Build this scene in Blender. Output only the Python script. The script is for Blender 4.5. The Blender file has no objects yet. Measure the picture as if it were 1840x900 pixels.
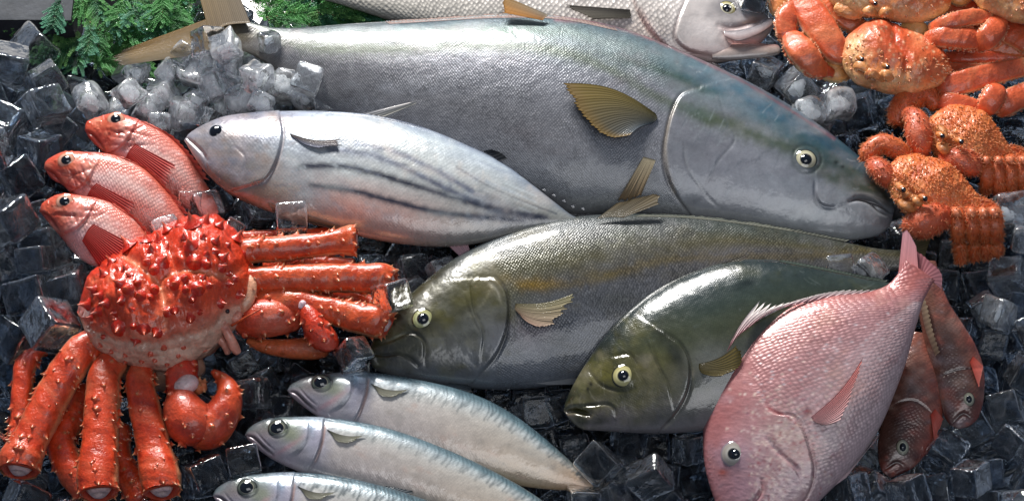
import bpy, math, random, os
import numpy as np
from mathutils import Vector, Matrix, Euler
from mathutils.bvhtree import BVHTree
from math import sin, cos, pi, radians
random.seed(7)
SC = bpy.context.scene
COL = SC.collection
# ---------------- camera ----------------
PITCH = radians(60); DIST = 3.0; FW = 1.2
TGT = Vector((0, 0, 0.05))
FWD = Vector((0, cos(PITCH), -sin(PITCH))); UPV = Vector((0, sin(PITCH), cos(PITCH)))
CAM = TGT - FWD*DIST
cd = bpy.data.cameras.new('camera'); cam = bpy.data.objects.new('camera', cd); COL.objects.link(cam)
cam.location = CAM; cam.rotation_euler = (pi/2-PITCH, 0, 0)
cd.sensor_width = 36; cd.lens = 36*DIST/FW; cd.clip_end = 200
cd.dof.use_dof = False
SC.camera = cam
# ---------------- view / world / lamps ----------------
SC.view_settings.view_transform = 'Standard'; SC.view_settings.look = 'None'
SC.view_settings.exposure = 0.06; SC.view_settings.gamma = 1.0
SC.render.engine = 'CYCLES'
SC.cycles.max_bounces = 10; SC.cycles.transmission_bounces = 8; SC.cycles.transparent_max_bounces = 8
SC.cycles.diffuse_bounces = 3; SC.cycles.glossy_bounces = 4
SC.cycles.use_denoising = True; SC.cycles.sample_clamp_indirect = 4.0
SC.cycles.caustics_reflective = False; SC.cycles.caustics_refractive = True
w = bpy.data.worlds.new('World'); SC.world = w; w.use_nodes = True
bg = w.node_tree.nodes['Background']; bg.inputs[0].default_value = (0.50, 0.63, 0.86, 1); bg.inputs[1].default_value = 0.16
def area(name, loc, target, sx, sy, power, col):
    l = bpy.data.lights.new(name, 'AREA'); l.shape = 'RECTANGLE'; l.size = sx; l.size_y = sy; l.energy = power; l.color = col
    o = bpy.data.objects.new(name, l); COL.objects.link(o); o.location = loc
    d = Vector(target)-Vector(loc); o.rotation_euler = d.to_track_quat('-Z', 'Y').to_euler()
    return o
area('studio_key_lamp', (-0.65, 2.3, 1.5), (0, 0, 0), 1.1, 0.5, 150, (1.0, 0.97, 0.93))
area('studio_fill_lamp', (0.5, -1.4, 2.9), (0, 0, 0), 2.2, 1.4, 22, (0.95, 0.97, 1.0))
# ---------------- pixel <-> world helpers ----------------
MPP = FW/1840.0
def P(px, py, z):
    d = FWD + Vector((1, 0, 0))*((px-920)*MPP/DIST) + UPV*((450-py)*MPP/DIST)
    t = (z-CAM.z)/d.z
    return CAM + d*t
def ray(px, py):
    return (FWD + Vector((1, 0, 0))*((px-920)*MPP/DIST) + UPV*((450-py)*MPP/DIST)).normalized()
def Pn(px, py, z):
    px = np.asarray(px, float); py = np.asarray(py, float); z = np.asarray(z, float)
    dx = (px-920)*MPP/DIST; v = (450-py)*MPP/DIST
    dy = FWD.y+UPV.y*v; dz = FWD.z+UPV.z*v
    t = (z-CAM.z)/dz
    return np.stack([CAM.x+dx*t, CAM.y+dy*t, CAM.z+dz*t], -1)
def proj(p):
    q = p-np.array(CAM); f = q@np.array(FWD); u = q@np.array(UPV)
    return 920+q[..., 0]/f*DIST/MPP, 450-u/f*DIST/MPP
def lin(c):
    c = np.asarray(c, float)/255.0
    return np.where(c <= .04045, c/12.92, ((c+.055)/1.055)**2.4)
def hexc(h): return np.array([int(h[i:i+2], 16) for i in (0, 2, 4)], float)
def cr(pts, n):
    """Catmull-Rom resample (uniform in chord length) of k-dim points"""
    p = np.asarray(pts, float)
    if len(p) == 2:
        t = np.linspace(0, 1, n)[:, None]; return p[0]*(1-t)+p[1]*t
    d = np.maximum(np.linalg.norm(np.diff(p, axis=0), axis=1), 1e-6)**.5
    k = np.concatenate([[0], np.cumsum(d)]); dd = np.zeros_like(p)
    for i in range(len(p)):
        if i == 0: dd[i] = (p[1]-p[0])/(k[1]-k[0])
        elif i == len(p)-1: dd[i] = (p[-1]-p[-2])/(k[-1]-k[-2])
        else:
            a = (p[i]-p[i-1])/(k[i]-k[i-1]); b = (p[i+1]-p[i])/(k[i+1]-k[i])
            wa = k[i+1]-k[i]; wb = k[i]-k[i-1]; dd[i] = (a*wa+b*wb)/(wa+wb)
    # dense evaluate then arc-length resample
    out = []
    for i in range(len(p)-1):
        h = k[i+1]-k[i]; s = np.linspace(0, 1, 24, endpoint=False)[:, None]
        out.append((2*s**3-3*s**2+1)*p[i]+(s**3-2*s**2+s)*h*dd[i]+(-2*s**3+3*s**2)*p[i+1]+(s**3-s**2)*h*dd[i+1])
    out = np.concatenate(out+[p[-1:]])
    L = np.concatenate([[0], np.cumsum(np.linalg.norm(np.diff(out, axis=0), axis=1))]); t = np.linspace(0, L[-1], n)
    return np.stack([np.interp(t, L, out[:, j]) for j in range(out.shape[1])], -1)
def sm(x, a, b):
    t = np.clip((x-a)/(b-a), 0, 1); return t*t*(3-2*t)
def pdist(px, py, poly, smooth=True):
    """distance, signed side (+ = left of travel on screen), param 0..1 along a polyline in pixels"""
    pl = cr(poly, max(12, len(poly)*6)) if smooth and len(poly) > 2 else np.asarray(poly, float)
    best = np.full(px.shape, 1e9); side = np.zeros(px.shape); par = np.zeros(px.shape); n = len(pl)-1
    for i in range(n):
        a = pl[i]; b = pl[i+1]; ab = b-a; L2 = max(ab@ab, 1e-9)
        t = np.clip(((px-a[0])*ab[0]+(py-a[1])*ab[1])/L2, 0, 1)
        ex = px-(a[0]+t*ab[0]); ey = py-(a[1]+t*ab[1]); d = np.hypot(ex, ey); m = d < best
        best = np.where(m, d, best); side = np.where(m, ab[0]*ey-ab[1]*ex, side); par = np.where(m, (i+t)/n, par)
    return best, np.sign(side), par
def _h(ix, iy, iz, seed):
    n = (ix*374761393+iy*668265263+iz*2147483647+seed*1274126177) & 0xffffffff
    n = ((n ^ (n >> 13))*1274126177) & 0xffffffff
    return ((n ^ (n >> 16)) & 0xffff)/65535.0
def vnoise(x, y, z=None, seed=0):
    x = np.asarray(x, float); y = np.asarray(y, float); z = np.zeros_like(x) if z is None else np.asarray(z, float)
    xi = np.floor(x).astype(np.int64); yi = np.floor(y).astype(np.int64); zi = np.floor(z).astype(np.int64)
    fx = x-xi; fy = y-yi; fz = z-zi
    fx = fx*fx*(3-2*fx); fy = fy*fy*(3-2*fy); fz = fz*fz*(3-2*fz); r = 0
    for a in (0, 1):
        for b in (0, 1):
            for c in (0, 1):
                r = r+_h(xi+a, yi+b, zi+c, seed)*(fx if a else 1-fx)*(fy if b else 1-fy)*(fz if c else 1-fz)
    return r*2-1
def fbm(x, y, z=None, seed=0, o=3):
    r = 0; a = 1; s = 0
    for i in range(o):
        r = r+a*vnoise(np.asarray(x)*2**i, np.asarray(y)*2**i, None if z is None else np.asarray(z)*2**i, seed+i); s += a; a *= .5
    return r/s
# ---------------- objects ----------------
def tag(o, label=None, cat=None, group=None, kind=None):
    if label: o['label'] = label
    if cat: o['category'] = cat
    if group: o['group'] = group
    if kind: o['kind'] = kind
    return o
def empty(name, loc, label, cat, group=None):
    o = bpy.data.objects.new(name, None); COL.objects.link(o); o.location = loc; o.empty_display_size = .02
    bpy.context.view_layer.update()
    return tag(o, label, cat, group)
BVHS = []
def mesh(name, V, F, mat, parent=None, col=None, uv=None, smooth=True, solid=True, mats=None, fm=None):
    me = bpy.data.meshes.new(name); V = np.asarray(V, float)
    if parent is not None:
        off = np.array(parent.matrix_world.translation) if parent.parent is None else np.array(parent['org'])
    else: off = V.mean(0)
    F = [np.asarray(f) for f in (F if isinstance(F, list) else [F])]   # list of (n,3)/(n,4) arrays
    F = [f for f in F if len(f)]
    loops = np.concatenate([f.ravel() for f in F]); sizes = np.concatenate([np.full(len(f), f.shape[1]) for f in F])
    me.vertices.add(len(V)); me.vertices.foreach_set('co', (V-off).astype(np.float32).ravel())
    me.loops.add(len(loops)); me.loops.foreach_set('vertex_index', loops.astype(np.int32))
    me.polygons.add(len(sizes)); me.polygons.foreach_set('loop_start', np.concatenate([[0], np.cumsum(sizes)[:-1]]).astype(np.int32))
    me.update(calc_edges=True)
    if smooth: me.polygons.foreach_set('use_smooth', np.ones(len(sizes), bool))
    if col is not None:
        c = np.asarray(col, float)
        if c.shape[1] == 3: c = np.concatenate([c, np.ones((len(c), 1))], 1)
        a = me.color_attributes.new('Col', 'FLOAT_COLOR', 'POINT'); a.data.foreach_set('color', c.astype(np.float32).ravel())
    if uv is not None:
        a = me.attributes.new('SUV', 'FLOAT_VECTOR', 'POINT'); u = np.concatenate([uv, np.zeros((len(uv), 1))], 1)
        a.data.foreach_set('vector', u.astype(np.float32).ravel())
    for m in (mats or [mat]): me.materials.append(m)
    if fm is not None: me.polygons.foreach_set('material_index', np.asarray(fm, np.int32))
    me.validate(); me.update()
    o = bpy.data.objects.new(name, me); COL.objects.link(o)
    if parent is not None:
        o.parent = parent; o['org'] = [float(x) for x in off]
    else:
        o.location = off; o['org'] = [float(x) for x in off]
    if solid:
        tri = []
        for f in F: tri += f.tolist()
        BVHS.append(BVHTree.FromPolygons([tuple(v) for v in V], tri)); o['bvh'] = len(BVHS)-1
    return o
def cast(px, py, bv=None):
    d = ray(px, py); best = None
    for b in (BVHS if bv is None else bv):
        h = b.ray_cast(CAM, d)
        if h[0] is not None and (best is None or h[3] < best[2]): best = (h[0], h[1], h[3])
    return best
def grid(n, m, closed=False):
    """faces of an n x m vertex grid (row-major); closed joins the last column to the first"""
    i = np.arange(n-1)[:, None]; j = np.arange(m if closed else m-1)[None]; j2 = (j+1) % m
    return np.stack([i*m+j, i*m+j2, (i+1)*m+j2, (i+1)*m+j], -1).reshape(-1, 4)
class Acc:
    """collects pieces into one mesh"""
    def __init__(s): s.V = []; s.F = []; s.C = []; s.n = 0
    def add(s, V, F, C):
        V = np.asarray(V, float); s.V.append(V); s.C.append(np.broadcast_to(np.asarray(C, float), (len(V), 3)))
        for f in (F if isinstance(F, list) else [F]): s.F.append(np.asarray(f)+s.n)
        s.n += len(V)
    def build(s, name, mat, parent, **k): return mesh(name, np.concatenate(s.V), s.F, mat, parent, col=np.concatenate(s.C), **k)
# ---------------- materials ----------------
class NT:
    def __init__(s, name):
        s.m = bpy.data.materials.new(name); s.m.use_nodes = True; s.t = s.m.node_tree
        s.b = s.t.nodes['Principled BSDF']; s.o = s.t.nodes['Material Output']
    def n(s, ty, **k):
        x = s.t.nodes.new(ty)
        for a, b in k.items(): setattr(x, a, b)
        return x
    def l(s, a, b): s.t.links.new(a, b)
    def math(s, op, a, b=None, c=None):
        x = s.n('ShaderNodeMath', operation=op)
        for i, v in enumerate((a, b, c)):
            if v is None: continue
            if isinstance(v, (int, float)): x.inputs[i].default_value = v
            else: s.l(v, x.inputs[i])
        return x.outputs[0]
    def mix(s, f, a, b, bt='MIX'):
        x = s.n('ShaderNodeMix', data_type='RGBA', blend_type=bt)
        for i, v in ((0, f), (6, a), (7, b)):
            if isinstance(v, (int, float)): x.inputs[i].default_value = v
            elif isinstance(v, (tuple, list)): x.inputs[i].default_value = (*v[:3], 1)
            else: s.l(v, x.inputs[i])
        return x.outputs[2]
    def ramp(s, f, a, b):
        x = s.n('ShaderNodeMapRange'); s.l(f, x.inputs[0]); x.inputs[1].default_value = a; x.inputs[2].default_value = b
        return x.outputs[0]
    def noise(s, vec, scale, det=3, rough=.5):
        x = s.n('ShaderNodeTexNoise'); x.inputs['Scale'].default_value = scale; x.inputs['Detail'].default_value = det; x.inputs['Roughness'].default_value = rough
        if vec is not None: s.l(vec, x.inputs['Vector'])
        return x.outputs['Fac']
def set_in(b, **k):
    for a, v in k.items(): b.inputs[a.replace('_', ' ')].default_value = v
def skin_mat(name, scale=350, rough=.34, metal=.25, contrast=.35, bump=.35, mott=.12, coat=.5, iri=0.0, spec=.5, stretch=1.0, fine=0.25, gain=1.0):
    N = NT(name); b = N.b
    c = N.n('ShaderNodeVertexColor', layer_name='Col'); uv = N.n('ShaderNodeAttribute', attribute_name='SUV')
    oc = N.n('ShaderNodeTexCoord').outputs['Object']
    mp = N.n('ShaderNodeMapping'); mp.inputs['Scale'].default_value = (scale*stretch, scale, 1); mp.inputs['Rotation'].default_value = (0, 0, radians(45) if stretch == 1 else 0)
    N.l(uv.outputs['Vector'], mp.inputs[0])
    # slight warp so the scale rows wander
    wn = N.n('ShaderNodeTexNoise'); wn.inputs['Scale'].default_value = 14; N.l(oc, wn.inputs['Vector'])
    va = N.n('ShaderNodeVectorMath', operation='MULTIPLY_ADD'); N.l(wn.outputs['Color'], va.inputs[0]); va.inputs[1].default_value = (3.5, 3.5, 0); N.l(mp.outputs[0], va.inputs[2])
    vo = N.n('ShaderNodeTexVoronoi'); vo.inputs['Scale'].default_value = 1; vo.inputs['Randomness'].default_value = .38; N.l(va.outputs[0], vo.inputs['Vector'])
    d = vo.outputs['Distance']; sc = N.ramp(d, .62, .12)
    mask = c.outputs['Alpha']
    vc = N.n('ShaderNodeSeparateColor'); N.l(vo.outputs['Color'], vc.inputs[0])
    cell = N.math('MULTIPLY', N.math('SUBTRACT', vc.outputs[0], .5), .5)
    big = N.noise(oc, 24, 4, .6)
    vis = N.math('MULTIPLY', mask, N.ramp(big, .3, .62))
    f = N.math('MULTIPLY', N.math('ADD', N.math('SUBTRACT', sc, .62), cell), N.math('MULTIPLY', vis, contrast))
    fn = N.noise(oc, 90, 4, .65); fn2 = N.noise(oc, 420, 3, .6)
    br = N.math('ADD', N.math('ADD', 1.0, f), N.math('ADD', N.math('MULTIPLY', N.math('SUBTRACT', fn, .5), mott*2.2), N.math('MULTIPLY', N.math('SUBTRACT', fn2, .5), mott*1.6)))
    vm = N.n('ShaderNodeVectorMath', operation='SCALE'); N.l(c.outputs['Color'], vm.inputs[0]); N.l(br, vm.inputs['Scale'])
    vg = N.n('ShaderNodeVectorMath', operation='SCALE'); N.l(vm.outputs[0], vg.inputs[0]); vg.inputs['Scale'].default_value = gain
    outc = vg.outputs[0]
    if iri:
        hs = N.n('ShaderNodeTexNoise'); hs.inputs['Scale'].default_value = 30; N.l(oc, hs.inputs['Vector']); 
        outc = N.mix(iri, outc, hs.outputs['Color'], 'SOFT_LIGHT')
    N.l(outc, b.inputs['Base Color'])
    hgt = N.math('ADD', N.math('MULTIPLY', N.math('MULTIPLY', sc, mask), 1.0), N.math('MULTIPLY', fn2, fine))
    bu = N.n('ShaderNodeBump'); bu.inputs['Strength'].default_value = bump; bu.inputs['Distance'].default_value = .0012; N.l(hgt, bu.inputs['Height'])
    bu2 = N.n('ShaderNodeBump'); bu2.inputs['Strength'].default_value = .3; bu2.inputs['Distance'].default_value = .004; N.l(N.noise(oc, 45, 3), bu2.inputs['Height']); N.l(bu2.outputs[0], bu.inputs['Normal'])
    N.l(bu.outputs[0], b.inputs['Normal']); N.l(bu2.outputs[0], b.inputs['Coat Normal'])
    N.l(N.math('MULTIPLY_ADD', fn, .25, rough-.12), b.inputs['Roughness'])
    set_in(b, Metallic=metal, Coat_Weight=coat, Coat_Roughness=.12)
    b.inputs['Specular IOR Level'].default_value = spec
    return N.m
def shell_mat(name, rough=.22, bump=.35, mott=.25, nscale=60, coat=.6, grain=300, grainc=.12, sss=.0):
    N = NT(name); b = N.b
    c = N.n('ShaderNodeVertexColor', layer_name='Col'); oc = N.n('ShaderNodeTexCoord').outputs['Object']
    n1 = N.noise(oc, nscale, 5, .6); n2 = N.noise(oc, grain, 3, .6)
    br = N.math('ADD', 1.0, N.math('ADD', N.math('MULTIPLY', N.math('SUBTRACT', n1, .5), mott*2.5), N.math('MULTIPLY', N.math('SUBTRACT', n2, .5), grainc*3)))
    vm = N.n('ShaderNodeVectorMath', operation='SCALE'); N.l(c.outputs['Color'], vm.inputs[0]); N.l(br, vm.inputs['Scale'])
    N.l(vm.outputs[0], b.inputs['Base Color'])
    bu = N.n('ShaderNodeBump'); bu.inputs['Strength'].default_value = bump; bu.inputs['Distance'].default_value = .002
    N.l(N.math('ADD', n1, N.math('MULTIPLY', n2, .35)), bu.inputs['Height']); N.l(bu.outputs[0], b.inputs['Normal'])
    set_in(b, Roughness=rough, Coat_Weight=coat, Coat_Roughness=.1)
    if sss: b.inputs['Subsurface Weight'].default_value = sss; b.inputs['Subsurface Radius'].default_value = (.01, .004, .002); b.inputs['Subsurface Scale'].default_value = .5
    return N.m
def plain_mat(name, col, rough=.3, **k):
    N = NT(name); N.b.inputs['Base Color'].default_value = (*col, 1); N.b.inputs['Roughness'].default_value = rough
    set_in(N.b, **k); return N.m
def vc_mat(name, rough=.25, coat=1.0, trans=0, rays=False, alpha=1):
    N = NT(name); c = N.n('ShaderNodeVertexColor', layer_name='Col'); N.l(c.outputs['Color'], N.b.inputs['Base Color'])
    set_in(N.b, Roughness=rough, Coat_Weight=coat, Coat_Roughness=.05)
    if trans: N.b.inputs['Transmission Weight'].default_value = trans
    return N.m
M_EYE = vc_mat('eye_surface', .12); M_PUP = plain_mat('pupil', (.004, .006, .012), .04, Coat_Weight=1.0)
M_FIN = vc_mat('fin_membrane', .55, .08); M_FIN.node_tree.nodes['Principled BSDF'].inputs['Specular IOR Level'].default_value = .25; M_DARK = plain_mat('mouth_dark', (.006, .004, .004), .4)
# ---------------- generic lofted body ----------------
class Body:
    """closed body lofted between a dorsal and a ventral outline; both sides alike"""
    def __init__(s, st, z, k=.4, nu=420, nv=110, sq=1.0, kp=None):
        st = np.asarray(st, float); R = cr(st, nu); s.nu, s.nv = nu, nv
        s.z0, s.gx, s.gy, s.cx, s.cy = z
        zf = lambda x, y: s.z0+s.gx*(x-s.cx)+s.gy*(y-s.cy)
        s.zf = zf
        T = Pn(R[:, 0], R[:, 1], zf(R[:, 0], R[:, 1])); B = Pn(R[:, 2], R[:, 3], zf(R[:, 2], R[:, 3]))
        C = (T+B)/2; U = (T-B)/2; a = np.linalg.norm(U, axis=1)
        e1 = np.array(P(s.cx+50, s.cy, zf(s.cx+50, s.cy))-P(s.cx, s.cy, zf(s.cx, s.cy))); e2 = np.array(P(s.cx, s.cy-50, zf(s.cx, s.cy-50))-P(s.cx, s.cy, zf(s.cx, s.cy)))
        N = np.cross(e1, e2); N /= np.linalg.norm(N); s.N = N
        t = np.linspace(0, 1, nu); amax = a.max()
        b = k*a if kp is None else k*a*np.interp(t, kp[0], kp[1])
        b = np.minimum(b, k*amax*1.0)
        th = np.linspace(0, 2*pi, nv, endpoint=False); c = np.cos(th); sn = np.sin(th)
        cc = np.sign(c)*np.abs(c)**sq; ss = np.sign(sn)*np.abs(sn)**sq
        V = C[:, None]+U[:, None]*cc[None, :, None]+N[None, None]*(b[:, None]*ss[None])[..., None]
        G = U[:, None]*(c/1)[None, :, None]/np.maximum(a, 1e-5)[:, None, None]**2+N*(sn[None]/np.maximum(b, 1e-5)[:, None])[..., None]
        G /= np.maximum(np.linalg.norm(G, axis=2), 1e-9)[..., None]
        s.V = V.reshape(-1, 3); s.G = G.reshape(-1, 3)
        s.t = np.repeat(t, nv); s.w = np.tile(c, nu); s.s = np.tile(sn, nu)
        # mirrored coordinates so that the hidden side carries the same markings
        M = s.V-2*np.minimum((s.V-np.repeat(C, nv, 0))@N, 0)[:, None]*N[None]
        s.px, s.py = proj(M)
        al = np.concatenate([[0], np.cumsum(np.linalg.norm(np.diff(C, axis=0), axis=1))])
        arc = np.tile(np.concatenate([np.linspace(0, 1, nv//2, endpoint=False), np.linspace(1, 0, nv-nv//2, endpoint=False)])[None], (nu, 1))*(a*2.3)[:, None]
        arc = arc-(a*1.15)[:, None]
        s.uv = np.stack([np.repeat(al, nv), arc.ravel()], 1)
        s.disp = np.zeros(len(s.V)); s.C = np.zeros((len(s.V), 3)); s.A = np.ones(len(s.V)); s.F = grid(nu, nv, True)
        s.a = np.repeat(a, nv)
    def base(s, rows):
        """rows: [(t,[(w,hex),...]),...]"""
        ts = [r[0] for r in rows]; ev = []
        for _, r in rows:
            r = sorted(r); ws = np.array([q[0] for q in r]); cs = np.array([lin(hexc(q[1])) for q in r])
            ww = s.w+.07*fbm(s.px/60, s.py/60, seed=3)
            ev.append(np.stack([np.interp(ww, ws, cs[:, j]) for j in range(3)], 1))
        ev = np.array(ev); tt = s.t+.012*fbm(s.px/30, s.py/30, seed=9)
        i = np.clip(np.searchsorted(ts, tt)-1, 0, len(ts)-2) if len(ts) > 1 else np.zeros(len(tt), int)
        if len(ts) == 1: s.C = ev[0].copy(); return s
        ta = np.array(ts); f = np.clip((tt-ta[i])/(ta[i+1]-ta[i]), 0, 1); f = (f*f*(3-2*f))[:, None]; ar = np.arange(len(tt))
        s.C = ev[i, ar]*(1-f)+ev[i+1, ar]*f; return s
    def mixc(s, col, f):
        f = np.clip(f, 0, 1)[:, None]; s.C = s.C*(1-f)+lin(hexc(col))*f; return s
    def blob(s, x, y, rx, ry, col, st=1, rot=0, n=.35, soft=1.0):
        R = 2.6*max(rx, ry); m = np.nonzero((np.abs(s.px-x) < R) & (np.abs(s.py-y) < R))[0]
        if not len(m): return s
        X, Y = s.px[m], s.py[m]; c, q = cos(radians(rot)), sin(radians(rot)); dx = X-x; dy = Y-y
        u = (dx*c+dy*q)/rx; v = (-dx*q+dy*c)/ry; r = np.hypot(u, v)
        if n: r = r*(1+n*fbm(X/14, Y/14, seed=int(x), o=2))
        f = np.clip(st*np.exp(-(r**(2*soft))*1.2), 0, 1)[:, None]; s.C[m] = s.C[m]*(1-f)+lin(hexc(col))*f; return s
    def near(s, pts, R):
        p = np.asarray(pts, float); return np.nonzero((s.px > p[:, 0].min()-R) & (s.px < p[:, 0].max()+R) & (s.py > p[:, 1].min()-R) & (s.py < p[:, 1].max()+R))[0]
    def line(s, pts, wd, col, st=1, n=.2, taper=False):
        m = s.near(pts, wd*3+4)
        if not len(m): return s
        X, Y = s.px[m], s.py[m]; d, sd, t = pdist(X, Y, pts); ww = wd*(1+n*fbm(X/9, Y/9, seed=5, o=2)) if n else wd
        f = np.clip(st*np.exp(-(d/np.maximum(ww, .3))**2), 0, 1)[:, None]; s.C[m] = s.C[m]*(1-f)+lin(hexc(col))*f; return s
    def groove(s, pts, wd, depth, col=None, st=.8, cw=None):
        d, sd, t = pdist(s.px, s.py, pts); e = np.sin(pi*np.clip(t, .03, .97))**.4
        s.disp -= depth*e*np.exp(-(d/wd)**2)
        if col: s.mixc(col, st*e*np.exp(-(d/(cw or wd))**2))
        return s
    def step(s, pts, h, fall, side=1, lip=2.2, col=None, st=.6):
        """raised plate on one side of a line: a sharp edge that fades away from it"""
        d, sd, t = pdist(s.px, s.py, pts); e = np.sin(pi*np.clip(t, .03, .97))**.5; d = d*sd*side
        s.disp += h*e*np.where(d > 0, np.exp(-(np.maximum(d, 0)/fall)**1.3)*sm(d, 0, lip), 0)
        s.disp -= h*.5*e*np.exp(-((d+1.5)/2.6)**2)
        if col: s.mixc(col, st*e*np.exp(-((d+1.2)/2.4)**2))
        return s
    def bump(s, x, y, r, h):
        d = np.hypot(s.px-x, s.py-y)/r; s.disp += h*np.exp(-d**2); return s
    def noscale(s, pts, side, soft=6):
        d, sd, _ = pdist(s.px, s.py, pts); s.A *= 1-sm(d*sd*side, -soft, soft); return s
    def wear(s, n, t0, t1, cols, size, st, seed, asp=2.2, ang=0, inset=.85):
        """natural blotches scattered between two stations"""
        q = random.Random(seed); k = np.nonzero((s.t > t0) & (s.t < t1) & (s.s > .15) & (np.abs(s.w) < inset))[0]
        for i in range(n):
            j = k[q.randrange(len(k))]; z = q.uniform(*size)
            s.blob(s.px[j], s.py[j], z*asp, z, q.choice(cols), st*q.uniform(.5, 1), ang+q.uniform(-25, 25), .9)
            if q.random() < .35: s.disp[np.hypot(s.px-s.px[j], s.py-s.py[j]) < z] += 0
        return s
    def scratches(s, n, t0, t1, cols, seed, ang=0, L=(6, 26), wd=(.7, 1.4), st=.35, dent=.0003):
        q = random.Random(seed); k = np.nonzero((s.t > t0) & (s.t < t1) & (s.s > .2) & (np.abs(s.w) < .8))[0]
        for i in range(n):
            j = k[q.randrange(len(k))]; x, y = s.px[j], s.py[j]; a = radians(ang+q.uniform(-40, 40)); l = q.uniform(*L)
            pts = [(x, y), (x+cos(a)*l*.5+q.uniform(-2, 2), y+sin(a)*l*.5+q.uniform(-2, 2)), (x+cos(a)*l, y+sin(a)*l)]
            s.line(pts, q.uniform(*wd), q.choice(cols), st*q.uniform(.5, 1))
        return s
    def build(s, name, mat, parent):
        e = np.clip(s.a/.01, 0, 1)
        V = s.V+s.G*(s.disp*e)[:, None]
        n, m = s.nu, s.nv
        V = np.concatenate([V, V[:m].mean(0)[None], V[-m:].mean(0)[None]]); k = n*m; j = np.arange(m); j2 = (j+1) % m
        caps = np.concatenate([np.stack([j2, j, np.full(m, k)], 1), np.stack([(n-1)*m+j, (n-1)*m+j2, np.full(m, k+1)], 1)])
        C = np.concatenate([s.C, s.C[:1], s.C[-1:]]); A = np.concatenate([s.A, s.A[:1], s.A[-1:]])
        uv = np.concatenate([s.uv, s.uv[:1], s.uv[-1:]])
        F = s.F
        o = mesh(name, V, [F, caps], mat, parent, col=np.concatenate([np.clip(C, 0, 1), A[:, None]], 1), uv=uv)
        s.obj = o; s.bv = [BVHS[o['bvh']]]; return o
    def pt(s, x, y, lift=0):
        h = cast(x, y, s.bv)
        if h is None: return P(x, y, s.zf(x, y))+Vector(s.N)*lift, Vector(s.N)
        n = h[1]
        if n.dot(Vector(s.N)) < 0: n = -n
        return h[0]+n*lift, n
def dome(cen, nrm, R, h, rings, name, mat, parent, cols, seg=40, sx=1.0, rot=0, flat=0):
    nrm = Vector(nrm).normalized(); X = Vector((1, 0, 0)); X = (X-nrm*X.dot(nrm)).normalized(); Y = nrm.cross(X)
    rr = np.linspace(0, 1, rings); V = []; C = []
    for r in rr:
        for j in range(seg):
            a = 2*pi*j/seg; x, y = cos(a)*r*R*sx, sin(a)*r*R
            x, y = x*cos(rot)-y*sin(rot), x*sin(rot)+y*cos(rot)
            zz = h*(1-max(0, (r-flat)/(1-flat))**2) if r > flat else h
            V.append(Vector(cen)+X*x+Y*y+nrm*zz)
            C.append([np.interp(r, [q[0] for q in cols], [lin(hexc(q[1]))[k] for q in cols]) for k in range(3)])
    V = np.array(V)
    return mesh(name, V, [grid(rings, seg, True)], mat, parent, col=np.array(C), solid=False)
def eye(body, parent, x, y, r, iris='B8B088', rim='2A2A22', inner='D8D4B0', pup=.45, sx=1.0, tilt=.3, off=(0, 0), rot=0, hh=.3):
    c, n = body.pt(x, y, 0); n = (n*.5+Vector(body.N)*.5-FWD*tilt).normalized(); R = r*MPP*1.02
    c = c-n*R*.12
    e = dome(c, n, R, R*hh, 18, 'eye', M_EYE, parent, [(0, '0C1018'), (pup, '101418'), (pup+.05, inner), (.70, iris), (.84, iris), (.9, rim), (1, rim)], sx=sx, rot=rot)
    up = Vector((0, 1, 0)); up = (up-n*up.dot(n)).normalized(); rt = up.cross(n)
    dome(c+n*R*hh*.72+rt*off[0]*R+up*off[1]*R, n, R*pup, R*.2, 6, 'pupil', M_PUP, e, [(0, '05070C'), (1, '05070C')], sx=sx, rot=rot)
    return e
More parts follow.
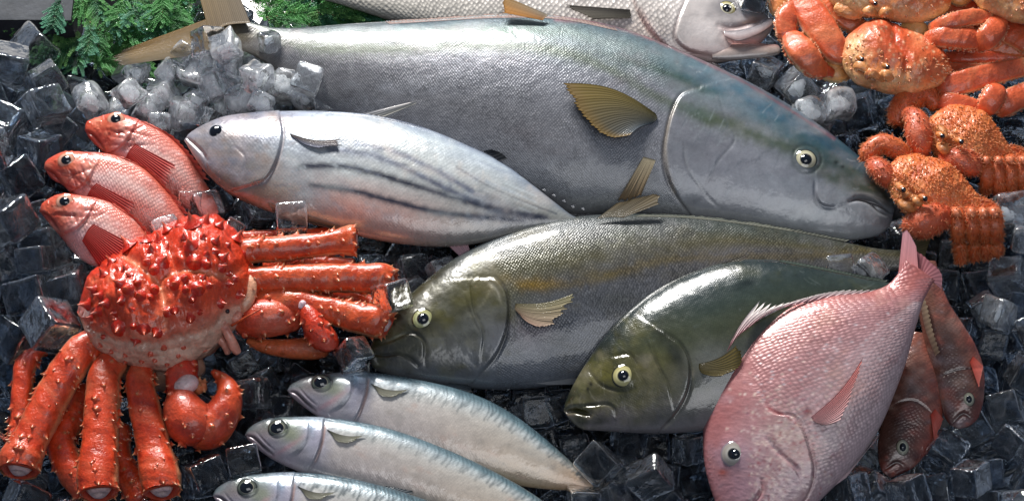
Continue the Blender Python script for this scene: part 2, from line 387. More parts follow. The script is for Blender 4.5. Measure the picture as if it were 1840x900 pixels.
def fin(name, parent, base, tip, body=None, z=None, lift=(.001, .004), cols=('6E6A50', '9A937A'), rays=22, rag=.12, ridge=.0003, nv=26, spiny=0, th=.0009, seed=1, curl=0, edge=None, bv=None, dark=.8):
    """base and tip are matching pixel curves; the fin rays run from one to the other"""
    nu = rays*6; rnd = np.random.RandomState(seed)
    B = cr(base, nu) if len(base) > 1 else np.repeat(np.array(base, float), nu, 0); T = cr(tip, nu)
    u = np.linspace(0, 1, nu); ph = u*rays
    rj = np.interp(ph, np.arange(rays+1), rnd.rand(rays+1))
    saw = .5+.5*np.cos(2*pi*ph)
    ext = 1-rag*rj-spiny*(1-saw)**1.5-.03*(1-saw)
    v = np.linspace(0, 1, nv)
    X = B[:, None]+(T-B)[:, None]*(v[None]*ext[:, None])[..., None]
    if curl:
        d = (T-B); nn = np.stack([-d[:, 1], d[:, 0]], 1); X = X+nn[:, None]*(curl*np.sin(pi*v))[None, :, None]
    pts = np.zeros((nu, nv, 3)); Nn = np.array(body.N) if body is not None else np.array([0, -.3, .95])
    bvv = (bv if bv is not None else (body.bv if body is not None else []))
    for i in range(nu):
        for j in range(nv):
            x, y = X[i, j]; L = lift[0]+(lift[1]-lift[0])*v[j]
            h = cast(x, y, bvv) if z is None else None
            if h is not None: q = np.array(h[0])
            elif z is not None: q = np.array(P(x, y, z(x, y) if callable(z) else z))
            else: q = np.array(P(x, y, body.zf(x, y)))
            pts[i, j] = q+Nn*L
    if z is None:   # smooth the jump where the fin leaves the body
        for _ in range(6): pts[1:-1, 1:-1] = (pts[:-2, 1:-1]+pts[2:, 1:-1]+pts[1:-1, :-2]+pts[1:-1, 2:]+pts[1:-1, 1:-1]*2)/6
    rid = ((saw-.5)*ridge)[:, None, None]*Nn*np.ones(nv)[None, :, None]
    top = (pts+rid+Nn*th/2).reshape(-1, 3); bot = (pts+rid-Nn*th/2).reshape(-1, 3)
    c0, c1 = lin(hexc(cols[0])), lin(hexc(cols[1])); f = (v**.8)[None, :, None]
    C = c0*(1-f)+c1*f
    if len(cols) > 2: # third colour runs across (leading -> trailing edge)
        c2 = lin(hexc(cols[2])); C = C*(1-u[:, None, None]**1.3)+c2*u[:, None, None]**1.3
    C = np.broadcast_to(C, (nu, nv, 3)).copy(); C *= (dark+(1.12-dark)*saw)[:, None, None]; C *= (.88+.24*np.interp(ph, np.arange(rays+1), rnd.rand(rays+1)))[:, None, None]
    if edge: ec = lin(hexc(edge)); ef = sm(v, .8, 1)[None, :, None]; C = C*(1-ef)+ec*ef
    C = C.reshape(-1, 3); n = nu*nv; F = grid(nu, nv); ed = []
    rim = np.concatenate([np.arange(nv), (np.arange(1, nu))*nv+nv-1, (nu-1)*nv+np.arange(nv-2, -1, -1), np.arange(nu-2, 0, -1)*nv]); r2 = np.roll(rim, -1)
    F = np.concatenate([F, F[:, ::-1]+n, np.stack([rim, r2, r2+n, rim+n], 1)])
    return mesh(name, np.concatenate([top, bot]), F, M_FIN, parent, col=np.concatenate([C, C]), solid=True)
# ---------------- the display: dark counter ----------------
def box(acc, x0, x1, y0, y1, z0, z1, col):
    V = [(x, y, z) for z in (z0, z1) for y in (y0, y1) for x in (x0, x1)]
    acc.add(V, np.array([[0, 2, 3, 1], [4, 5, 7, 6], [0, 1, 5, 4], [1, 3, 7, 5], [3, 2, 6, 7], [2, 0, 4, 6]]), col)
N = NT('wet_black_counter'); N.b.inputs['Base Color'].default_value = (.006, .007, .009, 1)
set_in(N.b, Roughness=.22); bu = N.n('ShaderNodeBump'); bu.inputs['Strength'].default_value = .25; bu.inputs['Distance'].default_value = .01
N.l(N.noise(N.n('ShaderNodeTexCoord').outputs['Object'], 9, 4), bu.inputs['Height']); N.l(bu.outputs[0], N.b.inputs['Normal'])
a = Acc(); box(a, -2.5, 2.5, -2.0, 2.5, -.16, -.10, (0, 0, 0))
tag(a.build('counter_surface', N.m, None, smooth=False), kind='structure')
# ---------------- fish ----------------
SK_YT = skin_mat('yellowtail_skin', 400, .33, .2, .6, .25, .2, .5, gain=.66)
SK_AJ = skin_mat('amberjack_skin', 360, .29, .12, .75, .3, .2, .7, gain=.50)
SK_SK = skin_mat('bonito_skin', 300, .28, .16, .0, .08, .20, .8, gain=.98)
SK_TR = skin_mat('trevally_skin', 480, .22, .05, .10, .08, .24, .9, gain=.52)
SK_BR = skin_mat('bream_skin', 215, .35, .1, .42, .35, .16, .5, gain=.9)
SK_SM = skin_mat('snapper_skin', 300, .24, .08, .18, .25, .22, .8)
SK_MK = skin_mat('mackerel_skin', 420, .27, .16, .04, .08, .2, .8, gain=1.12)
SK_RK = skin_mat('rockfish_skin', 300, .34, .05, .35, .4, .14, .6)
SK_BS = skin_mat('seabass_skin', 210, .34, .12, .55, .5, .10, .7)

# --- seabass along the top edge
r = empty('seabass', P(1000, 10, .03), 'pale silver sea bass with gaping mouth, cut off by the top edge', 'fish')
b = Body([(1392, 46, 1392, 46), (1380, 30, 1372, 74), (1350, 6, 1345, 100), (1300, -25, 1290, 110), (1230, -60, 1220, 108), (1120, -92, 1110, 98), (1000, -105, 990, 92), (880, -98, 880, 80), (780, -75, 790, 62), (700, -55, 720, 42), (640, -45, 650, 20), (580, -42, 590, 2), (540, -42, 545, -6)], (.035, 0, 0, 1000, 10), k=.42, nu=420, nv=120)
b.base([(0, [(-1, 'C8B8B4'), (-.2, 'D6CACA'), (.3, 'CFC6C8'), (.7, '6A6868'), (1, '3A3C40')]), (.3, [(-1, 'C9C2BC'), (0, 'DAD4D0'), (.5, 'CFC9C4'), (.8, '8E8C86'), (1, '50524E')]), (1, [(-1, 'A8A49A'), (0, 'C9C6BE'), (.5, 'B8B6AE'), (1, '4A4E48')])])
b.noscale([(1262, -80), (1232, 0), (1212, 50), (1200, 120)], -1, 14)
b.blob(1268, 52, 44, 34, 'E6DEDC', .8).blob(1306, 15, 44, 30, '55565C', .8).blob(1345, 18, 40, 14, '4A4A4E', .9, 25).blob(1130, 60, 60, 40, 'DCC9BC', .5).blob(1250, 95, 80, 16, 'C99E94', .6)
b.step([(1262, -60), (1232, 5), (1216, 45), (1214, 70), (1235, 90), (1275, 100)], .0035, 26, -1, col='6A5A60')
b.step([(1135, -60), (1140, 0), (1160, 45), (1195, 85)], .0045, 30, -1, col='8A6E68', st=.7)
b.groove([(1150, 20), (1172, 60), (1205, 98)], 5, .002, 'D9B0A4', .7)
b.groove([(1292, 46), (1320, 48), (1350, 40), (1380, 30)], 5, .003, '5A3A3A', .8)
b.line([(1292, 50), (1330, 56), (1352, 44)], 3, 'E8D8D6', .8)
b.groove([(1306, 60), (1330, 82), (1360, 86), (1392, 70)], 10, .008, 'D08A86', .7)
b.blob(1345, 74, 26, 14, 'DA9C98', .7).blob(1372, 88, 30, 8, 'C88A80', .7)
b.build('body', SK_BS, r)
# gaping jaws
j = Body([(1404, 90, 1404, 90), (1398, 82, 1400, 97), (1380, 80, 1378, 102), (1350, 78, 1345, 106), (1310, 80, 1308, 108), (1280, 90, 1280, 106)], (.042, 0, 0, 1300, 60), k=.5, nu=60, nv=40)
j.base([(0, [(-1, 'A8A09C'), (0, 'A89690'), (1, 'B07C74')])]); j.A[:] = 0; j.build('lower_jaw', SK_BS, r); j.obj.data.materials[0] = SK_SM
j = Body([(1389, 36, 1389, 36), (1386, 32, 1389, 44), (1368, 42, 1374, 56), (1348, 50, 1350, 68), (1325, 55, 1325, 74), (1300, 56, 1302, 66)], (.056, 0, 0, 1300, 60), k=.3, nu=60, nv=40)
j.base([(0, [(-1, 'B09490'), (0, 'B4AAAC'), (1, '68646A')])]); j.A[:] = 0; j.build('upper_jaw', SK_BS, r); j.obj.data.materials[0] = SK_SM
eye(b, r, 1306, 16, 18, 'A8A070', '3A3A3A', 'E0DCC0', .46)
fin('pectoral_fin', r, [(1132, 20), (1134, 34)], [(1010, 18), (1060, 44)], b, cols=('2E2A28', '4A4640', '5A564C'), rays=14, lift=(.002, .010))
fin('pelvic_fin', r, [(985, 28), (975, 38)], [(903, -4), (900, 26)], b, z=.10, cols=('8A8478', '8A6A3A', 'A06A28'), rays=12)

# --- big yellowtail
r = empty('yellowtail', P(1000, 200, .05), 'huge silver yellowtail with blue green back and olive stripe, largest fish, head to the right', 'fish')
b = Body([(1607, 377, 1607, 377), (1603, 358, 1600, 402), (1582, 325, 1583, 420), (1545, 285, 1540, 430), (1490, 240, 1480, 432), (1420, 193, 1400, 422), (1340, 148, 1310, 404), (1230, 98, 1200, 391), (1120, 56, 1100, 384), (1010, 34, 1000, 378), (900, 30, 900, 345), (800, 37, 800, 303), (700, 41, 712, 262), (610, 46, 630, 225), (540, 51, 560, 184), (490, 50, 508, 138), (455, 42, 468, 108), (425, 28, 436, 92), (402, 10, 412, 90), (385, -2, 396, 88)], (.055, 0, -.00008, 1000, 200), k=.40, nu=720, nv=200, kp=([0, .1, .4, .8, 1], [1.1, 1.05, 1, .9, .5]))
b.base([(0, [(-1, 'AEAEBC'), (-.35, 'B6B6C4'), (0, 'A8A8B4'), (.3, '5E6A62'), (.6, '39504A'), (1, '2E4650')]),
        (.12, [(-1, 'D2D2D8'), (-.6, 'C4C4CE'), (-.2, 'B2B2C2'), (.12, '9498A8'), (.28, '48564A'), (.42, '40523E'), (.58, '36586E'), (.85, '45697F'), (1, '38546A')]),
        (.34, [(-1, 'C2C0C8'), (-.7, 'B0AEBA'), (-.3, 'A2A0AE'), (.25, '9C9CAC'), (.42, '8A96A0'), (.5, '44605A'), (.58, '4A6A76'), (.75, '6C889A'), (1, '4A647A')]),
        (.6, [(-1, 'A8A6B0'), (-.6, '94929E'), (-.3, '86848F'), (.3, '8C8C9C'), (.55, '8C92A2'), (.68, '5A7268'), (.85, '5A7484'), (1, '4E6478')]),
        (.88, [(-1, '77747A'), (0, '75737E'), (.5, '7E7E84'), (.8, '57666A'), (1, '465660')]), (1, [(-1, '6A5A42'), (0, '77684A'), (1, '5C5C58')])])
for q in (((1590, 350), (1500, 320), (1425, 270), (1340, 235), (1250, 205), (1180, 175), (1100, 128), (1000, 92), (860, 82), (700, 88), (560, 86), (470, 62)),):
    b.line(q, 11, '4E5C36', .62, .5); b.line([(x+8, y+4) for x, y in q[:5]], 15, '4A5828', .55, .4)
b.blob(1120, 84, 150, 22, 'C4CCD2', .45, 14).blob(1350, 190, 120, 26, '5C8CB2', .45, 32).blob(1460, 262, 60, 20, '3F6A84', .5, 38).blob(1250, 200, 40, 18, '4A7058', .4, 20)
b.blob(1448, 288, 48, 30, '30403C', .75, 20).blob(1540, 330, 60, 14, '34402C', .7, 30).blob(1400, 330, 90, 50, 'AEB0C6', .35)
b.blob(1590, 400, 20, 12, 'B08488', .5).blob(1520, 400, 100, 24, 'C0BAC4', .5).blob(1290, 310, 90, 60, '9E9CB0', .4).blob(1320, 370, 90, 26, 'C0B8C4', .4)
b.noscale([(1195, 60), (1197, 170), (1192, 260), (1212, 330), (1240, 400)], -1, 18)
b.line([(1160, 66), (1230, 96), (1340, 150), (1420, 198), (1500, 250)], 3, 'A84A58', .5, .6); b.line([(1000, 34), (1090, 42), (1170, 68)], 5, 'C87888', .6)
b.step([(1258, 158), (1225, 170), (1208, 200), (1198, 240), (1193, 280), (1200, 320), (1216, 352), (1240, 385)], .0042, 60, -1, 3, col='7A6E6C', st=.75)
b.line([(1214, 192), (1202, 225), (1196, 262), (1199, 300), (1212, 345)], 3.4, 'C8B8AE', .6)
b.groove([(1228, 260), (1235, 300), (1255, 330), (1270, 352), (1290, 372)], 2, .0009, 'C8C4C8', .4)
b.groove([(1290, 170), (1310, 232), (1320, 250), (1290, 290), (1270, 330)], 2.2, .0007, '6A7078', .35)
b.groove([(1464, 328), (1466, 350), (1474, 366), (1490, 372), (1520, 368)], 2.2, .0012, '6E6A7C', .5)
b.step([(1466, 325), (1466, 352), (1476, 368), (1500, 373)], .002, 30, -1)
b.groove([(1526, 362), (1545, 356), (1566, 360), (1586, 372), (1604, 384)], 3.4, .0045, '15100E', .95, 2.6)
b.groove([(1538, 356), (1560, 362), (1582, 380), (1598, 388)], 4.0, .004, '1A1210', .9, 2.6)
b.line([(1530, 347), (1560, 349), (1600, 366)], 3, 'B8B0B4', .6)
b.bump(1448, 288, 30, .003); b.groove([(1424, 284), (1430, 268), (1450, 262), (1470, 272), (1476, 290), (1466, 306), (1448, 312), (1430, 304), (1424, 288)], 3, .0012, '39443C', .5)
for k in range(26):   # scratches on the gill plate
    x = random.uniform(1215, 1400); y = random.uniform(190, 370); L = random.uniform(8, 30); an = random.uniform(-1.2, -.3)
    b.line([(x, y), (x+cos(an)*L, y+sin(an)*L)], 1.2, random.choice(['C8D0DC', '6A7484']), .3)
b.wear(60, .02, .33, ['C4C0CC', '8E8C9C', 'B0AAB4', '98A0B0'], (5, 16), .35, 1).scratches(60, .05, .36, ['D4D8E4', '6C6C7C', '5A6A74'], 2, -20)
b.wear(90, .3, .95, ['5E5C66', 'A8A4B0', '8C8088', '70727E', 'B4B4C4'], (4, 14), .35, 3, 3).scratches(60, .35, .9, ['C8C8D4', '5A5862'], 4, 10)
b.blob(1502, 292, 5, 4, '1E2A28', .9, 0, 0).blob(1514, 300, 4, 3, '1E2A28', .9, 0, 0)
b.C *= [.97, 1.02, .95]; b.build('body', SK_YT, r)
eye(b, r, 1448, 287, 20.5, 'B4B094', '2A3030', 'D2CCB4', .5)
fin('pectoral_fin', r, [(1178, 206), (1181, 214), (1172, 224)], [(1007, 157), (1022, 182), (1042, 212), (1066, 240), (1098, 256), (1130, 252)], b, curl=.10, cols=('4A4420', '6E5C26', '39444E'), rays=24, rag=.05, lift=(.002, .012), edge='6A5630', seed=3)
fin('pelvic_fin', r, [(1156, 284), (1178, 290)], [(1104, 378), (1148, 366)], b, cols=('9A9078', '7A6448'), rays=14, rag=.12, lift=(.003, .012), seed=4)
fin('anal_fin', r, [(985, 374), (1020, 380), (1080, 386), (1140, 390)], [(975, 382), (1012, 388), (1076, 395), (1130, 399)], b, cols=('A0A0A4', '6A6A66'), rays=34, rag=.4, lift=(0, .0))
fin('dorsal_fin', r, [(700, 44), (900, 33), (1010, 36), (1110, 56)], [(690, 38), (890, 25), (1000, 27), (1104, 50)], b, cols=('8A7A78', '7E6860'), rays=60, rag=.35, lift=(0, 0), nv=8)
fin('tail_fin_lobe', r, [(402, 24), (388, 56), (404, 92)], [(215, 96), (196, 112), (214, 122)], b, cols=('5A4626', '7E5E22', '4E4020'), rays=26, rag=.10, lift=(.001, .004), z=.078, edge='3E3218', seed=5)
fin('tail_fin_lobe', r, [(378, 66), (404, 48), (450, 42)], [(346, -50), (378, -66), (412, -50)], b, cols=('5A4A34', '6E5A34', '5E5446'), rays=22, rag=.08, lift=(.001, .004), z=.078, seed=6)

# --- striped bonito
r = empty('bonito', P(650, 310, .05), 'silver bonito with dark lengthwise stripes and pink belly, head left, beside the red rockfish', 'fish')
b = Body([(331, 252, 331, 252), (336, 244, 340, 268), (360, 228, 366, 306), (400, 212, 410, 345), (450, 205, 455, 368), (520, 202, 515, 388), (600, 203, 590, 408), (680, 211, 670, 428), (760, 231, 750, 440), (840, 263, 825, 441), (900, 292, 890, 430), (960, 335, 950, 414), (1000, 366, 995, 404), (1030, 388, 1028, 402), (1050, 394, 1050, 406)], (.078, 0, -.00004, 650, 310), k=.42, nu=560, nv=170, kp=([0, .25, 1], [.9, 1, .8]))
b.base([(0, [(-1, '84604E'), (-.4, '86706A'), (.2, '84828C'), (.7, '84808C'), (1, '60606E')]), (.18, [(-1, '78685E'), (-.3, '78767C'), (.2, '767884'), (.6, '7C7C8C'), (1, '60667C')]),
        (.3, [(-1, 'C8A49C'), (-.6, 'AAA4AA'), (0, '9CA0AE'), (.5, 'A2A6BA'), (.85, '9AA0BC'), (1, '6A7290')]),
        (.45, [(-1, 'A88C8C'), (-.75, 'D69C94'), (-.45, 'C4ACAC'), (-.2, 'BEBEC4'), (.3, 'C4C6CC'), (.7, 'BCC2CC'), (.9, '98A2B8'), (1, '5A6484')]),
        (.75, [(-1, '8C8684'), (-.6, 'B2A8A8'), (-.2, 'A8A8AC'), (.4, 'B8BCC6'), (.8, 'A6B0C6'), (1, '5A6688')]), (1, [(-1, '8A8A84'), (0, '8E8E90'), (1, '50586A')])])
b.line([(590, 268), (650, 275), (720, 298), (800, 338), (880, 372), (960, 392)], 6, '3A3E5C', .85, .5)
b.line([(540, 300), (590, 298), (660, 308), (740, 332), (820, 356), (900, 378), (980, 392)], 6.2, '181C32', 1.0, .4)
b.line([(560, 333), (620, 340), (700, 360), (780, 380), (860, 390), (940, 396)], 6.2, '20243A', 1.0, .4)
b.line([(640, 258), (700, 270), (780, 305), (850, 345)], 5, '50587A', .75, .6)
b.line([(820, 300), (870, 330), (930, 358), (1000, 384)], 2, '3A3E50', .6); b.blob(900, 365, 80, 12, '4A4E60', .6, 24)
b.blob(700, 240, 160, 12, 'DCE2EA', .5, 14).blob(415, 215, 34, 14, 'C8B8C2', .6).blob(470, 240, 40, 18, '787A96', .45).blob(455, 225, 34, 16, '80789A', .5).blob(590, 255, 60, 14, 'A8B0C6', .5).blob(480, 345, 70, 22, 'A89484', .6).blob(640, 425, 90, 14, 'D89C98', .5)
b.blob(350, 290, 26, 22, 'A87A68', .5, 50)
for k in range(40):
    x = random.uniform(390, 560); y = random.uniform(215, 370); L = random.uniform(8, 34); an = random.uniform(-.5, .6)
    b.line([(x, y), (x+cos(an)*L, y+sin(an)*L)], random.uniform(.9, 2.2), random.choice(['B8C0D4', '60647C', 'C0B4BC', '565A78']), .35)
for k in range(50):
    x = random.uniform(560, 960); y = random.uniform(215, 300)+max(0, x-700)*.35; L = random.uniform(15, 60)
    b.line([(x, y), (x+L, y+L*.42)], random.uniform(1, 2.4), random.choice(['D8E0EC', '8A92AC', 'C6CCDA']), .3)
b.step([(503, 206), (508, 240), (502, 275), (490, 305), (474, 325), (450, 334), (420, 342)], .0035, 34, 1, 3, col='6A6478', st=.7)
b.line([(508, 212), (511, 240), (505, 275), (492, 308), (475, 328)], 1.8, 'C4B8BE', .7)
b.groove([(335, 247), (348, 258), (362, 272), (372, 288)], 3, .003, '2A1A18', .9)
b.groove([(372, 270), (370, 292), (378, 318)], 2, .0012, '6A4A50', .5); b.groove([(420, 262), (440, 282), (436, 312)], 2, .001, '606078', .4)
b.wear(90, .03, .26, ['A89CA4', '54505E', '9A8074', '8A8CA4', 'BEB4BC'], (4, 12), .5, 15, 1.8, 10).wear(60, .3, .95, ['D4D8E0', '9098AC', 'DCCCC8', 'A8A4B0'], (4, 12), .4, 16, 3.5, 22)
b.blob(388, 237, 22, 20, '7C7A88', .6)
b.C *= [.98, 1.02, .95]; b.build('body', SK_SK, r)
eye(b, r, 388, 236, 14.5, '3E4650', 'A8A8B0', '5E6A74', .72, hh=.35)
fin('pectoral_fin', r, [(521, 241), (524, 246), (530, 250)], [(634, 257), (622, 258), (612, 264), (600, 267), (580, 271)], b, curl=.06, cols=('4A4038', '5E524A', '74788A'), rays=10, rag=.2, lift=(.001, .004), seed=8)
fin('dorsal_fin', r, [(652, 204), (690, 210)], [(752, 189), (752, 193)], b, cols=('A0A0A6', 'D0CCCA', '9A9890'), rays=4, rag=.3, lift=(.0, .01), seed=9, z=.098)
fin('second_dorsal_fin', r, [(868, 272), (884, 281), (898, 290)], [(885, 272), (900, 278), (912, 288)], b, cols=('20242C', '101418'), rays=5, rag=.1, lift=(0, .004), z=.086)
fin('anal_fin', r, [(798, 434), (840, 437)], [(832, 466), (848, 462)], b, cols=('C09AA0', 'A88890'), rays=8, rag=.1, lift=(0, 0), z=.07)
fin('pelvic_fin', r, [(482, 366), (492, 384)], [(612, 410), (604, 416)], b, cols=('A08070', '7E6A60', '584A44'), rays=7, rag=.1, lift=(.002, .004), seed=11)
for k, (x, y) in enumerate([(972, 340), (990, 350), (1008, 360), (1024, 370), (1042, 374)]):
    fin('finlet', r, [(x, y), (x+6, y+4)], [(x+7, y-2), (x+9, y+3)], b, z=.076, cols=('40444C', '60646C'), rays=2, rag=.1, lift=(0, 0))

# --- amberjack
r = empty('amberjack', P(1000, 540, .05), 'grey green amberjack with gold flank stripe, head left, lying below the huge yellowtail', 'fish')
b = Body([(665, 632, 665, 632), (669, 612, 668, 656), (690, 582, 690, 671), (722, 545, 730, 682), (765, 505, 790, 691), (820, 463, 860, 698), (880, 432, 930, 698), (950, 408, 1000, 691), (1020, 393, 1070, 678), (1100, 386, 1150, 650), (1190, 387, 1230, 618), (1290, 394, 1310, 580), (1380, 408, 1390, 548), (1460, 424, 1465, 518), (1530, 438, 1535, 496), (1580, 447, 1585, 488), (1618, 450, 1622, 486)], (.052, -.00002, -.0001, 1000, 540), k=.40, nu=620, nv=190, kp=([0, .2, 1], [1.15, 1.0, .8]))
b.base([(0, [(-1, '5E6068'), (-.4, '625E54'), (.2, '4C4838'), (1, '363428')]), (.12, [(-1, '868894'), (-.5, '7E7E7E'), (0, '66644E'), (.5, '524C30'), (1, '4C4A3C')]),
        (.28, [(-1, '8C90A0'), (-.3, '8A8A92'), (.2, '6C6A52'), (.5, '5E5A38'), (.75, '74767A'), (1, '6A7480')]),
        (.42, [(-1, '9094A6'), (-.4, '9696A4'), (.1, '74747E'), (.34, '7A745C'), (.5, '8C8A7A'), (.8, '888C94'), (1, '5C6468')]),
        (.7, [(-1, '8A8C98'), (-.2, '8C8A96'), (.25, '8A8488'), (.45, '7A7258'), (.7, '6A706C'), (1, '4C5654')]), (1, [(-1, '8A8480'), (0, '8E8880'), (.4, '78725A'), (1, '4E524A')])])
b.line([(900, 500), (960, 510), (1010, 512), (1080, 500), (1180, 470), (1300, 462), (1420, 462), (1560, 452)], 8, '9A7E22', .42, .9)
b.blob(962, 512, 44, 12, 'B48A1E', .75).blob(1085, 492, 60, 10, '8A7428', .5).blob(1060, 545, 90, 30, '5E6270', .5).blob(860, 525, 36, 22, '6E6420', .7).blob(770, 500, 60, 16, '4A4424', .6, -38).blob(1120, 540, 60, 22, '5E5C50', .5)
b.blob(960, 600, 40, 30, 'AC8FA0', .5).blob(885, 500, 22, 30, 'B8A890', .5).blob(745, 645, 50, 14, '4C443A', .5).blob(850, 600, 30, 20, '8A8C84', .4).blob(930, 640, 90, 30, 'A8AABC', .5)
b.blob(762, 573, 42, 32, '383420', .7).blob(690, 632, 26, 20, '4A4440', .6)
b.noscale([(880, 440), (905, 500), (915, 560), (905, 620), (880, 700)], 1, 14)
b.step([(868, 500), (890, 500), (908, 522), (914, 560), (908, 600), (890, 640), (862, 672)], .0036, 40, 1, 3, col='3E3A30', st=.7)
b.step([(846, 520), (852, 560), (868, 600), (864, 640)], .0018, 24, 1, 2, col='56523E', st=.4)
b.groove([(835, 535), (848, 570), (865, 602)], 2.4, .001, '4A4636', .4)
b.groove([(876, 505), (892, 520), (900, 545)], 3, .001, 'C8C0B4', .6)
b.groove([(668, 634), (690, 638), (715, 636), (738, 644), (750, 656)], 3, .003, '24201C', .85, 3)
b.groove([(672, 618), (700, 612), (740, 598), (762, 612), (764, 640), (752, 656)], 3, .001, '4A4236', .5)
b.step([(700, 614), (740, 600), (760, 612), (762, 640)], .002, 26, 1)
b.line([(672, 650), (700, 652), (740, 664)], 4, '7A7468', .4)
b.bump(760, 573, 30, .003)
b.wear(110, .03, .30, ['7E7634', '3E3A1E', '8C8A80', '5A5424', 'A09A84', '54504A'], (4, 13), .5, 5, 1.5).scratches(70, .05, .3, ['A8A490', '2E2A1C'], 6, 60)
b.wear(80, .3, .95, ['5C5A50', 'A4A0A4', '7C7048', '8C8894'], (4, 13), .35, 7, 3).scratches(50, .3, .9, ['C0C0C8', '4A4A4C'], 8)
b.blob(716, 572, 4, 5, '1A1A14', .9, 0, 0).blob(708, 582, 3, 4, '1A1A14', .9, 0, 0)
b.C *= [.98, 1.02, .95]; b.build('body', SK_AJ, r)
eye(b, r, 760, 573, 20, 'A0A070', '24221A', 'C8C89A', .5)
fin('pectoral_fin', r, [(926, 546), (925, 556), (932, 564)], [(1040, 528), (1030, 545), (1014, 566), (990, 590), (966, 592)], b, curl=.07, cols=('6E6648', '8A8462', 'A88C7C'), rays=20, rag=.12, lift=(.0015, .007), seed=12)
fin('dorsal_fin', r, [(1072, 393), (1098, 390), (1120, 391)], [(1110, 366), (1184, 352), (1186, 368)], b, cols=('8A8474', '6A5A3C', '4E4430'), rays=14, rag=.08, lift=(0, .004), z=.088, seed=13)
fin('pelvic_fin', r, [(955, 688), (985, 691)], [(1040, 678), (1045, 690)], b, cols=('8A8C90', '6A6C70'), rays=8, rag=.1, lift=(0, .0), z=.045)
fin('dorsal_ridge_fin', r, [(1140, 389), (1240, 392), (1400, 412), (1520, 434)], [(1160, 384), (1250, 387), (1408, 407), (1526, 431)], b, cols=('6A6A60', '50544C'), rays=50, rag=.4, lift=(0, 0), nv=8)
fin('tail_fin', r, [(1612, 452), (1616, 470), (1614, 486)], [(1680, 410), (1664, 470), (1690, 530)], b, cols=('6A6450', '5A5238'), rays=22, rag=.05, lift=(0, .0), z=.03)

# --- trevally
r = empty('trevally', P(1250, 600, .09), 'dark olive trevally with parted lips, head left, between the amberjack and the pink sea bream', 'fish')
b = Body([(1013, 738, 1013, 738), (1016, 722, 1022, 752), (1032, 688, 1044, 770), (1058, 645, 1090, 774), (1092, 598, 1150, 777), (1136, 553, 1220, 777), (1190, 515, 1290, 768), (1255, 486, 1350, 738), (1320, 469, 1400, 700), (1390, 468, 1450, 655), (1460, 480, 1500, 612), (1520, 493, 1545, 575), (1570, 504, 1580, 548), (1605, 508, 1608, 535), (1640, 508, 1640, 530)], (.082, .00006, -.0001, 1200, 600), k=.38, nu=560, nv=180, kp=([0, .2, 1], [1.2, 1, .8]))
b.base([(0, [(-1, '8C8688'), (-.3, '7E7468'), (.2, '5C583C'), (.7, '2C3428'), (1, '1E2824')]), (.14, [(-1, '9A9496'), (-.6, '8A827C'), (-.2, '6C6840'), (.3, '5A5A30'), (.6, '303A32'), (1, '222E30')]),
        (.3, [(-1, '9C989C'), (-.5, '8A867C'), (0, '66683E'), (.3, '5A6048'), (.6, '465048'), (1, '2C3A3E')]),
        (.5, [(-1, 'A09CA0'), (-.4, '7A7A74'), (0, '5A6048'), (.3, '4C5A50'), (.7, '46565A'), (1, '2C3A3A')]), (1, [(-1, '5A5A40'), (0, '4E5640'), (.5, '3E4E48'), (1, '2A3838')])])
b.blob(1120, 675, 60, 42, '4E4C22', .55).blob(1180, 640, 44, 50, '7A7848', .45).blob(1095, 742, 60, 18, '9A8E92', .5).blob(1216, 640, 16, 36, '0C0E0C', .8, -28).blob(1190, 600, 26, 8, '1E2018', .7, 30).blob(1140, 720, 60, 16, '77743C', .5)
b.blob(1270, 640, 44, 36, 'A0A4A0', .5).blob(1250, 720, 60, 40, 'A09890', .5).blob(1300, 600, 80, 30, '5A6248', .4).blob(1200, 540, 80, 16, '5C7078', .4, -32).blob(1150, 660, 20, 20, '8C8250', .5).blob(1050, 700, 24, 24, '3A3E28', .5)
b.step([(1196, 600), (1222, 618), (1237, 645), (1240, 680), (1232, 712), (1212, 745), (1190, 768)], .0036, 40, 1, 3, col='1E2018', st=.6)
b.step([(1172, 624), (1184, 660), (1200, 690), (1206, 720)], .0018, 30, 1, 2, col='3E3E24', st=.45)
b.groove([(1160, 610), (1178, 650), (1202, 700)], 2.5, .001, '3E4030', .4)
b.line([(1246, 660), (1240, 706), (1214, 750), (1196, 768)], 3, 'C0B8A8', .5)
b.groove([(1016, 738), (1034, 736), (1048, 740), (1058, 744)], 5, .009, '0C0806', .95, 5)
b.groove([(1024, 730), (1060, 728), (1092, 726), (1104, 734), (1106, 746)], 2.4, .002, '5A5244', .6)
b.line([(1024, 762), (1070, 764), (1110, 760)], 4, 'AAA0A2', .5)
b.groove([(1060, 668), (1078, 690), (1110, 702), (1140, 698)], 3, .0015, '1E2016', .6); b.groove([(1102, 640), (1130, 636), (1146, 656)], 3, .0015, '1E2016', .6)
b.bump(1120, 675, 28, .003)
b.wear(110, .03, .30, ['8A8440', '33361C', 'A8A090', '5C6028', 'A0967A', '3C3A20'], (4, 13), .5, 9, 1.5).scratches(60, .04, .3, ['B8B498', '1E2014'], 10, 60)
b.wear(70, .3, .95, ['4C5A4E', '5E6A6A', '6A6A38', '38443E'], (5, 15), .35, 11, 3).scratches(60, .3, .9, ['8A9894', '2A322E'], 12)
b.blob(1062, 690, 4, 5, '0C0E0A', .9, 0, 0).blob(1056, 698, 3, 4, '0C0E0A', .9, 0, 0)
b.build('body', SK_TR, r)
eye(b, r, 1120, 675, 20, 'B8B07A', '1C1E14', 'D6D09C', .46, off=(0, 0))
fin('pectoral_fin', r, [(1256, 654), (1256, 662), (1260, 670)], [(1325, 622), (1334, 640), (1330, 660), (1300, 676)], b, curl=.08, cols=('4A4224', '625424'), rays=12, rag=.05, lift=(.001, .004))
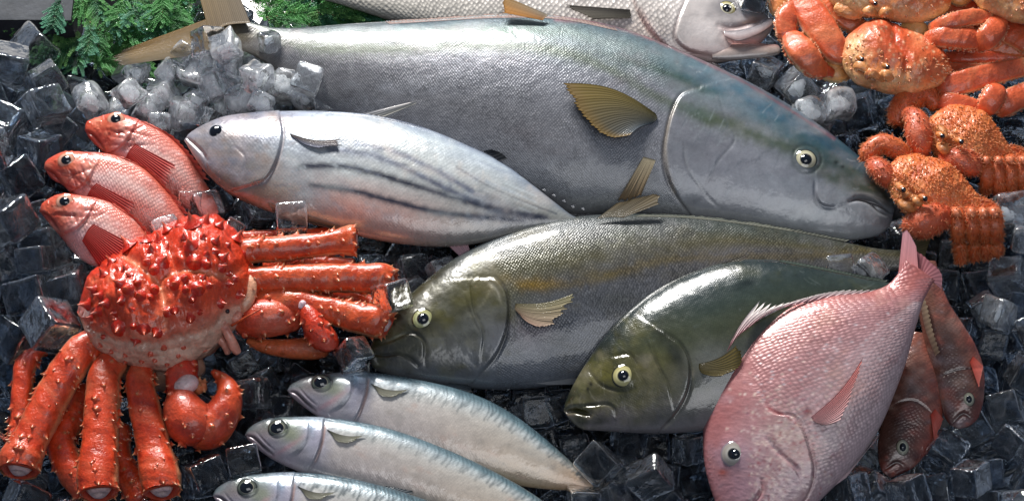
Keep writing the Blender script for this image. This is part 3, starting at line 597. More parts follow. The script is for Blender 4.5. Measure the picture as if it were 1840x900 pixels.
fin('dorsal_fin', r, [(1296, 474), (1320, 470), (1330, 470)], [(1330, 462), (1340, 458), (1342, 464)], b, cols=('4A4A40', '3A3028'), rays=5, rag=.2, lift=(0, .0), z=.135)
fin('dorsal_ridge_fin', r, [(1400, 470), (1480, 485), (1590, 507)], [(1404, 466), (1490, 481), (1596, 503)], b, cols=('3A463E', '2A342E'), rays=30, rag=.3, lift=(0, 0), nv=8)

# --- small snappers under the bream's tail
def snapper(label, st, z, ex, ey, er, k, dors, anal):
    r = empty('small_snapper', P(ex, ey, z), label, 'fish', 'small brown snappers beside the sea bream')
    b = Body(st, (z, 0, -.00012, ex, ey), k=.42, nu=200, nv=80)
    b.base([(0, [(-1, '5A2A28'), (0, '5E3E38'), (1, '4E2826')]), (.3, [(-1, 'A04A3C'), (-.5, '84564A'), (0, '664C44'), (.5, '503832'), (1, '5E3A32')]), (1, [(-1, '9E6052'), (0, '80584C'), (1, '7C5044')])])
    rn = random.Random(k)
    xs = [s[0] for s in st]+[s[2] for s in st]; ys = [s[1] for s in st]+[s[3] for s in st]
    for q in range(26):
        b.blob(rn.uniform(min(xs), max(xs)), rn.uniform(min(ys), max(ys)), rn.uniform(5, 16), rn.uniform(8, 26), rn.choice(['A05E50', '3A2420', '80706E', '94483C', '44302A', 'A08478']), rn.uniform(.3, .6), rn.uniform(0, 180), .8)
    b.blob(ex, ey, er*1.8, er*1.9, '3A2420', .5); b.bump(ex, ey, er*1.5, .002)
    m = st[4]; mx = (m[0]+m[2])/2
    b.groove([(m[0]+6, m[1]-2), (mx, m[1]-16), (m[2]-6, m[3]-2)], 2.5, .0012, '2E1A1A', .5); b.wear(60, .05, .9, ['C8705E', '3A2220', '8E7C80', 'B05A4A', '50302E', 'A8887E'], (3, 9), .5, k, 1.3)
    b.groove([((st[1][0]+st[1][2])/2-12, st[1][1]-6), (ex-10, ey+er+12), (ex+4, ey+er+20)], 3, .002, '2A0C0C', .8)
    b.build('body', SK_SM, r)
    eye(b, r, ex, ey, er, '8A8878', '3A2A22', 'B8B8A4', .48, sx=.8)
    fin('dorsal_fin', r, dors[0], dors[1], b, cols=('6A5248', '94806C'), rays=12, rag=.2, spiny=.15, lift=(.001, .006), seed=k)
    fin('pectoral_fin', r, anal[0], anal[1], b, cols=('A83A2C', 'C8685C'), rays=10, rag=.1, lift=(.001, .005), seed=k+1)
snapper('small reddish brown snapper with head down, the right hand one beneath the pink tail', [(1724, 770, 1724, 770), (1708, 764, 1740, 766), (1697, 748, 1757, 752), (1690, 720, 1768, 710), (1680, 680, 1768, 665), (1666, 630, 1754, 622), (1654, 580, 1730, 582), (1648, 540, 1706, 545), (1650, 505, 1690, 505), (1655, 470, 1682, 470)], .055, 1741, 717, 13, 1,
        ([(1652, 540), (1662, 590), (1680, 640)], [(1662, 536), (1674, 588), (1688, 634)]), ([(1742, 650), (1748, 640)], [(1758, 700), (1766, 660)]))
snapper('small brown snapper with head down, wedged against the belly of the pink sea bream', [(1600, 858, 1600, 858), (1586, 848, 1618, 852), (1578, 825, 1646, 836), (1578, 785, 1672, 800), (1588, 735, 1692, 755), (1600, 690, 1694, 715), (1614, 650, 1690, 672), (1628, 620, 1672, 635), (1640, 596, 1662, 600)], .04, 1622, 803, 14.5, 2,
        ([(1592, 720), (1604, 680), (1618, 645)], [(1600, 722), (1613, 684), (1626, 650)]), ([(1672, 745), (1680, 735)], [(1678, 800), (1694, 755)]))

# --- pink sea bream
r = empty('sea_bream', P(1460, 700, .10), 'large pink sea bream with spiny dorsal fin, head down at the bottom edge', 'fish')
b = Body([(1335, 962, 1335, 962), (1305, 940, 1392, 950), (1281, 890, 1442, 925), (1266, 830, 1492, 880), (1264, 760, 1545, 822), (1270, 700, 1582, 765), (1298, 636, 1610, 700), (1346, 587, 1630, 645), (1410, 551, 1642, 600), (1480, 534, 1652, 565), (1550, 527, 1660, 540), (1594, 512, 1668, 524), (1616, 488, 1674, 512), (1626, 468, 1680, 504)], (.095, .0001, -.00010, 1460, 700), k=.36, nu=520, nv=200, kp=([0, .3, .8, 1], [1.2, 1.05, .9, .6]))
b.base([(0, [(-1, 'B89CA8'), (0, 'B4909C'), (.6, 'A87478'), (1, 'A0686A')]), (.25, [(-1, 'C4B4BC'), (-.3, 'C2AEB4'), (.3, 'BA9AA2'), (.7, 'B08286'), (1, 'A87074')]),
        (.5, [(-1, 'CABEC4'), (-.5, 'C0A6AC'), (0, 'BC969A'), (.5, 'BC888A'), (.85, 'B87876'), (1, 'B07070')]), (.8, [(-1, 'B8989E'), (-.4, 'B88C90'), (.3, 'BC7C7A'), (1, 'B86C68')]), (1, [(-1, 'A86A6C'), (0, 'B8706C'), (1, 'A8686C')])])
b.noscale([(1350, 640), (1368, 725), (1420, 750), (1450, 780), (1462, 850), (1440, 940)], 1, 12)
b.blob(1420, 790, 44, 50, 'DCCABC', .6, -30).blob(1330, 870, 50, 40, 'A88AA0', .5).blob(1400, 870, 50, 40, 'D0B0B0', .4).blob(1400, 600, 60, 24, 'D6B0A8', .35, -35).blob(1500, 760, 90, 50, 'D2C0C4', .35, -45)
b.blob(1315, 815, 34, 30, 'A89CB4', .5).blob(1530, 700, 40, 20, 'D8A898', .4, -40).blob(1300, 735, 30, 60, 'B06868', .4)
for k in range(9):  # rows along the body
    o = k*17; b.line([(1395+o*.9, 770+o*.25), (1480+o*.75, 690+o*.22), (1570+o*.5, 600+o*.2), (1640+o*.1, 545)], 2.8, 'DCD0D6', .38)
for k in range(70):
    t = random.random(); x = random.uniform(1350, 1640); y = 540+(1640-x)*.35+random.uniform(0, 90); b.blob(x, y, 2.3, 2.0, 'E8E8F0', .85, 0, .1)
b.line([(1400, 650), (1460, 605), (1530, 565), (1600, 540)], 2, 'D8A8A0', .5)
b.step([(1375, 722), (1392, 742), (1425, 748), (1442, 770), (1456, 810), (1462, 850), (1450, 890), (1420, 925)], .004, 50, 1, 3, col='8A5A64', st=.6)
b.line([(1380, 732), (1415, 750), (1436, 766)], 2.4, 'A8383E', .7)
b.step([(1374, 780), (1398, 812), (1424, 836), (1438, 862)], .002, 40, 1, 2, col='96808E', st=.5); b.groove([(1370, 778), (1400, 815), (1432, 842)], 3.4, .0016, '8E7C90', .6)
b.groove([(1440, 745), (1452, 775), (1462, 800)], 4, .001, 'A08A98', .3)
b.groove([(1340, 912), (1366, 886), (1368, 862)], 4, .0025, 'A05A62', .7); b.blob(1300, 848, 9, 7, 'A04A38', .8)
b.blob(1448, 738, 12, 9, '7A1C1C', .9)
for k in range(760):   # pale and reddish flecks on the cheek and gill cover
    x = random.gauss(1405, 46); y = random.gauss(815, 62)
    if x < 1345 and y > 780: continue
    b.blob(x, y, random.uniform(1.4, 2.6), random.uniform(2, 4), random.choice(['F4ECE4', 'ECDCDC', 'A8646C', 'F6EEE0', '9C7484']), .7, random.uniform(-40, 10), 0)
b.bump(1318, 815, 34, .003)
b.wear(70, .05, .9, ['D8C8CC', 'A86A6C', 'C09090', 'B8A4B0', 'CFA898'], (5, 15), .4, 13, 2, -50)
b.disp += np.where(b.A < .5, .0004*np.maximum(fbm(b.px/4, b.py/4, seed=5), -.2), 0)
b.C *= [1.0, .88, .86]; b.build('body', SK_BR, r)
eye(b, r, 1318, 815, 22, '9C948C', '8A7C84', 'B8B4AC', .40, off=(.12, -.05))
fin('pectoral_fin', r, [(1458, 750), (1464, 758), (1476, 764)], [(1553, 645), (1549, 664), (1538, 692), (1528, 724), (1512, 758)], b, curl=.06, cols=('C08A8C', 'C87A74', 'D0A8A8'), rays=13, rag=.06, lift=(.002, .010), seed=21, ridge=.0012)
fin('dorsal_fin', r, [(1306, 632), (1324, 606), (1346, 588), (1375, 567), (1400, 555), (1430, 547), (1480, 537), (1560, 528)], [(1366, 540), (1380, 541), (1396, 545), (1416, 543), (1436, 540), (1462, 532), (1500, 523), (1574, 520)], b, cols=('B07A80', 'E8E0DC'), rays=19, rag=.06, spiny=.62, lift=(0, .0), z=lambda x, y: .126, seed=22, ridge=.0018, nv=18, curl=-.05)
fin('tail_fin_lobe', r, [(1614, 492), (1634, 484), (1650, 486)], [(1622, 416), (1629, 412), (1646, 440)], b, cols=('B87070', 'B07C84'), rays=16, rag=.03, lift=(.001, 0), z=.128, seed=23)
fin('tail_fin_lobe', r, [(1640, 478), (1664, 492), (1680, 510)], [(1634, 440), (1668, 466), (1692, 492), (1692, 520)], b, cols=('A85E62', '8C5058', '745058'), rays=12, rag=.05, lift=(.001, 0), z=.120, seed=24)
fin('pelvic_fin', r, [(1500, 872), (1520, 858)], [(1575, 790), (1583, 776)], b, cols=('C8B0B4', 'BFA8AC'), rays=6, rag=.05, lift=(0, .0), z=.085, seed=25)

# --- mackerels
MK = [('topmost of the three silver mackerels, snout beside the dark ice, tail showing', [(516, 701, 516, 701), (521, 692, 524, 712), (545, 680, 556, 738), (600, 671, 605, 768), (660, 669, 665, 800), (750, 682, 748, 830), (850, 708, 838, 856), (920, 743, 905, 868), (980, 788, 960, 876), (1025, 828, 1010, 880), (1055, 858, 1045, 878), (1070, 872, 1066, 880)], (577, 687), (697, 700), (.045, 0, -.0001, 700, 750)),
      ('middle one of the three silver mackerels, lying between the other two', [(440, 781, 440, 781), (446, 770, 448, 792), (472, 755, 482, 820), (530, 749, 540, 848), (600, 752, 606, 872), (700, 770, 700, 896), (800, 806, 792, 925), (880, 843, 862, 950), (950, 882, 930, 965), (1010, 925, 990, 980), (1050, 958, 1040, 990)], (499, 769), (618, 782), (.05, 0, -.0001, 620, 830)),
      ('lowest of the three silver mackerels, cut off by the bottom edge', [(382, 890, 382, 890), (388, 878, 392, 905), (420, 860, 425, 935), (480, 850, 485, 960), (560, 850, 560, 985), (660, 866, 655, 1010), (760, 896, 750, 1040), (860, 935, 850, 1065), (950, 990, 940, 1085), (1000, 1030, 995, 1095)], (444, 876), (566, 884), (.055, 0, -.0001, 580, 920))]
for k, (lab, st, ey, pf, z) in enumerate(MK):
    r = empty('mackerel', P(z[3], z[4], z[0]), lab, 'fish', 'silver mackerels at the bottom')
    b = Body(st, z, k=.46, nu=440, nv=120, kp=([0, .2, 1], [1.0, 1, .9]))
    b.base([(0, [(-1, '9A8C94'), (0, '988C94'), (.5, '6E7A80'), (1, '3A4448')]), (.12, [(-1, 'A898A0'), (-.2, '9A98A2'), (.3, '6E7662'), (.7, '56625E'), (1, '44525A')]), (.2, [(-1, 'AA9C9E'), (-.2, 'A8A8B2'), (.3, '9A9AAA'), (.7, '8A9AA8'), (1, '5C6C78')]),
            (.3, [(-1, 'B8A8A2'), (-.4, 'BDB2AE'), (.2, 'BEB8B4'), (.5, 'B0B2B0'), (.68, 'B4BEC4'), (.85, '6A8490'), (1, '3E5560')]),
            (.8, [(-1, 'B8A080'), (-.3, 'C4B4A2'), (.3, 'C0BAB0'), (.55, 'BCC2C2'), (.75, '708890'), (1, '3A505C')]), (1, [(-1, 'A88060'), (.3, 'B09070'), (1, '6A6A60')])])
    tp = np.array([s[:2] for s in st], float); bt = np.array([s[2:] for s in st], float)
    cb = cr(np.concatenate([tp, bt], 1), 90)
    for q in range(20, 86):  # dark wavy bars on the back
        T = cb[q, :2]; B = cb[q, 2:]; off = random.uniform(-.02, .02); w1 = .20+.05*sin(q*1.7)
        p0 = T+(B-T)*.02; p1 = T+(B-T)*(.5*w1)+np.array([3, 0]); p2 = T+(B-T)*w1+np.array([-4+random.uniform(-3, 3), 0])
        b.line([tuple(p0), tuple(p1), tuple(p2)], random.uniform(1.6, 3), '2A3C44', random.uniform(.4, .85)*(1 if k == 2 else .25+.75*(q/86)), .5)
    e = np.array(ey); 
    for q in range(36):
        rr = random.uniform(.3, .95); i = random.randint(22, 85); c0 = cb[i, :2]*(1-rr)+cb[i, 2:]*rr
        b.blob(c0[0], c0[1], random.uniform(5, 16), random.uniform(2, 6), random.choice(['8E8478', 'D0C2B4', 'C09C8C', '98948E']), .3, 22, .9)
    b.blob(e[0]+30, e[1]+12, 26, 22, '7E8660', .6).blob(e[0]+18, e[1]+34, 34, 5, 'B08088', .6, -32).blob(e[0]+42, e[1]+40, 12, 8, '2E2A38', .5).blob(e[0]-20, e[1]+10, 26, 14, '8E7C88', .5, 35).blob(e[0]+70, e[1]+20, 26, 40, '9C98AE', .5)
    b.blob(e[0]+62, e[1]-4, 8, 16, '5E86A0', .4)
    b.step([(e[0]+56, e[1]-8), (e[0]+54, e[1]+18), (e[0]+38, e[1]+40), (e[0]+18, e[1]+52)], .0014, 16, 1, 2, col='5A5A60', st=.4)
    b.step([(e[0]+84, e[1]-14), (e[0]+80, e[1]+20), (e[0]+70, e[1]+50), (e[0]+56, e[1]+74)], .003, 26, 1, 2.5, col='5A4A50', st=.75); b.line([(e[0]+86, e[1]-6), (e[0]+80, e[1]+26), (e[0]+68, e[1]+60)], 1.8, 'C8A090', .5)
    s0 = np.array(st[0][:2]); b.groove([tuple(s0+(2, 1)), tuple(s0+(16, 5)), tuple(s0+(34, 22)), tuple(s0+(50, 36))], 2.6, .0025, '2A2028', .9)
    b.groove([tuple(s0+(22, -4)), tuple(s0+(36, 12)), tuple(s0+(52, 26))], 2, .001, '5E5460', .4); b.line([tuple(s0+(4, 10)), tuple(s0+(26, 30)), tuple(s0+(50, 48))], 4, 'B0A0A8', .5)
    b.bump(e[0], e[1], 22, .0018); b.groove([(e[0]-19, e[1]-2), (e[0]-10, e[1]-15), (e[0]+6, e[1]-16), (e[0]+18, e[1]-4), (e[0]+16, e[1]+10), (e[0], e[1]+17), (e[0]-14, e[1]+12), (e[0]-19, e[1])], 2.4, .001, '2A3038', .6)
    b.build('body', SK_MK, r)
    eye(b, r, e[0], e[1], 15.5, '5A6058', '2E3230', 'D8D0B8', .62, sx=1.1, off=(-.08, .02), hh=.35)
    x, y = pf; fin('pectoral_fin', r, [(x-31, y-11), (x-27, y-7), (x-21, y)], [(x+39, y+1), (x+26, y+7), (x+10, y+14), (x-8, y+13)], b, curl=.09, cols=('4A4A42', '6E6E5C', '8A887A'), rays=10, rag=.05, lift=(.0006, .002), seed=30+k)
    if k == 0: fin('tail_fin', r, [(1056, 862), (1064, 878)], [(1098, 866), (1072, 900)], b, cols=('5A4A3A', '4A4038'), rays=10, rag=.05, z=.03)
    i = 44; q = cb[i]; 
    fin('dorsal_fin', r, [tuple(q[:2]+(0, 2)), tuple(q[:2]+(18, 6)), tuple(q[:2]+(36, 14))], [tuple(q[:2]+(14, -6)), tuple(q[:2]+(52, 2)), tuple(q[:2]+(56, 12))], b, cols=('4A545C', '20262A'), rays=8, rag=.3, lift=(0, 0), z=z[0]+.002)

# --- red rockfish
RK = [('uppermost red rockfish, eye showing at its top edge, nose against the clear ice', [(152, 234, 152, 234), (156, 220, 160, 248), (178, 211, 180, 268), (210, 208, 215, 292), (255, 218, 248, 322), (300, 243, 285, 350), (340, 284, 320, 368), (365, 322, 345, 380), (385, 352, 372, 392), (400, 370, 392, 400)], (208, 213), (.065, 0, -.0002, 270, 290), (245, 262)),
      ('middle red rockfish lying between the two others of its kind', [(79, 302, 79, 302), (83, 290, 90, 318), (108, 278, 118, 338), (155, 274, 158, 366), (210, 280, 205, 396), (258, 303, 248, 418), (300, 345, 285, 428), (330, 384, 318, 432), (345, 408, 336, 432), (352, 420, 345, 436)], (119, 287), (.075, 0, -.0002, 200, 340), (175, 332)),
      ('lowest red rockfish with wide eye, half covered by the king crab shell', [(71, 380, 71, 380), (76, 366, 82, 394), (104, 353, 108, 424), (150, 353, 140, 462), (200, 365, 185, 486), (242, 396, 225, 500), (270, 432, 250, 512), (290, 465, 275, 520), (300, 485, 290, 525)], (116, 361), (.085, 0, -.0002, 170, 410), (170, 405))]
for k, (lab, st, e, z, g) in enumerate(RK):
    r = empty('rockfish', P(z[3], z[4], z[0]), lab, 'fish', 'red rockfish at the left')
    b = Body(st, z, k=.5, nu=320, nv=130, kp=([0, .3, 1], [1.05, 1, .8]))
    b.base([(0, [(-1, 'C8523E'), (0, 'D65A40'), (1, 'D04A30')]), (.2, [(-1, 'CC6256'), (-.2, 'D66A52'), (.3, 'DA7A58'), (1, 'CC4E34')]), (.36, [(-1, 'D8AAA6'), (-.4, 'DC9290'), (.1, 'E8C4C0'), (.5, 'DA8478'), (1, 'B84A38')]),
            (.6, [(-1, 'E09A92'), (-.3, 'DC7A6C'), (.2, 'EAC2BA'), (.6, 'DC8C80'), (1, 'D06650')]), (1, [(-1, 'D46A5C'), (0, 'DC7060'), (1, 'BE5440')])])
    b.noscale([(g[0]+5, g[1]-70), (g[0]-12, g[1]-20), (g[0]-30, g[1]+10), (g[0]-62, g[1]+40)], 1, 8)
    b.step([(g[0]-2, g[1]-34), (g[0]-12, g[1]-16), (g[0]-30, g[1]+4), (g[0]-58, g[1]+18)], .003, 22, 1, 3, col='9A2A28', st=.6)
    b.blob(g[0]-12, g[1]+14, 26, 20, 'DCC0C4', .7, 20).blob(e[0]-10, e[1]+18, 40, 20, 'B82E22', .5).blob(e[0]+22, e[1]+36, 22, 10, 'D0806C', .5, 15)
    rn = random.Random(k+50)
    for q in range(46): b.blob(rn.uniform(e[0]-40, g[0]+10), rn.uniform(e[1]-8, e[1]+60), rn.uniform(3, 10), rn.uniform(2, 5), rn.choice(['E09478', 'A8281E', 'D86A4A', '9A2420', 'E8B09C']), .45, rn.uniform(-30, 60), .8)
    for q in range(70): 
        x = rn.uniform(g[0]-20, g[0]+150); y = rn.uniform(g[1]-60, g[1]+110); b.blob(x, y, rn.uniform(3, 12), rn.uniform(2, 5), rn.choice(['F0D0CC', 'C04A44', 'D8A094', 'F2DCD8', 'C8605A']), .45, 30, .9)
    for q in range(10): b.groove([(e[0]+rn.uniform(-30, 50), e[1]+rn.uniform(12, 60)), (e[0]+rn.uniform(0, 70), e[1]+rn.uniform(16, 60))], 2.4, .001, 'A02A22', .35)
    s0 = np.array(st[0][:2]); b.groove([tuple(s0+(1, 2)), tuple(s0+(16, 10)), tuple(s0+(34, 34))], 3, .003, '7A1814', .75)
    b.groove([(e[0]-14, e[1]+22), (e[0]+16, e[1]+26), (e[0]+50, e[1]+14)], 2.5, .0013, '8A2018', .5); b.bump(e[0], e[1], 22, .003)
    b.disp += .0012*np.maximum(fbm(b.px/5, b.py/5, seed=k), 0)*(1-b.A)
    b.build('body', SK_RK, r)
    eye(b, r, e[0], e[1]+1, 14.5, 'D8A48C', 'C87860', 'C89884', .52, sx=1.12, hh=.3)
    fin('pectoral_fin', r, [(g[0]-22, g[1]+28), (g[0]-10, g[1]+6), (g[0]-2, g[1]-2)], [(g[0]+18, g[1]+90), (g[0]+58, g[1]+72), (g[0]+76, g[1]+40)], b, cols=('B4302A', 'C84640', 'D0605A'), rays=15, rag=.12, lift=(.0015, .006), seed=60+k, ridge=.0016, dark=.5, edge='D88078')
    tp = [tuple(s[:2]) for s in st[4:8]]
    fin('dorsal_fin', r, tp, [(x+14, y+4) for x, y in tp], b, cols=('B03C34', 'C86A58'), rays=12, rag=.3, spiny=.3, lift=(.001, .003), seed=70+k)
# ---------------- crabs ----------------
SH_KING = shell_mat('king_crab_shell', .3, 1.0, .5, 70, .4, 300, .26, .05)
SH_SNOW = shell_mat('snow_crab_shell', .34, .8, .42, 90, .4, 420, .22, .06)
SH_HAIR = shell_mat('hairy_crab_shell', .42, .8, .35, 120, .25, 600, .22, .1)
UP = np.array([0, -.35, .94]); UP /= np.linalg.norm(UP)
def cone(acc, p, n, r, h, c0, c1, seg=7, sharp=2.0):
    n = np.array(n, float); n /= np.linalg.norm(n); x = np.cross(n, [.3, .8, .5]); x /= np.linalg.norm(x); y = np.cross(n, x)
    L = np.array([0, .25, .6, 1.0]); R = r*np.array([1.7, .85, .36, .04]); a = np.arange(seg)*2*pi/seg
    V = (np.array(p)[None, None]+n*(L*h-r*.15)[:, None, None]+R[:, None, None]*(x*np.cos(a)[None, :, None]+y*np.sin(a)[None, :, None])).reshape(-1, 3)
    f = (L**2.2)[:, None, None]; C = np.broadcast_to(np.array(c0)*(1-f)+np.array(c1)*f, (4, seg, 3)).reshape(-1, 3)
    acc.add(V, grid(4, seg, True), C)
def limb(name, parent, mat, pts, top='C8301C', bot='E0A078', flat=1.0, spikes=0, sp=(3, 8), tip='F0C8A0', cut=None, seed=0, n=60, seg=24, rough=.04, ends=(.6, .6), hairs=0, ridge=None, mottle='A82010', ven=None, bump=0.0, edge=0, rows=False, box=1.0):
    """tapered shell segment through (px, py, z, radius in px) points"""
    rn = np.random.RandomState(seed+1); q = np.array(pts, float)
    W = np.concatenate([Pn(q[:, 0], q[:, 1], q[:, 2]), q[:, 3:4]*MPP], 1); R = cr(W, n); C = R[:, :3]; rad = R[:, 3].copy()
    T = np.gradient(C, axis=0); T /= np.linalg.norm(T, axis=1)[:, None]
    D = UP if ven is None else -np.array(ven, float)/np.linalg.norm(ven)
    Y = D-T*(T@D)[:, None]; Y /= np.linalg.norm(Y, axis=1)[:, None]; X = np.cross(T, Y)
    t = np.linspace(0, 1, n)
    L = np.linalg.norm(np.diff(C, axis=0), axis=1).sum(); e0, e1 = rad[0]*ends[0], rad[-1]*ends[1]
    s = t*L
    if ends[0]: rad *= np.sqrt(np.clip(1-(1-np.clip(s/max(e0, 1e-6), 0, 1))**2, .0, 1))
    if cut is None and ends[1]: rad *= np.sqrt(np.clip(1-(1-np.clip((L-s)/max(e1, 1e-6), 0, 1))**2, .0, 1))
    a = np.linspace(0, 2*pi, seg, endpoint=False); ca, sa = np.cos(a), np.sin(a)
    qa, qs = np.sign(ca)*np.abs(ca)**box, np.sign(sa)*np.abs(sa)**box
    nz = 1+rough*fbm((t*L*60)[:, None]+ca*.8, sa*1.3+seed, np.zeros((n, seg))+seed*3.1)+bump*np.maximum(fbm((t*L*330)[:, None]+ca*2, sa*3+seed, np.zeros((n, seg))), 0)
    if ridge: nz = nz-ridge*np.exp(-((sa[None]-.95)/.12)**2)*np.ones((n, 1))
    V = C[:, None]+((X[:, None]*qa[None, :, None])+(Y[:, None]*(qs*flat)[None, :, None]))*(rad[:, None]*nz)[..., None]
    f = sm(sa, -.75, .15)[None, :, None]*np.ones((n, 1, 1)); nn = fbm((t*L*90)[:, None]+ca, sa*1.5, np.zeros((n, seg))+seed)
    f = np.clip(f+.25*nn[..., None], 0, 1)
    Cc = lin(hexc(bot))*(1-f)+lin(hexc(top))*f; g = (sm(nn, .15, .6)*.5)[..., None]; Cc = Cc*(1-g)+lin(hexc(mottle))*g
    if edge: eg = (sm(np.abs(ca), .82, 1)*edge)[None, :, None]; Cc = Cc*(1-eg)+lin(hexc(tip))*eg
    if rows: jt = (1-sm(np.minimum(t, 1-t), .02, .10))[:, None, None]*.6; Cc = Cc*(1-jt)+lin(hexc('ECC088'))*jt
    acc = Acc(); V = V.reshape(-1, 3); Cc = Cc.reshape(-1, 3); F = [grid(n, seg, True)]
    k = n*seg; j = np.arange(seg); j2 = (j+1) % seg; F.append(np.stack([j2, j, np.full(seg, k)], 1)); V = np.concatenate([V, C[:1]]); Cc = np.concatenate([Cc, Cc[:1]])
    if cut is None:
        F.append(np.stack([(n-1)*seg+j, (n-1)*seg+j2, np.full(seg, k+1)], 1)); V = np.concatenate([V, C[-1:]]); Cc = np.concatenate([Cc, Cc[-1:]])
    acc.add(V, F, Cc)
    if cut:   # sawn end: shell rim, recessed pale meat
        rings = []; cc = []
        for rr, dz, col in ((1, 0, top), (.86, .06, 'D85A40'), (.72, -.28, 'B83428'), (.60, -.10, 'E0B8B0'), (.42, .10, cut), (.18, -.05, 'D0B4B0'), (.02, -.3, 'B08888')):
            rings.append(C[-1]+T[-1]*dz*rad[-1]+(X[-1]*ca[:, None]+Y[-1]*(sa*flat)[:, None])*rad[-1]*rr*(1+.08*np.sin(a*3+seed))[:, None]); cc.append(np.broadcast_to(lin(hexc(col)), (seg, 3)))
        acc.add(np.concatenate(rings), grid(7, seg, True), np.concatenate(cc))
    for i in range(spikes):
        u = rn.randint(int(n*.08), int(n*.95)); v = rn.choice([rn.uniform(0, 2*pi), rn.choice([.0, pi, pi/2, .6, 2.5])+rn.uniform(-.2, .2)]) if not rows else rn.choice([.0, pi, .35, 2.8, 0, pi])+rn.uniform(-.12, .12)
        d = X[u]*cos(v)+Y[u]*sin(v)*flat; p = C[u]+d*rad[u]; h = rn.uniform(*sp)*MPP
        if rad[u] > 1e-4: cone(acc, p, d/np.linalg.norm(d)+T[u]*.35, h*.62, h*1.15, lin(hexc(top)), lin(hexc(tip)), 8)
    if cut:
        for i in range(11):
            v = i*2*pi/11+rn.uniform(-.2, .2); d = X[-2]*cos(v)+Y[-2]*sin(v)*flat; h = rn.uniform(5, 10)*MPP
            cone(acc, C[-2]+d*rad[-2]*.97, d*.9+T[-2]*.8, h*.55, h*1.2, lin(hexc(top)), lin(hexc(tip)), 8)
    for i in range(hairs):
        u = rn.randint(1, n-1); v = rn.uniform(0, 2*pi); d = X[u]*cos(v)+Y[u]*sin(v)*flat; p = C[u]+d*rad[u]; h = rn.uniform(4, 8)*MPP
        cone(acc, p, d/np.linalg.norm(d)+T[u]*.7+rn.randn(3)*.35, h*.16, h, lin(hexc(top))*.9, lin(hexc(tip)), 4)
    o = acc.build(name, mat, parent)
    for m in o.data.materials: pass
    return o
def shell(parent, st, z, k, mat, rows, edits, spikes, tip='F0B890', name='carapace', nu=260, nv=160, kp=None, hairs=0, hc=('C87038', 'F0B880'), seed=1, sq=1.0):
    b = Body(st, z, k=k, nu=nu, nv=nv, kp=kp, sq=sq); b.A[:] = 0; b.base(rows); edits(b)
    o = b.build('tmp', mat, parent); h0 = b.bv
    acc = Acc(); me = o.data; V = np.zeros(len(me.vertices)*3); me.vertices.foreach_get('co', V); V = V.reshape(-1, 3)+np.array(o['org'])
    C = np.zeros(len(V)*4); me.color_attributes['Col'].data.foreach_get('color', C); C = C.reshape(-1, 4)[:, :3]
    q = [f for f in me.polygons]; F4 = np.array([tuple(f.vertices) for f in q if len(f.vertices) == 4]); F3 = np.array([tuple(f.vertices) for f in q if len(f.vertices) == 3])
    acc.add(V, [F4, F3] if len(F3) else [F4], C)
    cx = np.mean([s[0] for s in st]); cy = np.mean([s[1] for s in st])*.5+np.mean([s[3] for s in st])*.5
    cen = np.array(P(cx, cy, z[0]))
    for (x, y, s, c) in spikes:
        h = cast(x, y, h0)
        if h is None: continue
        p = np.array(h[0]); nn = np.array(h[1]); 
        if nn@np.array(ray(x, y)) > 0: nn = -nn
        out = p-cen; out /= np.linalg.norm(out); cone(acc, p, nn*.8+out*.45, s*.58*MPP, s*1.45*MPP, lin(hexc(c)), lin(hexc(tip)), 10)
    rn = random.Random(seed)
    if hairs:
        xs = [s[0] for s in st]+[s[2] for s in st]; ys = [s[1] for s in st]+[s[3] for s in st]
        for i in range(hairs):
            h = cast(rn.uniform(min(xs), max(xs)), rn.uniform(min(ys)-30, max(ys)), h0)
            if h is None: continue
            nn = np.array(h[1]); nn = nn if nn@np.array(FWD) < 0 else -nn; L = rn.uniform(3, 5.5)*MPP
            cone(acc, np.array(h[0]), nn+np.array([rn.uniform(-.5, .5), rn.uniform(-.8, .2), 0]), L*.28, L, lin(hexc(hc[0])), lin(hexc(hc[1])), 4)
    bpy.data.objects.remove(o); BVHS.pop()
    o = acc.build(name, mat, parent); b.obj = o; return b
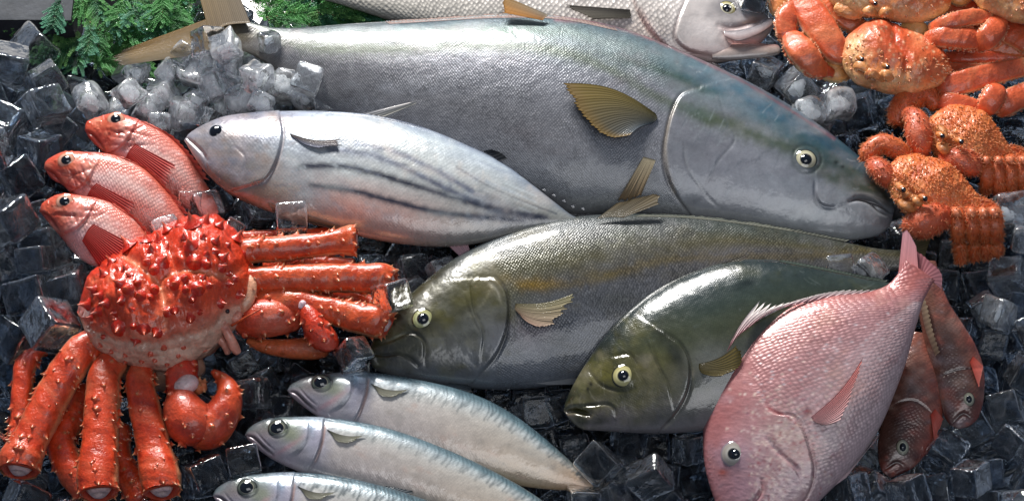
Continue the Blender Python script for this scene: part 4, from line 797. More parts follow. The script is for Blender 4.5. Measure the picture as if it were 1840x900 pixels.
# --- king crab
R = random.Random(11)
kc = empty('king_crab', P(300, 560, .0), 'large spiny red king crab with knobbly shell, lower left of the display', 'crab')
sp = [(158, 548, 11), (168, 520, 12), (186, 492, 12), (176, 560, 9), (200, 470, 12), (212, 452, 11), (232, 442, 14), (262, 432, 13), (272, 448, 11), (248, 455, 10), (300, 412, 13), (322, 403, 11), (345, 402, 14), (368, 398, 15), (395, 405, 11), (425, 428, 10), (440, 455, 10),
      (312, 428, 10), (342, 440, 11), (366, 425, 8), (388, 432, 11), (350, 470, 12), (372, 456, 8), (388, 452, 9), (402, 462, 9), (420, 470, 8), (372, 474, 11), (400, 480, 8), (412, 492, 8), (332, 455, 8), (294, 470, 11), (276, 484, 12), (262, 470, 9), (244, 480, 10), (225, 484, 9), (232, 495, 9), (214, 508, 10), (228, 520, 15), (246, 508, 9), (250, 532, 10), (218, 540, 12), (200, 528, 10), (190, 545, 9), (204, 562, 8), (236, 556, 8), (262, 552, 9), (270, 535, 8), (276, 520, 11), (214, 590, 12), (236, 604, 9), (244, 612, 11), (258, 592, 10), (281, 598, 12), (292, 580, 8), (300, 560, 8), (240, 586, 7),
      (316, 510, 14), (322, 540, 9), (336, 520, 10), (346, 538, 9), (356, 518, 11), (366, 534, 8), (376, 512, 9), (342, 572, 9), (360, 560, 7), (318, 580, 9), (314, 560, 7), (334, 500, 10), (366, 498, 8), (396, 520, 8), (412, 510, 8), (424, 500, 8), (398, 545, 8), (176, 590, 8), (185, 605, 7), (430, 530, 8), (210, 575, 8), (270, 570, 7), (180, 530, 8), (164, 570, 8), (330, 425, 8), (356, 412, 9), (410, 440, 8), (300, 445, 9), (286, 430, 9)]
sp = [(x, y, s*(1.3 if i % 3 == 0 else .95), 'BE2412') for i, (x, y, s) in enumerate(sp) if i % 4 != 1 or s > 10]+[(x, y, s*.7, 'C8543C') for x, y, s in [(294, 625, 10), (270, 636, 9), (225, 638, 8), (200, 632, 8), (200, 652, 7), (225, 650, 7), (254, 650, 8), (278, 648, 8), (320, 640, 7), (330, 625, 7), (180, 620, 8), (300, 655, 7)]]
def kedit(b):
    b.disp += .005*fbm(b.px/30, b.py/30, seed=4)+.0026*fbm(b.px/10, b.py/10, seed=8)+.0008*fbm(b.px/4, b.py/4, seed=9)
    for x, y, r, h in ((225, 530, 50, .020), (365, 445, 55, .019), (350, 535, 42, .018), (265, 460, 26, .010), (250, 590, 36, .009), (300, 560, 20, .006), (410, 490, 28, .008)): b.bump(x, y, r, h)
    b.groove([(215, 455), (255, 485), (285, 510), (295, 545), (298, 590)], 9, .008, 'E8AC84', .6, 6).groove([(285, 505), (320, 488), (360, 492), (410, 500), (430, 490)], 9, .008, 'E8A078', .55, 7)
    b.groove([(300, 430), (308, 460), (320, 488)], 6, .004, 'D87050', .4)
    d, sd, t = pdist(b.px, b.py, [(140, 560), (165, 590), (205, 606), (260, 614), (330, 600), (378, 588), (400, 560), (440, 545), (470, 520)])
    e = sm(d*sd+8*fbm(b.px/12, b.py/12, seed=2), -5, 8); b.mixc('D8AE98', e*.85); b.disp -= .004*np.exp(-(d/7)**2)
    b.disp -= .006*e+e*(.0020*fbm(b.px/10, b.py/10, seed=8)+.0007*fbm(b.px/4, b.py/4, seed=9))
    for q in range(60): b.blob(R.uniform(160, 390), R.uniform(600, 665), R.uniform(3, 8), R.uniform(3, 6), R.choice(['C86048', 'B8523C', 'E8CDB4', '9C7868']), .4)
    for q in range(60): b.blob(R.uniform(160, 440), R.uniform(410, 600), R.uniform(4, 14), R.uniform(3, 8), R.choice(['D83A20', 'A8140C', 'E8603C', 'E88A64']), .35, R.uniform(0, 180))
    b.line([(180, 612), (250, 632), (320, 625), (380, 600)], 2, '9A7460', .35)
shell(kc, [(138, 560, 138, 560), (147, 534, 150, 598), (172, 492, 172, 632), (212, 458, 212, 655), (262, 430, 262, 668), (320, 412, 318, 668), (372, 404, 362, 646), (415, 414, 400, 612), (446, 448, 432, 578), (457, 485, 450, 545), (460, 512, 460, 516)], (.085, .0, 0, 300, 540), .56, SH_KING,
      [(0, [(-1, 'D0A890'), (-.5, 'D04A2A'), (1, 'CC3218')]), (1, [(-1, 'D0A890'), (-.5, 'D04A2A'), (1, 'CC3218')])], kedit, sp, nu=300, nv=200, tip='E08060')
def KL(segs, seed, cut='D8B8BC', z=.05, spk=26, **k):
    spk = int(spk*1.7); cc = ('D04E26', 'EAB07C') if seed <= 3 else ('CC4424', 'E8B084')
    """a leg: first segment is the part, later ones its sub-parts"""
    par = kc
    for i, s in enumerate(segs):
        o = limb('leg' if i == 0 else 'leg_segment', par, SH_KING, s, cc[0], cc[1], spikes=spk, sp=(3, 9.5), rough=.09, bump=.07, edge=.5, box=.85, cut=cut if i == len(segs)-1 else None, seed=seed*7+i, mottle='9A1C10', tip='E8C090', **k)
        if i == 0: par = o
KL([[(405, 470, .10, 20), (445, 452, .10, 22), (520, 446, .10, 22), (600, 436, .10, 21), (634, 432, .10, 27), (640, 432, .10, 23)]], 1, spk=22, seg=32)
KL([[(430, 500, .09, 20), (470, 502, .09, 23), (560, 500, .09, 25), (650, 500, .09, 26), (690, 502, .09, 27), (704, 508, .09, 21)]], 2, spk=26, seg=32)
KL([[(450, 545, .075, 18), (500, 540, .08, 23), (580, 556, .08, 24), (650, 572, .08, 27), (686, 580, .08, 28), (697, 585, .08, 20)]], 3, spk=28, seg=32)
KL([[(430, 430, .055, 14), (520, 425, .055, 14), (600, 420, .055, 12)]], 4, cut=None, spk=14)
KL([[(470, 480, .05, 16), (560, 475, .05, 16), (640, 478, .05, 14)]], 5, cut=None, spk=14)
KL([[(500, 530, .045, 16), (600, 528, .045, 18), (680, 550, .045, 14)]], 6, cut=None, spk=14)
KL([[(200, 610, .07, 20), (160, 622, .07, 28), (128, 655, .07, 30), (85, 730, .065, 30), (50, 800, .06, 32), (38, 826, .06, 37), (34, 846, .06, 32)]], 7, spk=32, seg=36)
KL([[(215, 640, .065, 24), (190, 670, .07, 27), (184, 720, .07, 30), (180, 800, .065, 32), (176, 855, .065, 35), (178, 886, .065, 32)]], 8, spk=30, seg=36)
KL([[(262, 650, .06, 20), (252, 685, .07, 24), (262, 740, .07, 27), (278, 810, .065, 30), (288, 855, .065, 34), (292, 884, .065, 30)]], 9, spk=28, seg=36)
KL([[(112, 630, .035, 8), (80, 628, .035, 9), (50, 650, .035, 19), (40, 700, .035, 18), (36, 760, .03, 18), (30, 800, .03, 16)]], 10, cut=None, spk=26)
KL([[(150, 690, .03, 18), (140, 740, .03, 22), (110, 790, .03, 25), (130, 850, .025, 25), (160, 890, .02, 22)]], 11, cut=None, spk=26)
KL([[(215, 760, .03, 20), (215, 820, .025, 22), (240, 870, .02, 24), (258, 910, .02, 22)]], 12, cut=None, spk=24)
# left claw: arm, palm and two fingers
c = limb('claw', kc, SH_KING, [(335, 640, .065, 20), (328, 665, .07, 28), (325, 700, .07, 26), (322, 718, .07, 18)], 'C83A24', 'DCA088', spikes=16, sp=(5, 9), seed=90, tip='E8B080', seg=28)
limb('wrist_joint', c, SH_KING, [(318, 700, .078, 12), (328, 696, .082, 17), (340, 690, .082, 18), (350, 694, .076, 12)], 'E0C4C4', 'D0A8A0', seed=91, spikes=0)
limb('palm', c, SH_KING, [(322, 704, .07, 20), (330, 735, .075, 36), (345, 765, .07, 42), (352, 788, .06, 30), (354, 800, .055, 16)], 'CC4A2C', 'D8A080', spikes=34, sp=(4, 8), seed=92, tip='F0C090', seg=32)
limb('finger', c, SH_KING, [(338, 782, .058, 20), (372, 772, .065, 36), (400, 742, .072, 31), (411, 708, .075, 22), (400, 682, .07, 13), (380, 665, .07, 4)], 'D0502E', 'D8A060', spikes=24, sp=(4, 8), seed=93, tip='F0C890', seg=28)
limb('finger', c, SH_KING, [(346, 700, .07, 14), (360, 694, .07, 12), (372, 692, .07, 6)], 'C87850', 'D8A060', spikes=5, sp=(4, 7), seed=94, tip='F0C890')
# right claw under the legs
c = limb('claw', kc, SH_KING, [(425, 592, .06, 22), (450, 575, .07, 34), (490, 570, .075, 34), (525, 572, .07, 26), (545, 580, .065, 16)], 'C8482E', 'E0B090', spikes=22, sp=(4, 9), seed=96, tip='F0C890', seg=32)
limb('claw_segment', c, SH_KING, [(545, 548, .085, 12), (556, 565, .085, 18), (572, 595, .08, 24), (588, 618, .075, 22), (592, 632, .07, 12)], 'C83C24', 'D8987A', spikes=16, sp=(4, 9), seed=97, tip='E8B080')
limb('finger', c, SH_KING, [(592, 625, .05, 14), (560, 626, .045, 20), (515, 626, .045, 17), (470, 620, .045, 12), (443, 610, .045, 6)], 'C8603A', 'C89058', spikes=8, sp=(3, 6), seed=98, tip='E8B080', mottle='5A3018')
limb('wrist_joint', c, SH_KING, [(540, 556, .09, 5), (544, 546, .092, 8), (549, 553, .09, 5)], 'E4C8D0', 'E4C8D0', seed=99)
# face: mouth parts, eyes, feelers
limb('cheek_plate', kc, SH_KING, [(442, 480, .10, 6), (446, 510, .10, 15), (438, 545, .095, 15), (428, 562, .09, 6)], 'D8A080', 'D8A080', flat=.5, spikes=8, sp=(3, 5), seed=101, tip='C84030', mottle='C05038')
for i, q in enumerate(([(362, 628, .085, 5), (366, 606, .092, 7), (378, 590, .095, 8), (400, 586, .095, 8), (412, 604, .09, 8), (422, 625, .08, 9), (430, 636, .075, 5)], [(360, 592, .09, 8), (372, 575, .10, 10), (392, 572, .10, 9), (404, 584, .098, 7)], [(372, 620, .075, 8), (390, 606, .08, 9), (404, 620, .075, 7), (410, 636, .065, 5)], [(412, 560, .095, 6), (424, 572, .095, 9), (430, 560, .095, 6)])):
    limb('mouth_part', kc, SH_KING, q, 'D89480', 'C87860', seed=110+i, mottle='B84A38', spikes=3, sp=(2, 4))
for x, y in ((383, 566), (404, 556)):
    s = limb('eye_stalk', kc, SH_KING, [(x-8, y-6, .10, 3), (x, y, .104, 6), (x+6, y+5, .104, 5)], 'A86848', 'A86848', seed=120+x)
    dome(P(x+5, y+3, .108), (0.2, -.5, .8), 4*MPP, 3*MPP, 8, 'eye', M_PUP, s, [(0, '08080A'), (1, '1A100C')], seg=16)
limb('feeler', kc, SH_KING, [(416, 585, .09, 2.2), (445, 568, .11, 1.8), (472, 553, .115, 1)], 'D86038', 'D89060', seed=130); limb('feeler', kc, SH_KING, [(372, 628, .085, 2), (340, 640, .085, 1.6), (322, 650, .085, .8)], 'C85030', 'D89060', seed=131)
limb('abdomen', kc, SH_KING, [(215, 650, .04, 22), (270, 672, .035, 30), (330, 662, .04, 30), (365, 645, .04, 22)], 'A87C68', '9A7058', seed=132, mottle='7A4A3C')

# --- snow crabs
def SL(par, name, q, seed, top='D4603A', bot='E8B47C', **k):
    k['spikes'] = k.get('spikes', 26)*2+10; k.setdefault('rows', True); k.setdefault('sp', (2.0, 3.6)); k.setdefault('mottle', 'B03C1C'); k.setdefault('flat', .75); k.setdefault('edge', .75); k.setdefault('tip', 'F4DCB0')
    return limb(name, par, SH_SNOW, q, top, bot, seed=seed, seg=36, bump=.08, rough=.09, box=.72, **k)
def snow_shell(par, st, z, sd, face=None, k=.5, pale=None):
    Q = random.Random(sd)
    def ed(b):
        b.disp += .003*fbm(b.px/30, b.py/30, seed=sd)+.0011*np.maximum(fbm(b.px/4.5, b.py/4.5, seed=sd+1), 0)
        xs = b.px; ys = b.py; x0, x1, y0, y1 = xs.min(), xs.max(), ys.min(), ys.max()
        for q in range(70): b.blob(Q.uniform(x0, x1), Q.uniform(y0, y1), Q.uniform(6, 20), Q.uniform(4, 14), Q.choice(['D0502C', 'E88A58', 'C04424', 'E8A878', 'D87048']), .4, Q.uniform(0, 180))
        for q in range(110): b.blob(Q.uniform(x0, x1), Q.uniform(y0, y1), 2.4, 2.2, 'F4CCA0', .7, 0, 0)
        if pale: b.blob(*pale, 'E8C088', .8)
        if face:
            x, y = face; b.bump(x-5, y-50, 42, .007); b.bump(x+70, y-10, 40, .006); b.groove([(x+22, y-75), (x+30, y-40), (x+48, y-15), (x+44, y+25)], 6, .004, 'C04020', .4)
            b.blob(x+20, y+26, 46, 16, 'E8BC84', .8).groove([(x-48, y), (x-20, y+14), (x+8, y+24)], 5, .004, '8A4020', .5).blob(x-12, y+26, 12, 10, '5A2A18', .7)
    Q2 = random.Random(sd+5); sps = []
    for i in range(130):
        s = st[Q2.randrange(1, len(st)-1)]; f = Q2.random(); sps.append((s[0]+Q2.uniform(-14, 14), s[1]*(1-f)+s[3]*f, Q2.uniform(1.8, 3.4), 'E08858'))
    return shell(par, st, z, k, SH_SNOW, [(0, [(-1, 'E8BC84'), (-.75, 'E09858'), (-.3, 'CE5A34'), (1, 'CC5230')]), (1, [(-1, 'E8BC84'), (-.8, 'D87440'), (1, 'C84C2C')])], ed, sps, tip='F8DCB8', nu=200, nv=140, seed=sd)
def stalk_eyes(par, pts, z, mat, r=6, col='C88A50', seed=1):
    for i, (x, y) in enumerate(pts):
        s = limb('eye_stalk', par, mat, [(x-r*1.4, y-r*.5, z, r*.6), (x, y, z+.004, r), (x+r*.6, y+r*.4, z+.004, r*.7)], col, col, seed=seed+i)
        dome(P(x+r*.3, y+r*.2, z+.004+r*.8*MPP), (.25, -.5, .8), r*.7*MPP, r*.6*MPP, 8, 'eye', M_PUP, s, [(0, '08080A'), (1, '3A2418')], seg=16)
s1 = empty('snow_crab', P(1610, 110, .0), 'orange snow crab with whole rounded shell and folded left claw, above the hairy crabs', 'crab', 'orange snow crabs')
snow_shell(s1, [(1510, 98, 1510, 98), (1516, 76, 1516, 122), (1540, 56, 1540, 145), (1580, 44, 1580, 158), (1625, 56, 1620, 166), (1665, 74, 1660, 164), (1695, 96, 1690, 150), (1708, 118, 1707, 134), (1711, 126, 1711, 127)], (.085, 0, 0, 1610, 110), 5, face=(1580, 118), k=.55, pale=(1535, 90, 24, 30))
stalk_eyes(s1, [(1594, 120), (1548, 106)], .118, SH_SNOW, 6, 'B8743C', 301)
for i, q in enumerate(([(1555, 142, .09, 5), (1566, 132, .105, 8), (1580, 140, .10, 6)], [(1580, 150, .09, 5), (1592, 134, .105, 9), (1602, 146, .10, 6)], [(1530, 120, .09, 5), (1545, 118, .10, 9), (1560, 126, .10, 7)])): SL(s1, 'mouth_part', q, 310+i, top='D8945C', spikes=3)
SL(s1, 'leg', [(1535, 95, .07, 18), (1505, 92, .085, 25), (1470, 45, .09, 31), (1440, -2, .09, 27), (1430, -40, .09, 22)], 320, spikes=30, ridge=.1)
SL(s1, 'leg', [(1560, 60, .06, 16), (1535, 45, .07, 19), (1490, 12, .075, 22), (1455, -30, .075, 20)], 321, ridge=.1, top='D87040')
c = SL(s1, 'claw', [(1530, 128, .06, 14), (1500, 130, .065, 20), (1470, 118, .06, 18), (1455, 112, .06, 10)], 322, top='E0A060', bot='E8C088', spikes=10)
SL(c, 'palm', [(1484, 130, .07, 12), (1462, 118, .085, 22), (1440, 94, .09, 27), (1424, 70, .085, 20), (1420, 58, .08, 10)], 323, spikes=36, sp=(3, 6))
SL(c, 'claw_segment', [(1420, 78, .08, 14), (1412, 50, .085, 21), (1420, 22, .09, 19), (1436, 10, .09, 12)], 324, spikes=26, sp=(3, 5.5))
SL(c, 'finger', [(1455, 112, .07, 12), (1476, 124, .075, 13), (1500, 134, .07, 7)], 325, top='B84420', spikes=8)
SL(s1, 'claw_segment', [(1398, 30, .06, 12), (1404, 0, .06, 24), (1420, -20, .06, 22)], 326, top='E08A50', bot='E8BC80')
SL(s1, 'leg', [(1670, 168, .06, 14), (1700, 158, .075, 22), (1760, 140, .08, 22), (1850, 118, .08, 17)], 327, spikes=34, ridge=.1)
SL(s1, 'leg', [(1690, 125, .045, 14), (1740, 132, .05, 18), (1800, 128, .05, 15), (1860, 122, .05, 12)], 328, ridge=.1)
SL(s1, 'leg', [(1690, 105, .04, 12), (1740, 104, .05, 13), (1860, 100, .05, 14)], 329, top='C8502C', spikes=8)
c = SL(s1, 'claw', [(1672, 178, .06, 12), (1700, 186, .075, 19), (1735, 190, .075, 18), (1760, 194, .07, 12)], 330, spikes=22, bot='E8B888')
SL(c, 'claw_segment', [(1764, 205, .07, 10), (1776, 190, .08, 20), (1788, 168, .085, 20), (1790, 155, .08, 10)], 331, spikes=20, sp=(3, 5), bot='E8B888')
SL(c, 'palm', [(1788, 205, .06, 12), (1805, 190, .07, 22), (1840, 172, .07, 24), (1880, 160, .07, 22)], 332, spikes=22, bot='E8B888')
s2 = empty('snow_crab', P(1610, -30, .0), 'orange snow crab at the top edge, only its lower shell and right claw showing', 'crab', 'orange snow crabs')
snow_shell(s2, [(1480, -40, 1480, -40), (1490, -70, 1492, 0), (1520, -100, 1525, 20), (1580, -110, 1580, 30), (1640, -100, 1640, 38), (1685, -70, 1682, 30), (1708, -40, 1706, 12), (1714, -20, 1714, -18)], (.10, 0, 0, 1600, -30), 15, k=.5, pale=(1540, 5, 40, 20))
stalk_eyes(s2, [(1572, 6)], .13, SH_SNOW, 6, 'A86438', 340)
for i, q in enumerate(([(1548, 14, .10, 6), (1562, 20, .11, 9), (1576, 28, .10, 6)], [(1576, 30, .10, 5), (1592, 22, .112, 9), (1606, 32, .10, 6)], [(1500, 10, .10, 10), (1525, 22, .10, 13), (1550, 26, .095, 9)])): SL(s2, 'mouth_part', q, 345+i, top='D8945C', spikes=3)
c = SL(s2, 'claw', [(1620, 45, .08, 12), (1645, 55, .085, 19), (1668, 66, .08, 15)], 350, top='E0A868', bot='E8C890', spikes=8)
SL(c, 'palm', [(1660, 72, .09, 12), (1690, 68, .10, 20), (1730, 70, .10, 22), (1762, 74, .095, 17)], 351, spikes=30, sp=(3, 4.5))
SL(c, 'claw_segment', [(1752, 84, .09, 12), (1775, 68, .105, 22), (1792, 44, .105, 19), (1790, 28, .10, 10)], 352, spikes=26, sp=(3, 5))
SL(c, 'finger', [(1668, 52, .095, 8), (1700, 42, .11, 14), (1745, 32, .11, 16), (1785, 32, .105, 10)], 353, spikes=16)
SL(s2, 'leg', [(1700, 10, .06, 18), (1760, 30, .065, 24), (1860, 84, .065, 26)], 354, ridge=.1)
SL(s2, 'leg', [(1690, 40, .05, 18), (1780, 78, .055, 22), (1860, 92, .055, 18)], 355, ridge=.1, top='D06838')
s3 = empty('snow_crab', P(1820, -20, .0), 'orange snow crab in the top right corner, mostly cut off by the frame', 'crab', 'orange snow crabs')
snow_shell(s3, [(1740, -40, 1740, -40), (1748, -70, 1752, 0), (1780, -95, 1785, 22), (1830, -100, 1835, 38), (1880, -90, 1885, 34), (1910, -60, 1910, 0), (1920, -30, 1920, -28)], (.115, 0, 0, 1820, -30), 25, k=.5)
SL(s3, 'leg', [(1745, -20, .08, 14), (1725, -2, .085, 15), (1690, -30, .085, 15)], 360, top='E09A58')
# --- hairy crabs
def HL(par, name, q, seed, top='C85C2C', bot='E09C64', hairs=150, **k):
    hairs = int(hairs*1.8)
    k.setdefault('flat', .85); k.setdefault('rough', .1)
    return limb(name, par, SH_HAIR, q, top, bot, seed=seed, hairs=hairs, tip='F0B078', mottle='A03018', seg=20, bump=.09, **k)
def hairy_shell(par, st, z, sd, face, k=.5):
    Q = random.Random(sd)
    def ed(b):
        b.disp += .003*fbm(b.px/26, b.py/26, seed=sd)+.0014*np.maximum(fbm(b.px/3.2, b.py/3.2, seed=sd+1), -.2)
        x0, x1, y0, y1 = b.px.min(), b.px.max(), b.py.min(), b.py.max()
        for q in range(120): b.blob(Q.uniform(x0, x1), Q.uniform(y0, y1), Q.uniform(3, 12), Q.uniform(3, 8), Q.choice(['C84A26', 'E89458', 'B83C1E', 'E8A468', 'D86A38']), .45, Q.uniform(0, 180))
        x, y = face; b.blob(x-10, y+10, 46, 24, 'D8985C', .7, 30).bump(x+50, y-30, 36, .006); b.groove([(x-40, y-25), (x-10, y), (x+25, y+24)], 6, .005, '7A3418', .6).blob(x-8, y+12, 14, 8, '6A2C14', .7, 30)
    return shell(par, st, z, k, SH_HAIR, [(0, [(-1, 'D89458'), (-.5, 'D87C44'), (1, 'D87038')])], ed, [], nu=200, nv=130, hairs=1500, seed=sd, hc=('DC7238', 'F4BC84'))
h1 = empty('hairy_crab', P(1740, 250, .0), 'rust orange hairy crab farther up the right edge, just below the snow crabs', 'crab', 'small hairy crabs')
hairy_shell(h1, [(1664, 240, 1664, 240), (1670, 216, 1672, 264), (1694, 198, 1690, 294), (1725, 194, 1720, 310), (1760, 208, 1755, 308), (1795, 238, 1790, 296), (1815, 266, 1812, 286), (1822, 277, 1822, 280)], (.075, 0, 0, 1740, 250), 31, (1715, 254), .5)
stalk_eyes(h1, [(1726, 254), (1692, 244)], .106, SH_HAIR, 7, 'C8783C', 400)
for i, q in enumerate(([(1686, 260, .09, 6), (1696, 268, .10, 9), (1710, 276, .09, 6)], [(1684, 228, .095, 5), (1694, 236, .10, 7), (1700, 250, .10, 6)])): HL(h1, 'mouth_part', q, 405+i, hairs=20, top='D08850')
c = HL(h1, 'claw', [(1688, 195, .07, 14), (1665, 172, .075, 20), (1635, 178, .075, 22), (1615, 205, .07, 20), (1612, 228, .065, 12)], 410, hairs=330)
HL(c, 'palm', [(1625, 200, .075, 10), (1645, 215, .09, 20), (1652, 245, .09, 24), (1655, 275, .08, 16), (1662, 290, .07, 8)], 411, hairs=300, mottle=None) if 0 else HL(c, 'palm', [(1625, 200, .075, 10), (1645, 215, .09, 20), (1652, 245, .09, 24), (1655, 275, .08, 16), (1662, 290, .07, 8)], 411, hairs=300, top='CC5C38', bot='E8B08C')
c = HL(h1, 'claw', [(1690, 284, .08, 12), (1710, 286, .09, 20), (1740, 294, .09, 23), (1762, 300, .085, 15)], 412, hairs=300, top='CC5C38', bot='E8B08C')
for i, (x0, x1, y1) in enumerate(((1772, 1770, 348), (1794, 1796, 356), (1816, 1820, 352), (1838, 1842, 345))):
    l = HL(h1, 'leg', [(x0-6, 278, .07, 8), (x0, 290, .08, 12), (x0+1, 320, .075, 12.5), (x1, y1, .05, 11)], 415+i, hairs=160, ridge=.15); HL(l, 'leg_joint', [(x0-4, 284, .082, 5), (x0, 288, .09, 7), (x0+2, 296, .088, 5)], 425+i, hairs=20, top='D87850')
HL(h1, 'leg', [(1790, 272, .065, 12), (1815, 274, .065, 13), (1845, 282, .06, 12)], 430, hairs=120)
h2 = empty('hairy_crab', P(1680, 340, .0), 'rust orange hairy crab at the jaw of the big yellowtail, nearer of the two', 'crab', 'small hairy crabs')
hairy_shell(h2, [(1592, 325, 1592, 325), (1598, 300, 1600, 350), (1620, 284, 1618, 374), (1655, 282, 1645, 390), (1695, 296, 1682, 394), (1730, 322, 1718, 388), (1755, 348, 1748, 378), (1768, 364, 1768, 368)], (.085, 0, 0, 1680, 340), 41, (1650, 345), .5)
stalk_eyes(h2, [(1661, 356), (1622, 340)], .116, SH_HAIR, 7, 'C8783C', 440)
for i, q in enumerate(([(1616, 362, .10, 6), (1630, 370, .11, 9), (1646, 378, .10, 6)], [(1612, 330, .10, 5), (1624, 344, .11, 7), (1630, 356, .11, 6)], [(1640, 352, .112, 5), (1648, 362, .116, 7), (1654, 370, .112, 5)])): HL(h2, 'mouth_part', q, 445+i, hairs=20, top='D08850')
c = HL(h2, 'claw', [(1640, 292, .075, 12), (1612, 268, .085, 17), (1584, 258, .085, 17), (1560, 276, .08, 16), (1556, 292, .075, 10)], 450, hairs=320)
HL(c, 'palm', [(1562, 290, .08, 10), (1578, 302, .09, 18), (1592, 318, .09, 17), (1600, 336, .08, 9)], 451, hairs=220, top='CC5C38', bot='E8B08C')
c = HL(h2, 'claw', [(1705, 385, .08, 14), (1688, 390, .095, 25), (1655, 402, .095, 27), (1634, 404, .09, 17), (1628, 404, .085, 8)], 452, hairs=380, top='CC5C38', bot='E8B08C')
for i, (x0, x1, y1) in enumerate(((1719, 1727, 474), (1746, 1752, 468), (1768, 1774, 462), (1787, 1792, 446))):
    l = HL(h2, 'leg', [(x0-6, 372, .08, 9), (x0, 384, .095, 13), (x0+2, 412, .09, 13.5), (x0+4, 434, .07, 12)], 455+i, hairs=190, ridge=.15)
    HL(l, 'leg_segment', [(x0+4, 436, .07, 11), (x1-2, 450, .06, 12), (x1, y1, .045, 9)], 465+i, hairs=110, ridge=.15); HL(l, 'leg_joint', [(x0-4, 376, .10, 6), (x0, 382, .107, 8), (x0+2, 392, .104, 6)], 475+i, hairs=20, top='D87850')
HL(h2, 'leg', [(1725, 372, .08, 12), (1760, 368, .08, 14), (1785, 376, .075, 12)], 480, hairs=160)
# ---------------- dark rock ledge behind, top left ----------------
SH_ROCK = shell_mat('grey_slate', .8, .9, .5, 25, 0, 160, .25)
def slab(x0, x1, y0, y1, z0, z1, n=60):
    a = Acc(); u = np.linspace(0, 1, n)
    X, Y = np.meshgrid(x0+(x1-x0)*u, y0+(y1-y0)*u, indexing='ij'); Z = z1+.0025*fbm(X*60, Y*60, seed=3)
    a.add(np.stack([X, Y, Z], -1).reshape(-1, 3), grid(n, n)[:, ::-1], (.045, .05, .06))
    Zf = np.linspace(z0, 0, 12); XX = np.broadcast_to(X[:, :1], (n, 12)); zt = Z[:, 0][:, None]
    a.add(np.stack([XX, np.full((n, 12), y0)+.002*fbm(XX*80, np.broadcast_to(Zf*80, (n, 12)), seed=5), z0+(zt-z0)*np.linspace(0, 1, 12)[None]], -1).reshape(-1, 3), grid(n, 12), (.03, .03, .04))  # front face coloured darker than the top: shade put into the colour
    YY = np.broadcast_to(Y[-1][:, None], (n, 12)); zt = Z[-1][:, None]
    a.add(np.stack([np.full((n, 12), x1), YY, z0+(zt-z0)*np.linspace(0, 1, 12)[None]], -1).reshape(-1, 3), grid(n, 12), (.03, .03, .04))  # side face carries the same painted shade
    return a
yf = P(60, 36, .03).y
tag(slab(-1.2, P(128, 30, .03).x, yf, yf+.35, -.10, .03).build('slate_block', SH_ROCK, None, smooth=False), 'grey slate block with a flat top in the far top left corner', 'slab')
# ---------------- cypress sprigs ----------------
NL = NT('cypress_leaf'); c = NL.n('ShaderNodeVertexColor', layer_name='Col'); NL.l(c.outputs['Color'], NL.b.inputs['Base Color']); set_in(NL.b, Roughness=.42, Coat_Weight=.25, Coat_Roughness=.2)
NL.b.inputs['Subsurface Weight'].default_value = 0
def sprig(px, py, ang, L, z, seed, label):
    """flat scale-leaved spray: stem, side twigs, and small overlapping leaflets"""
    rn = random.Random(seed); o = P(px, py, z); L *= MPP
    root = empty('cypress_sprig', o, label, 'sprig', 'cypress sprigs under the tail of the yellowtail')
    X = Vector((cos(ang), sin(ang), rn.uniform(-.1, .15))).normalized(); Z = (Vector((rn.uniform(-.35, .35), rn.uniform(-.5, .1), 1))); Z = (Z-X*Z.dot(X)).normalized(); Y = Z.cross(X)
    st = Acc(); lf = Acc(); g0 = lin(hexc(rn.choice(['24602E', '2E6E34', '205A38', '3E7E3C']))); g1 = lin(hexc(rn.choice(['5CA04C', '4A9048', '78AE5E', '54987A'])))
    def pt(a, b, c=0): return np.array(o+X*a+Y*b+Z*c)
    def strip(p, q, w, acc, c0, c1, up=Z):
        d = Vector(q-p).normalized(); s = np.array(d.cross(up).normalized())*w; u = np.array(up)*w*.55; m = (p+q)/2
        acc.add([p, m-s, q, m+s, m+u, m-u], np.array([[0, 1, 4], [1, 2, 4], [2, 3, 4], [3, 0, 4], [1, 0, 5], [2, 1, 5], [3, 2, 5], [0, 3, 5]]), np.array([c0, (c0+c1)/2, c1, (c0+c1)/2, c1, c0]))
    n = int(L/.0042); bend = rn.uniform(-1.6, 1.6)
    cx, cy = 0.0, 0.0; th = 0.0
    for i in range(n):
        f = i/n; nx, ny = cx+cos(th)*L/n, cy+sin(th)*L/n; th += bend/n
        strip(pt(cx, cy), pt(nx, ny), .0011*(1-.6*f)+.0004, st, lin(hexc('5A4A2A')), lin(hexc('5E6A34')))
        for sd in (-1, 1):
            if rn.random() < .08: continue
            tl = (.014+.020*sin(pi*min(1, (1-f)*1.15)))*rn.uniform(.7, 1.15)*min(1, L/.06); a2 = th+sd*rn.uniform(.6, .95); x, y, z0 = nx, ny, rn.uniform(-.001, .002); m = max(3, int(tl/.0022)); dz = rn.uniform(-.25, .5)
            for k in range(m):
                sl = tl/m; x2, y2 = x+cos(a2)*sl, y+sin(a2)*sl; z2 = z0+dz*sl; a2 -= sd*.35/m; g = k/m
                c0 = g0*(1-g)+g1*g
                strip(pt(x, y, z0), pt(x2, y2, z2), .0008, lf, c0, c0)
                ll = .0062*(1-.55*g)*rn.uniform(.7, 1.2)
                for s2 in (-1, 1):
                    a3 = a2+s2*.75; strip(pt(x, y, z0), pt(x+cos(a3)*ll, y+sin(a3)*ll, z0+rn.uniform(-.0006, .002)), .0009, lf, c0*.8, c0*1.1)
                x, y, z0 = x2, y2, z2
        cx, cy = nx, ny
    st.build('stem', NL.m, root, solid=False, smooth=False); lf.build('foliage', NL.m, root, solid=False, smooth=False)
RS = random.Random(99)
Q = []
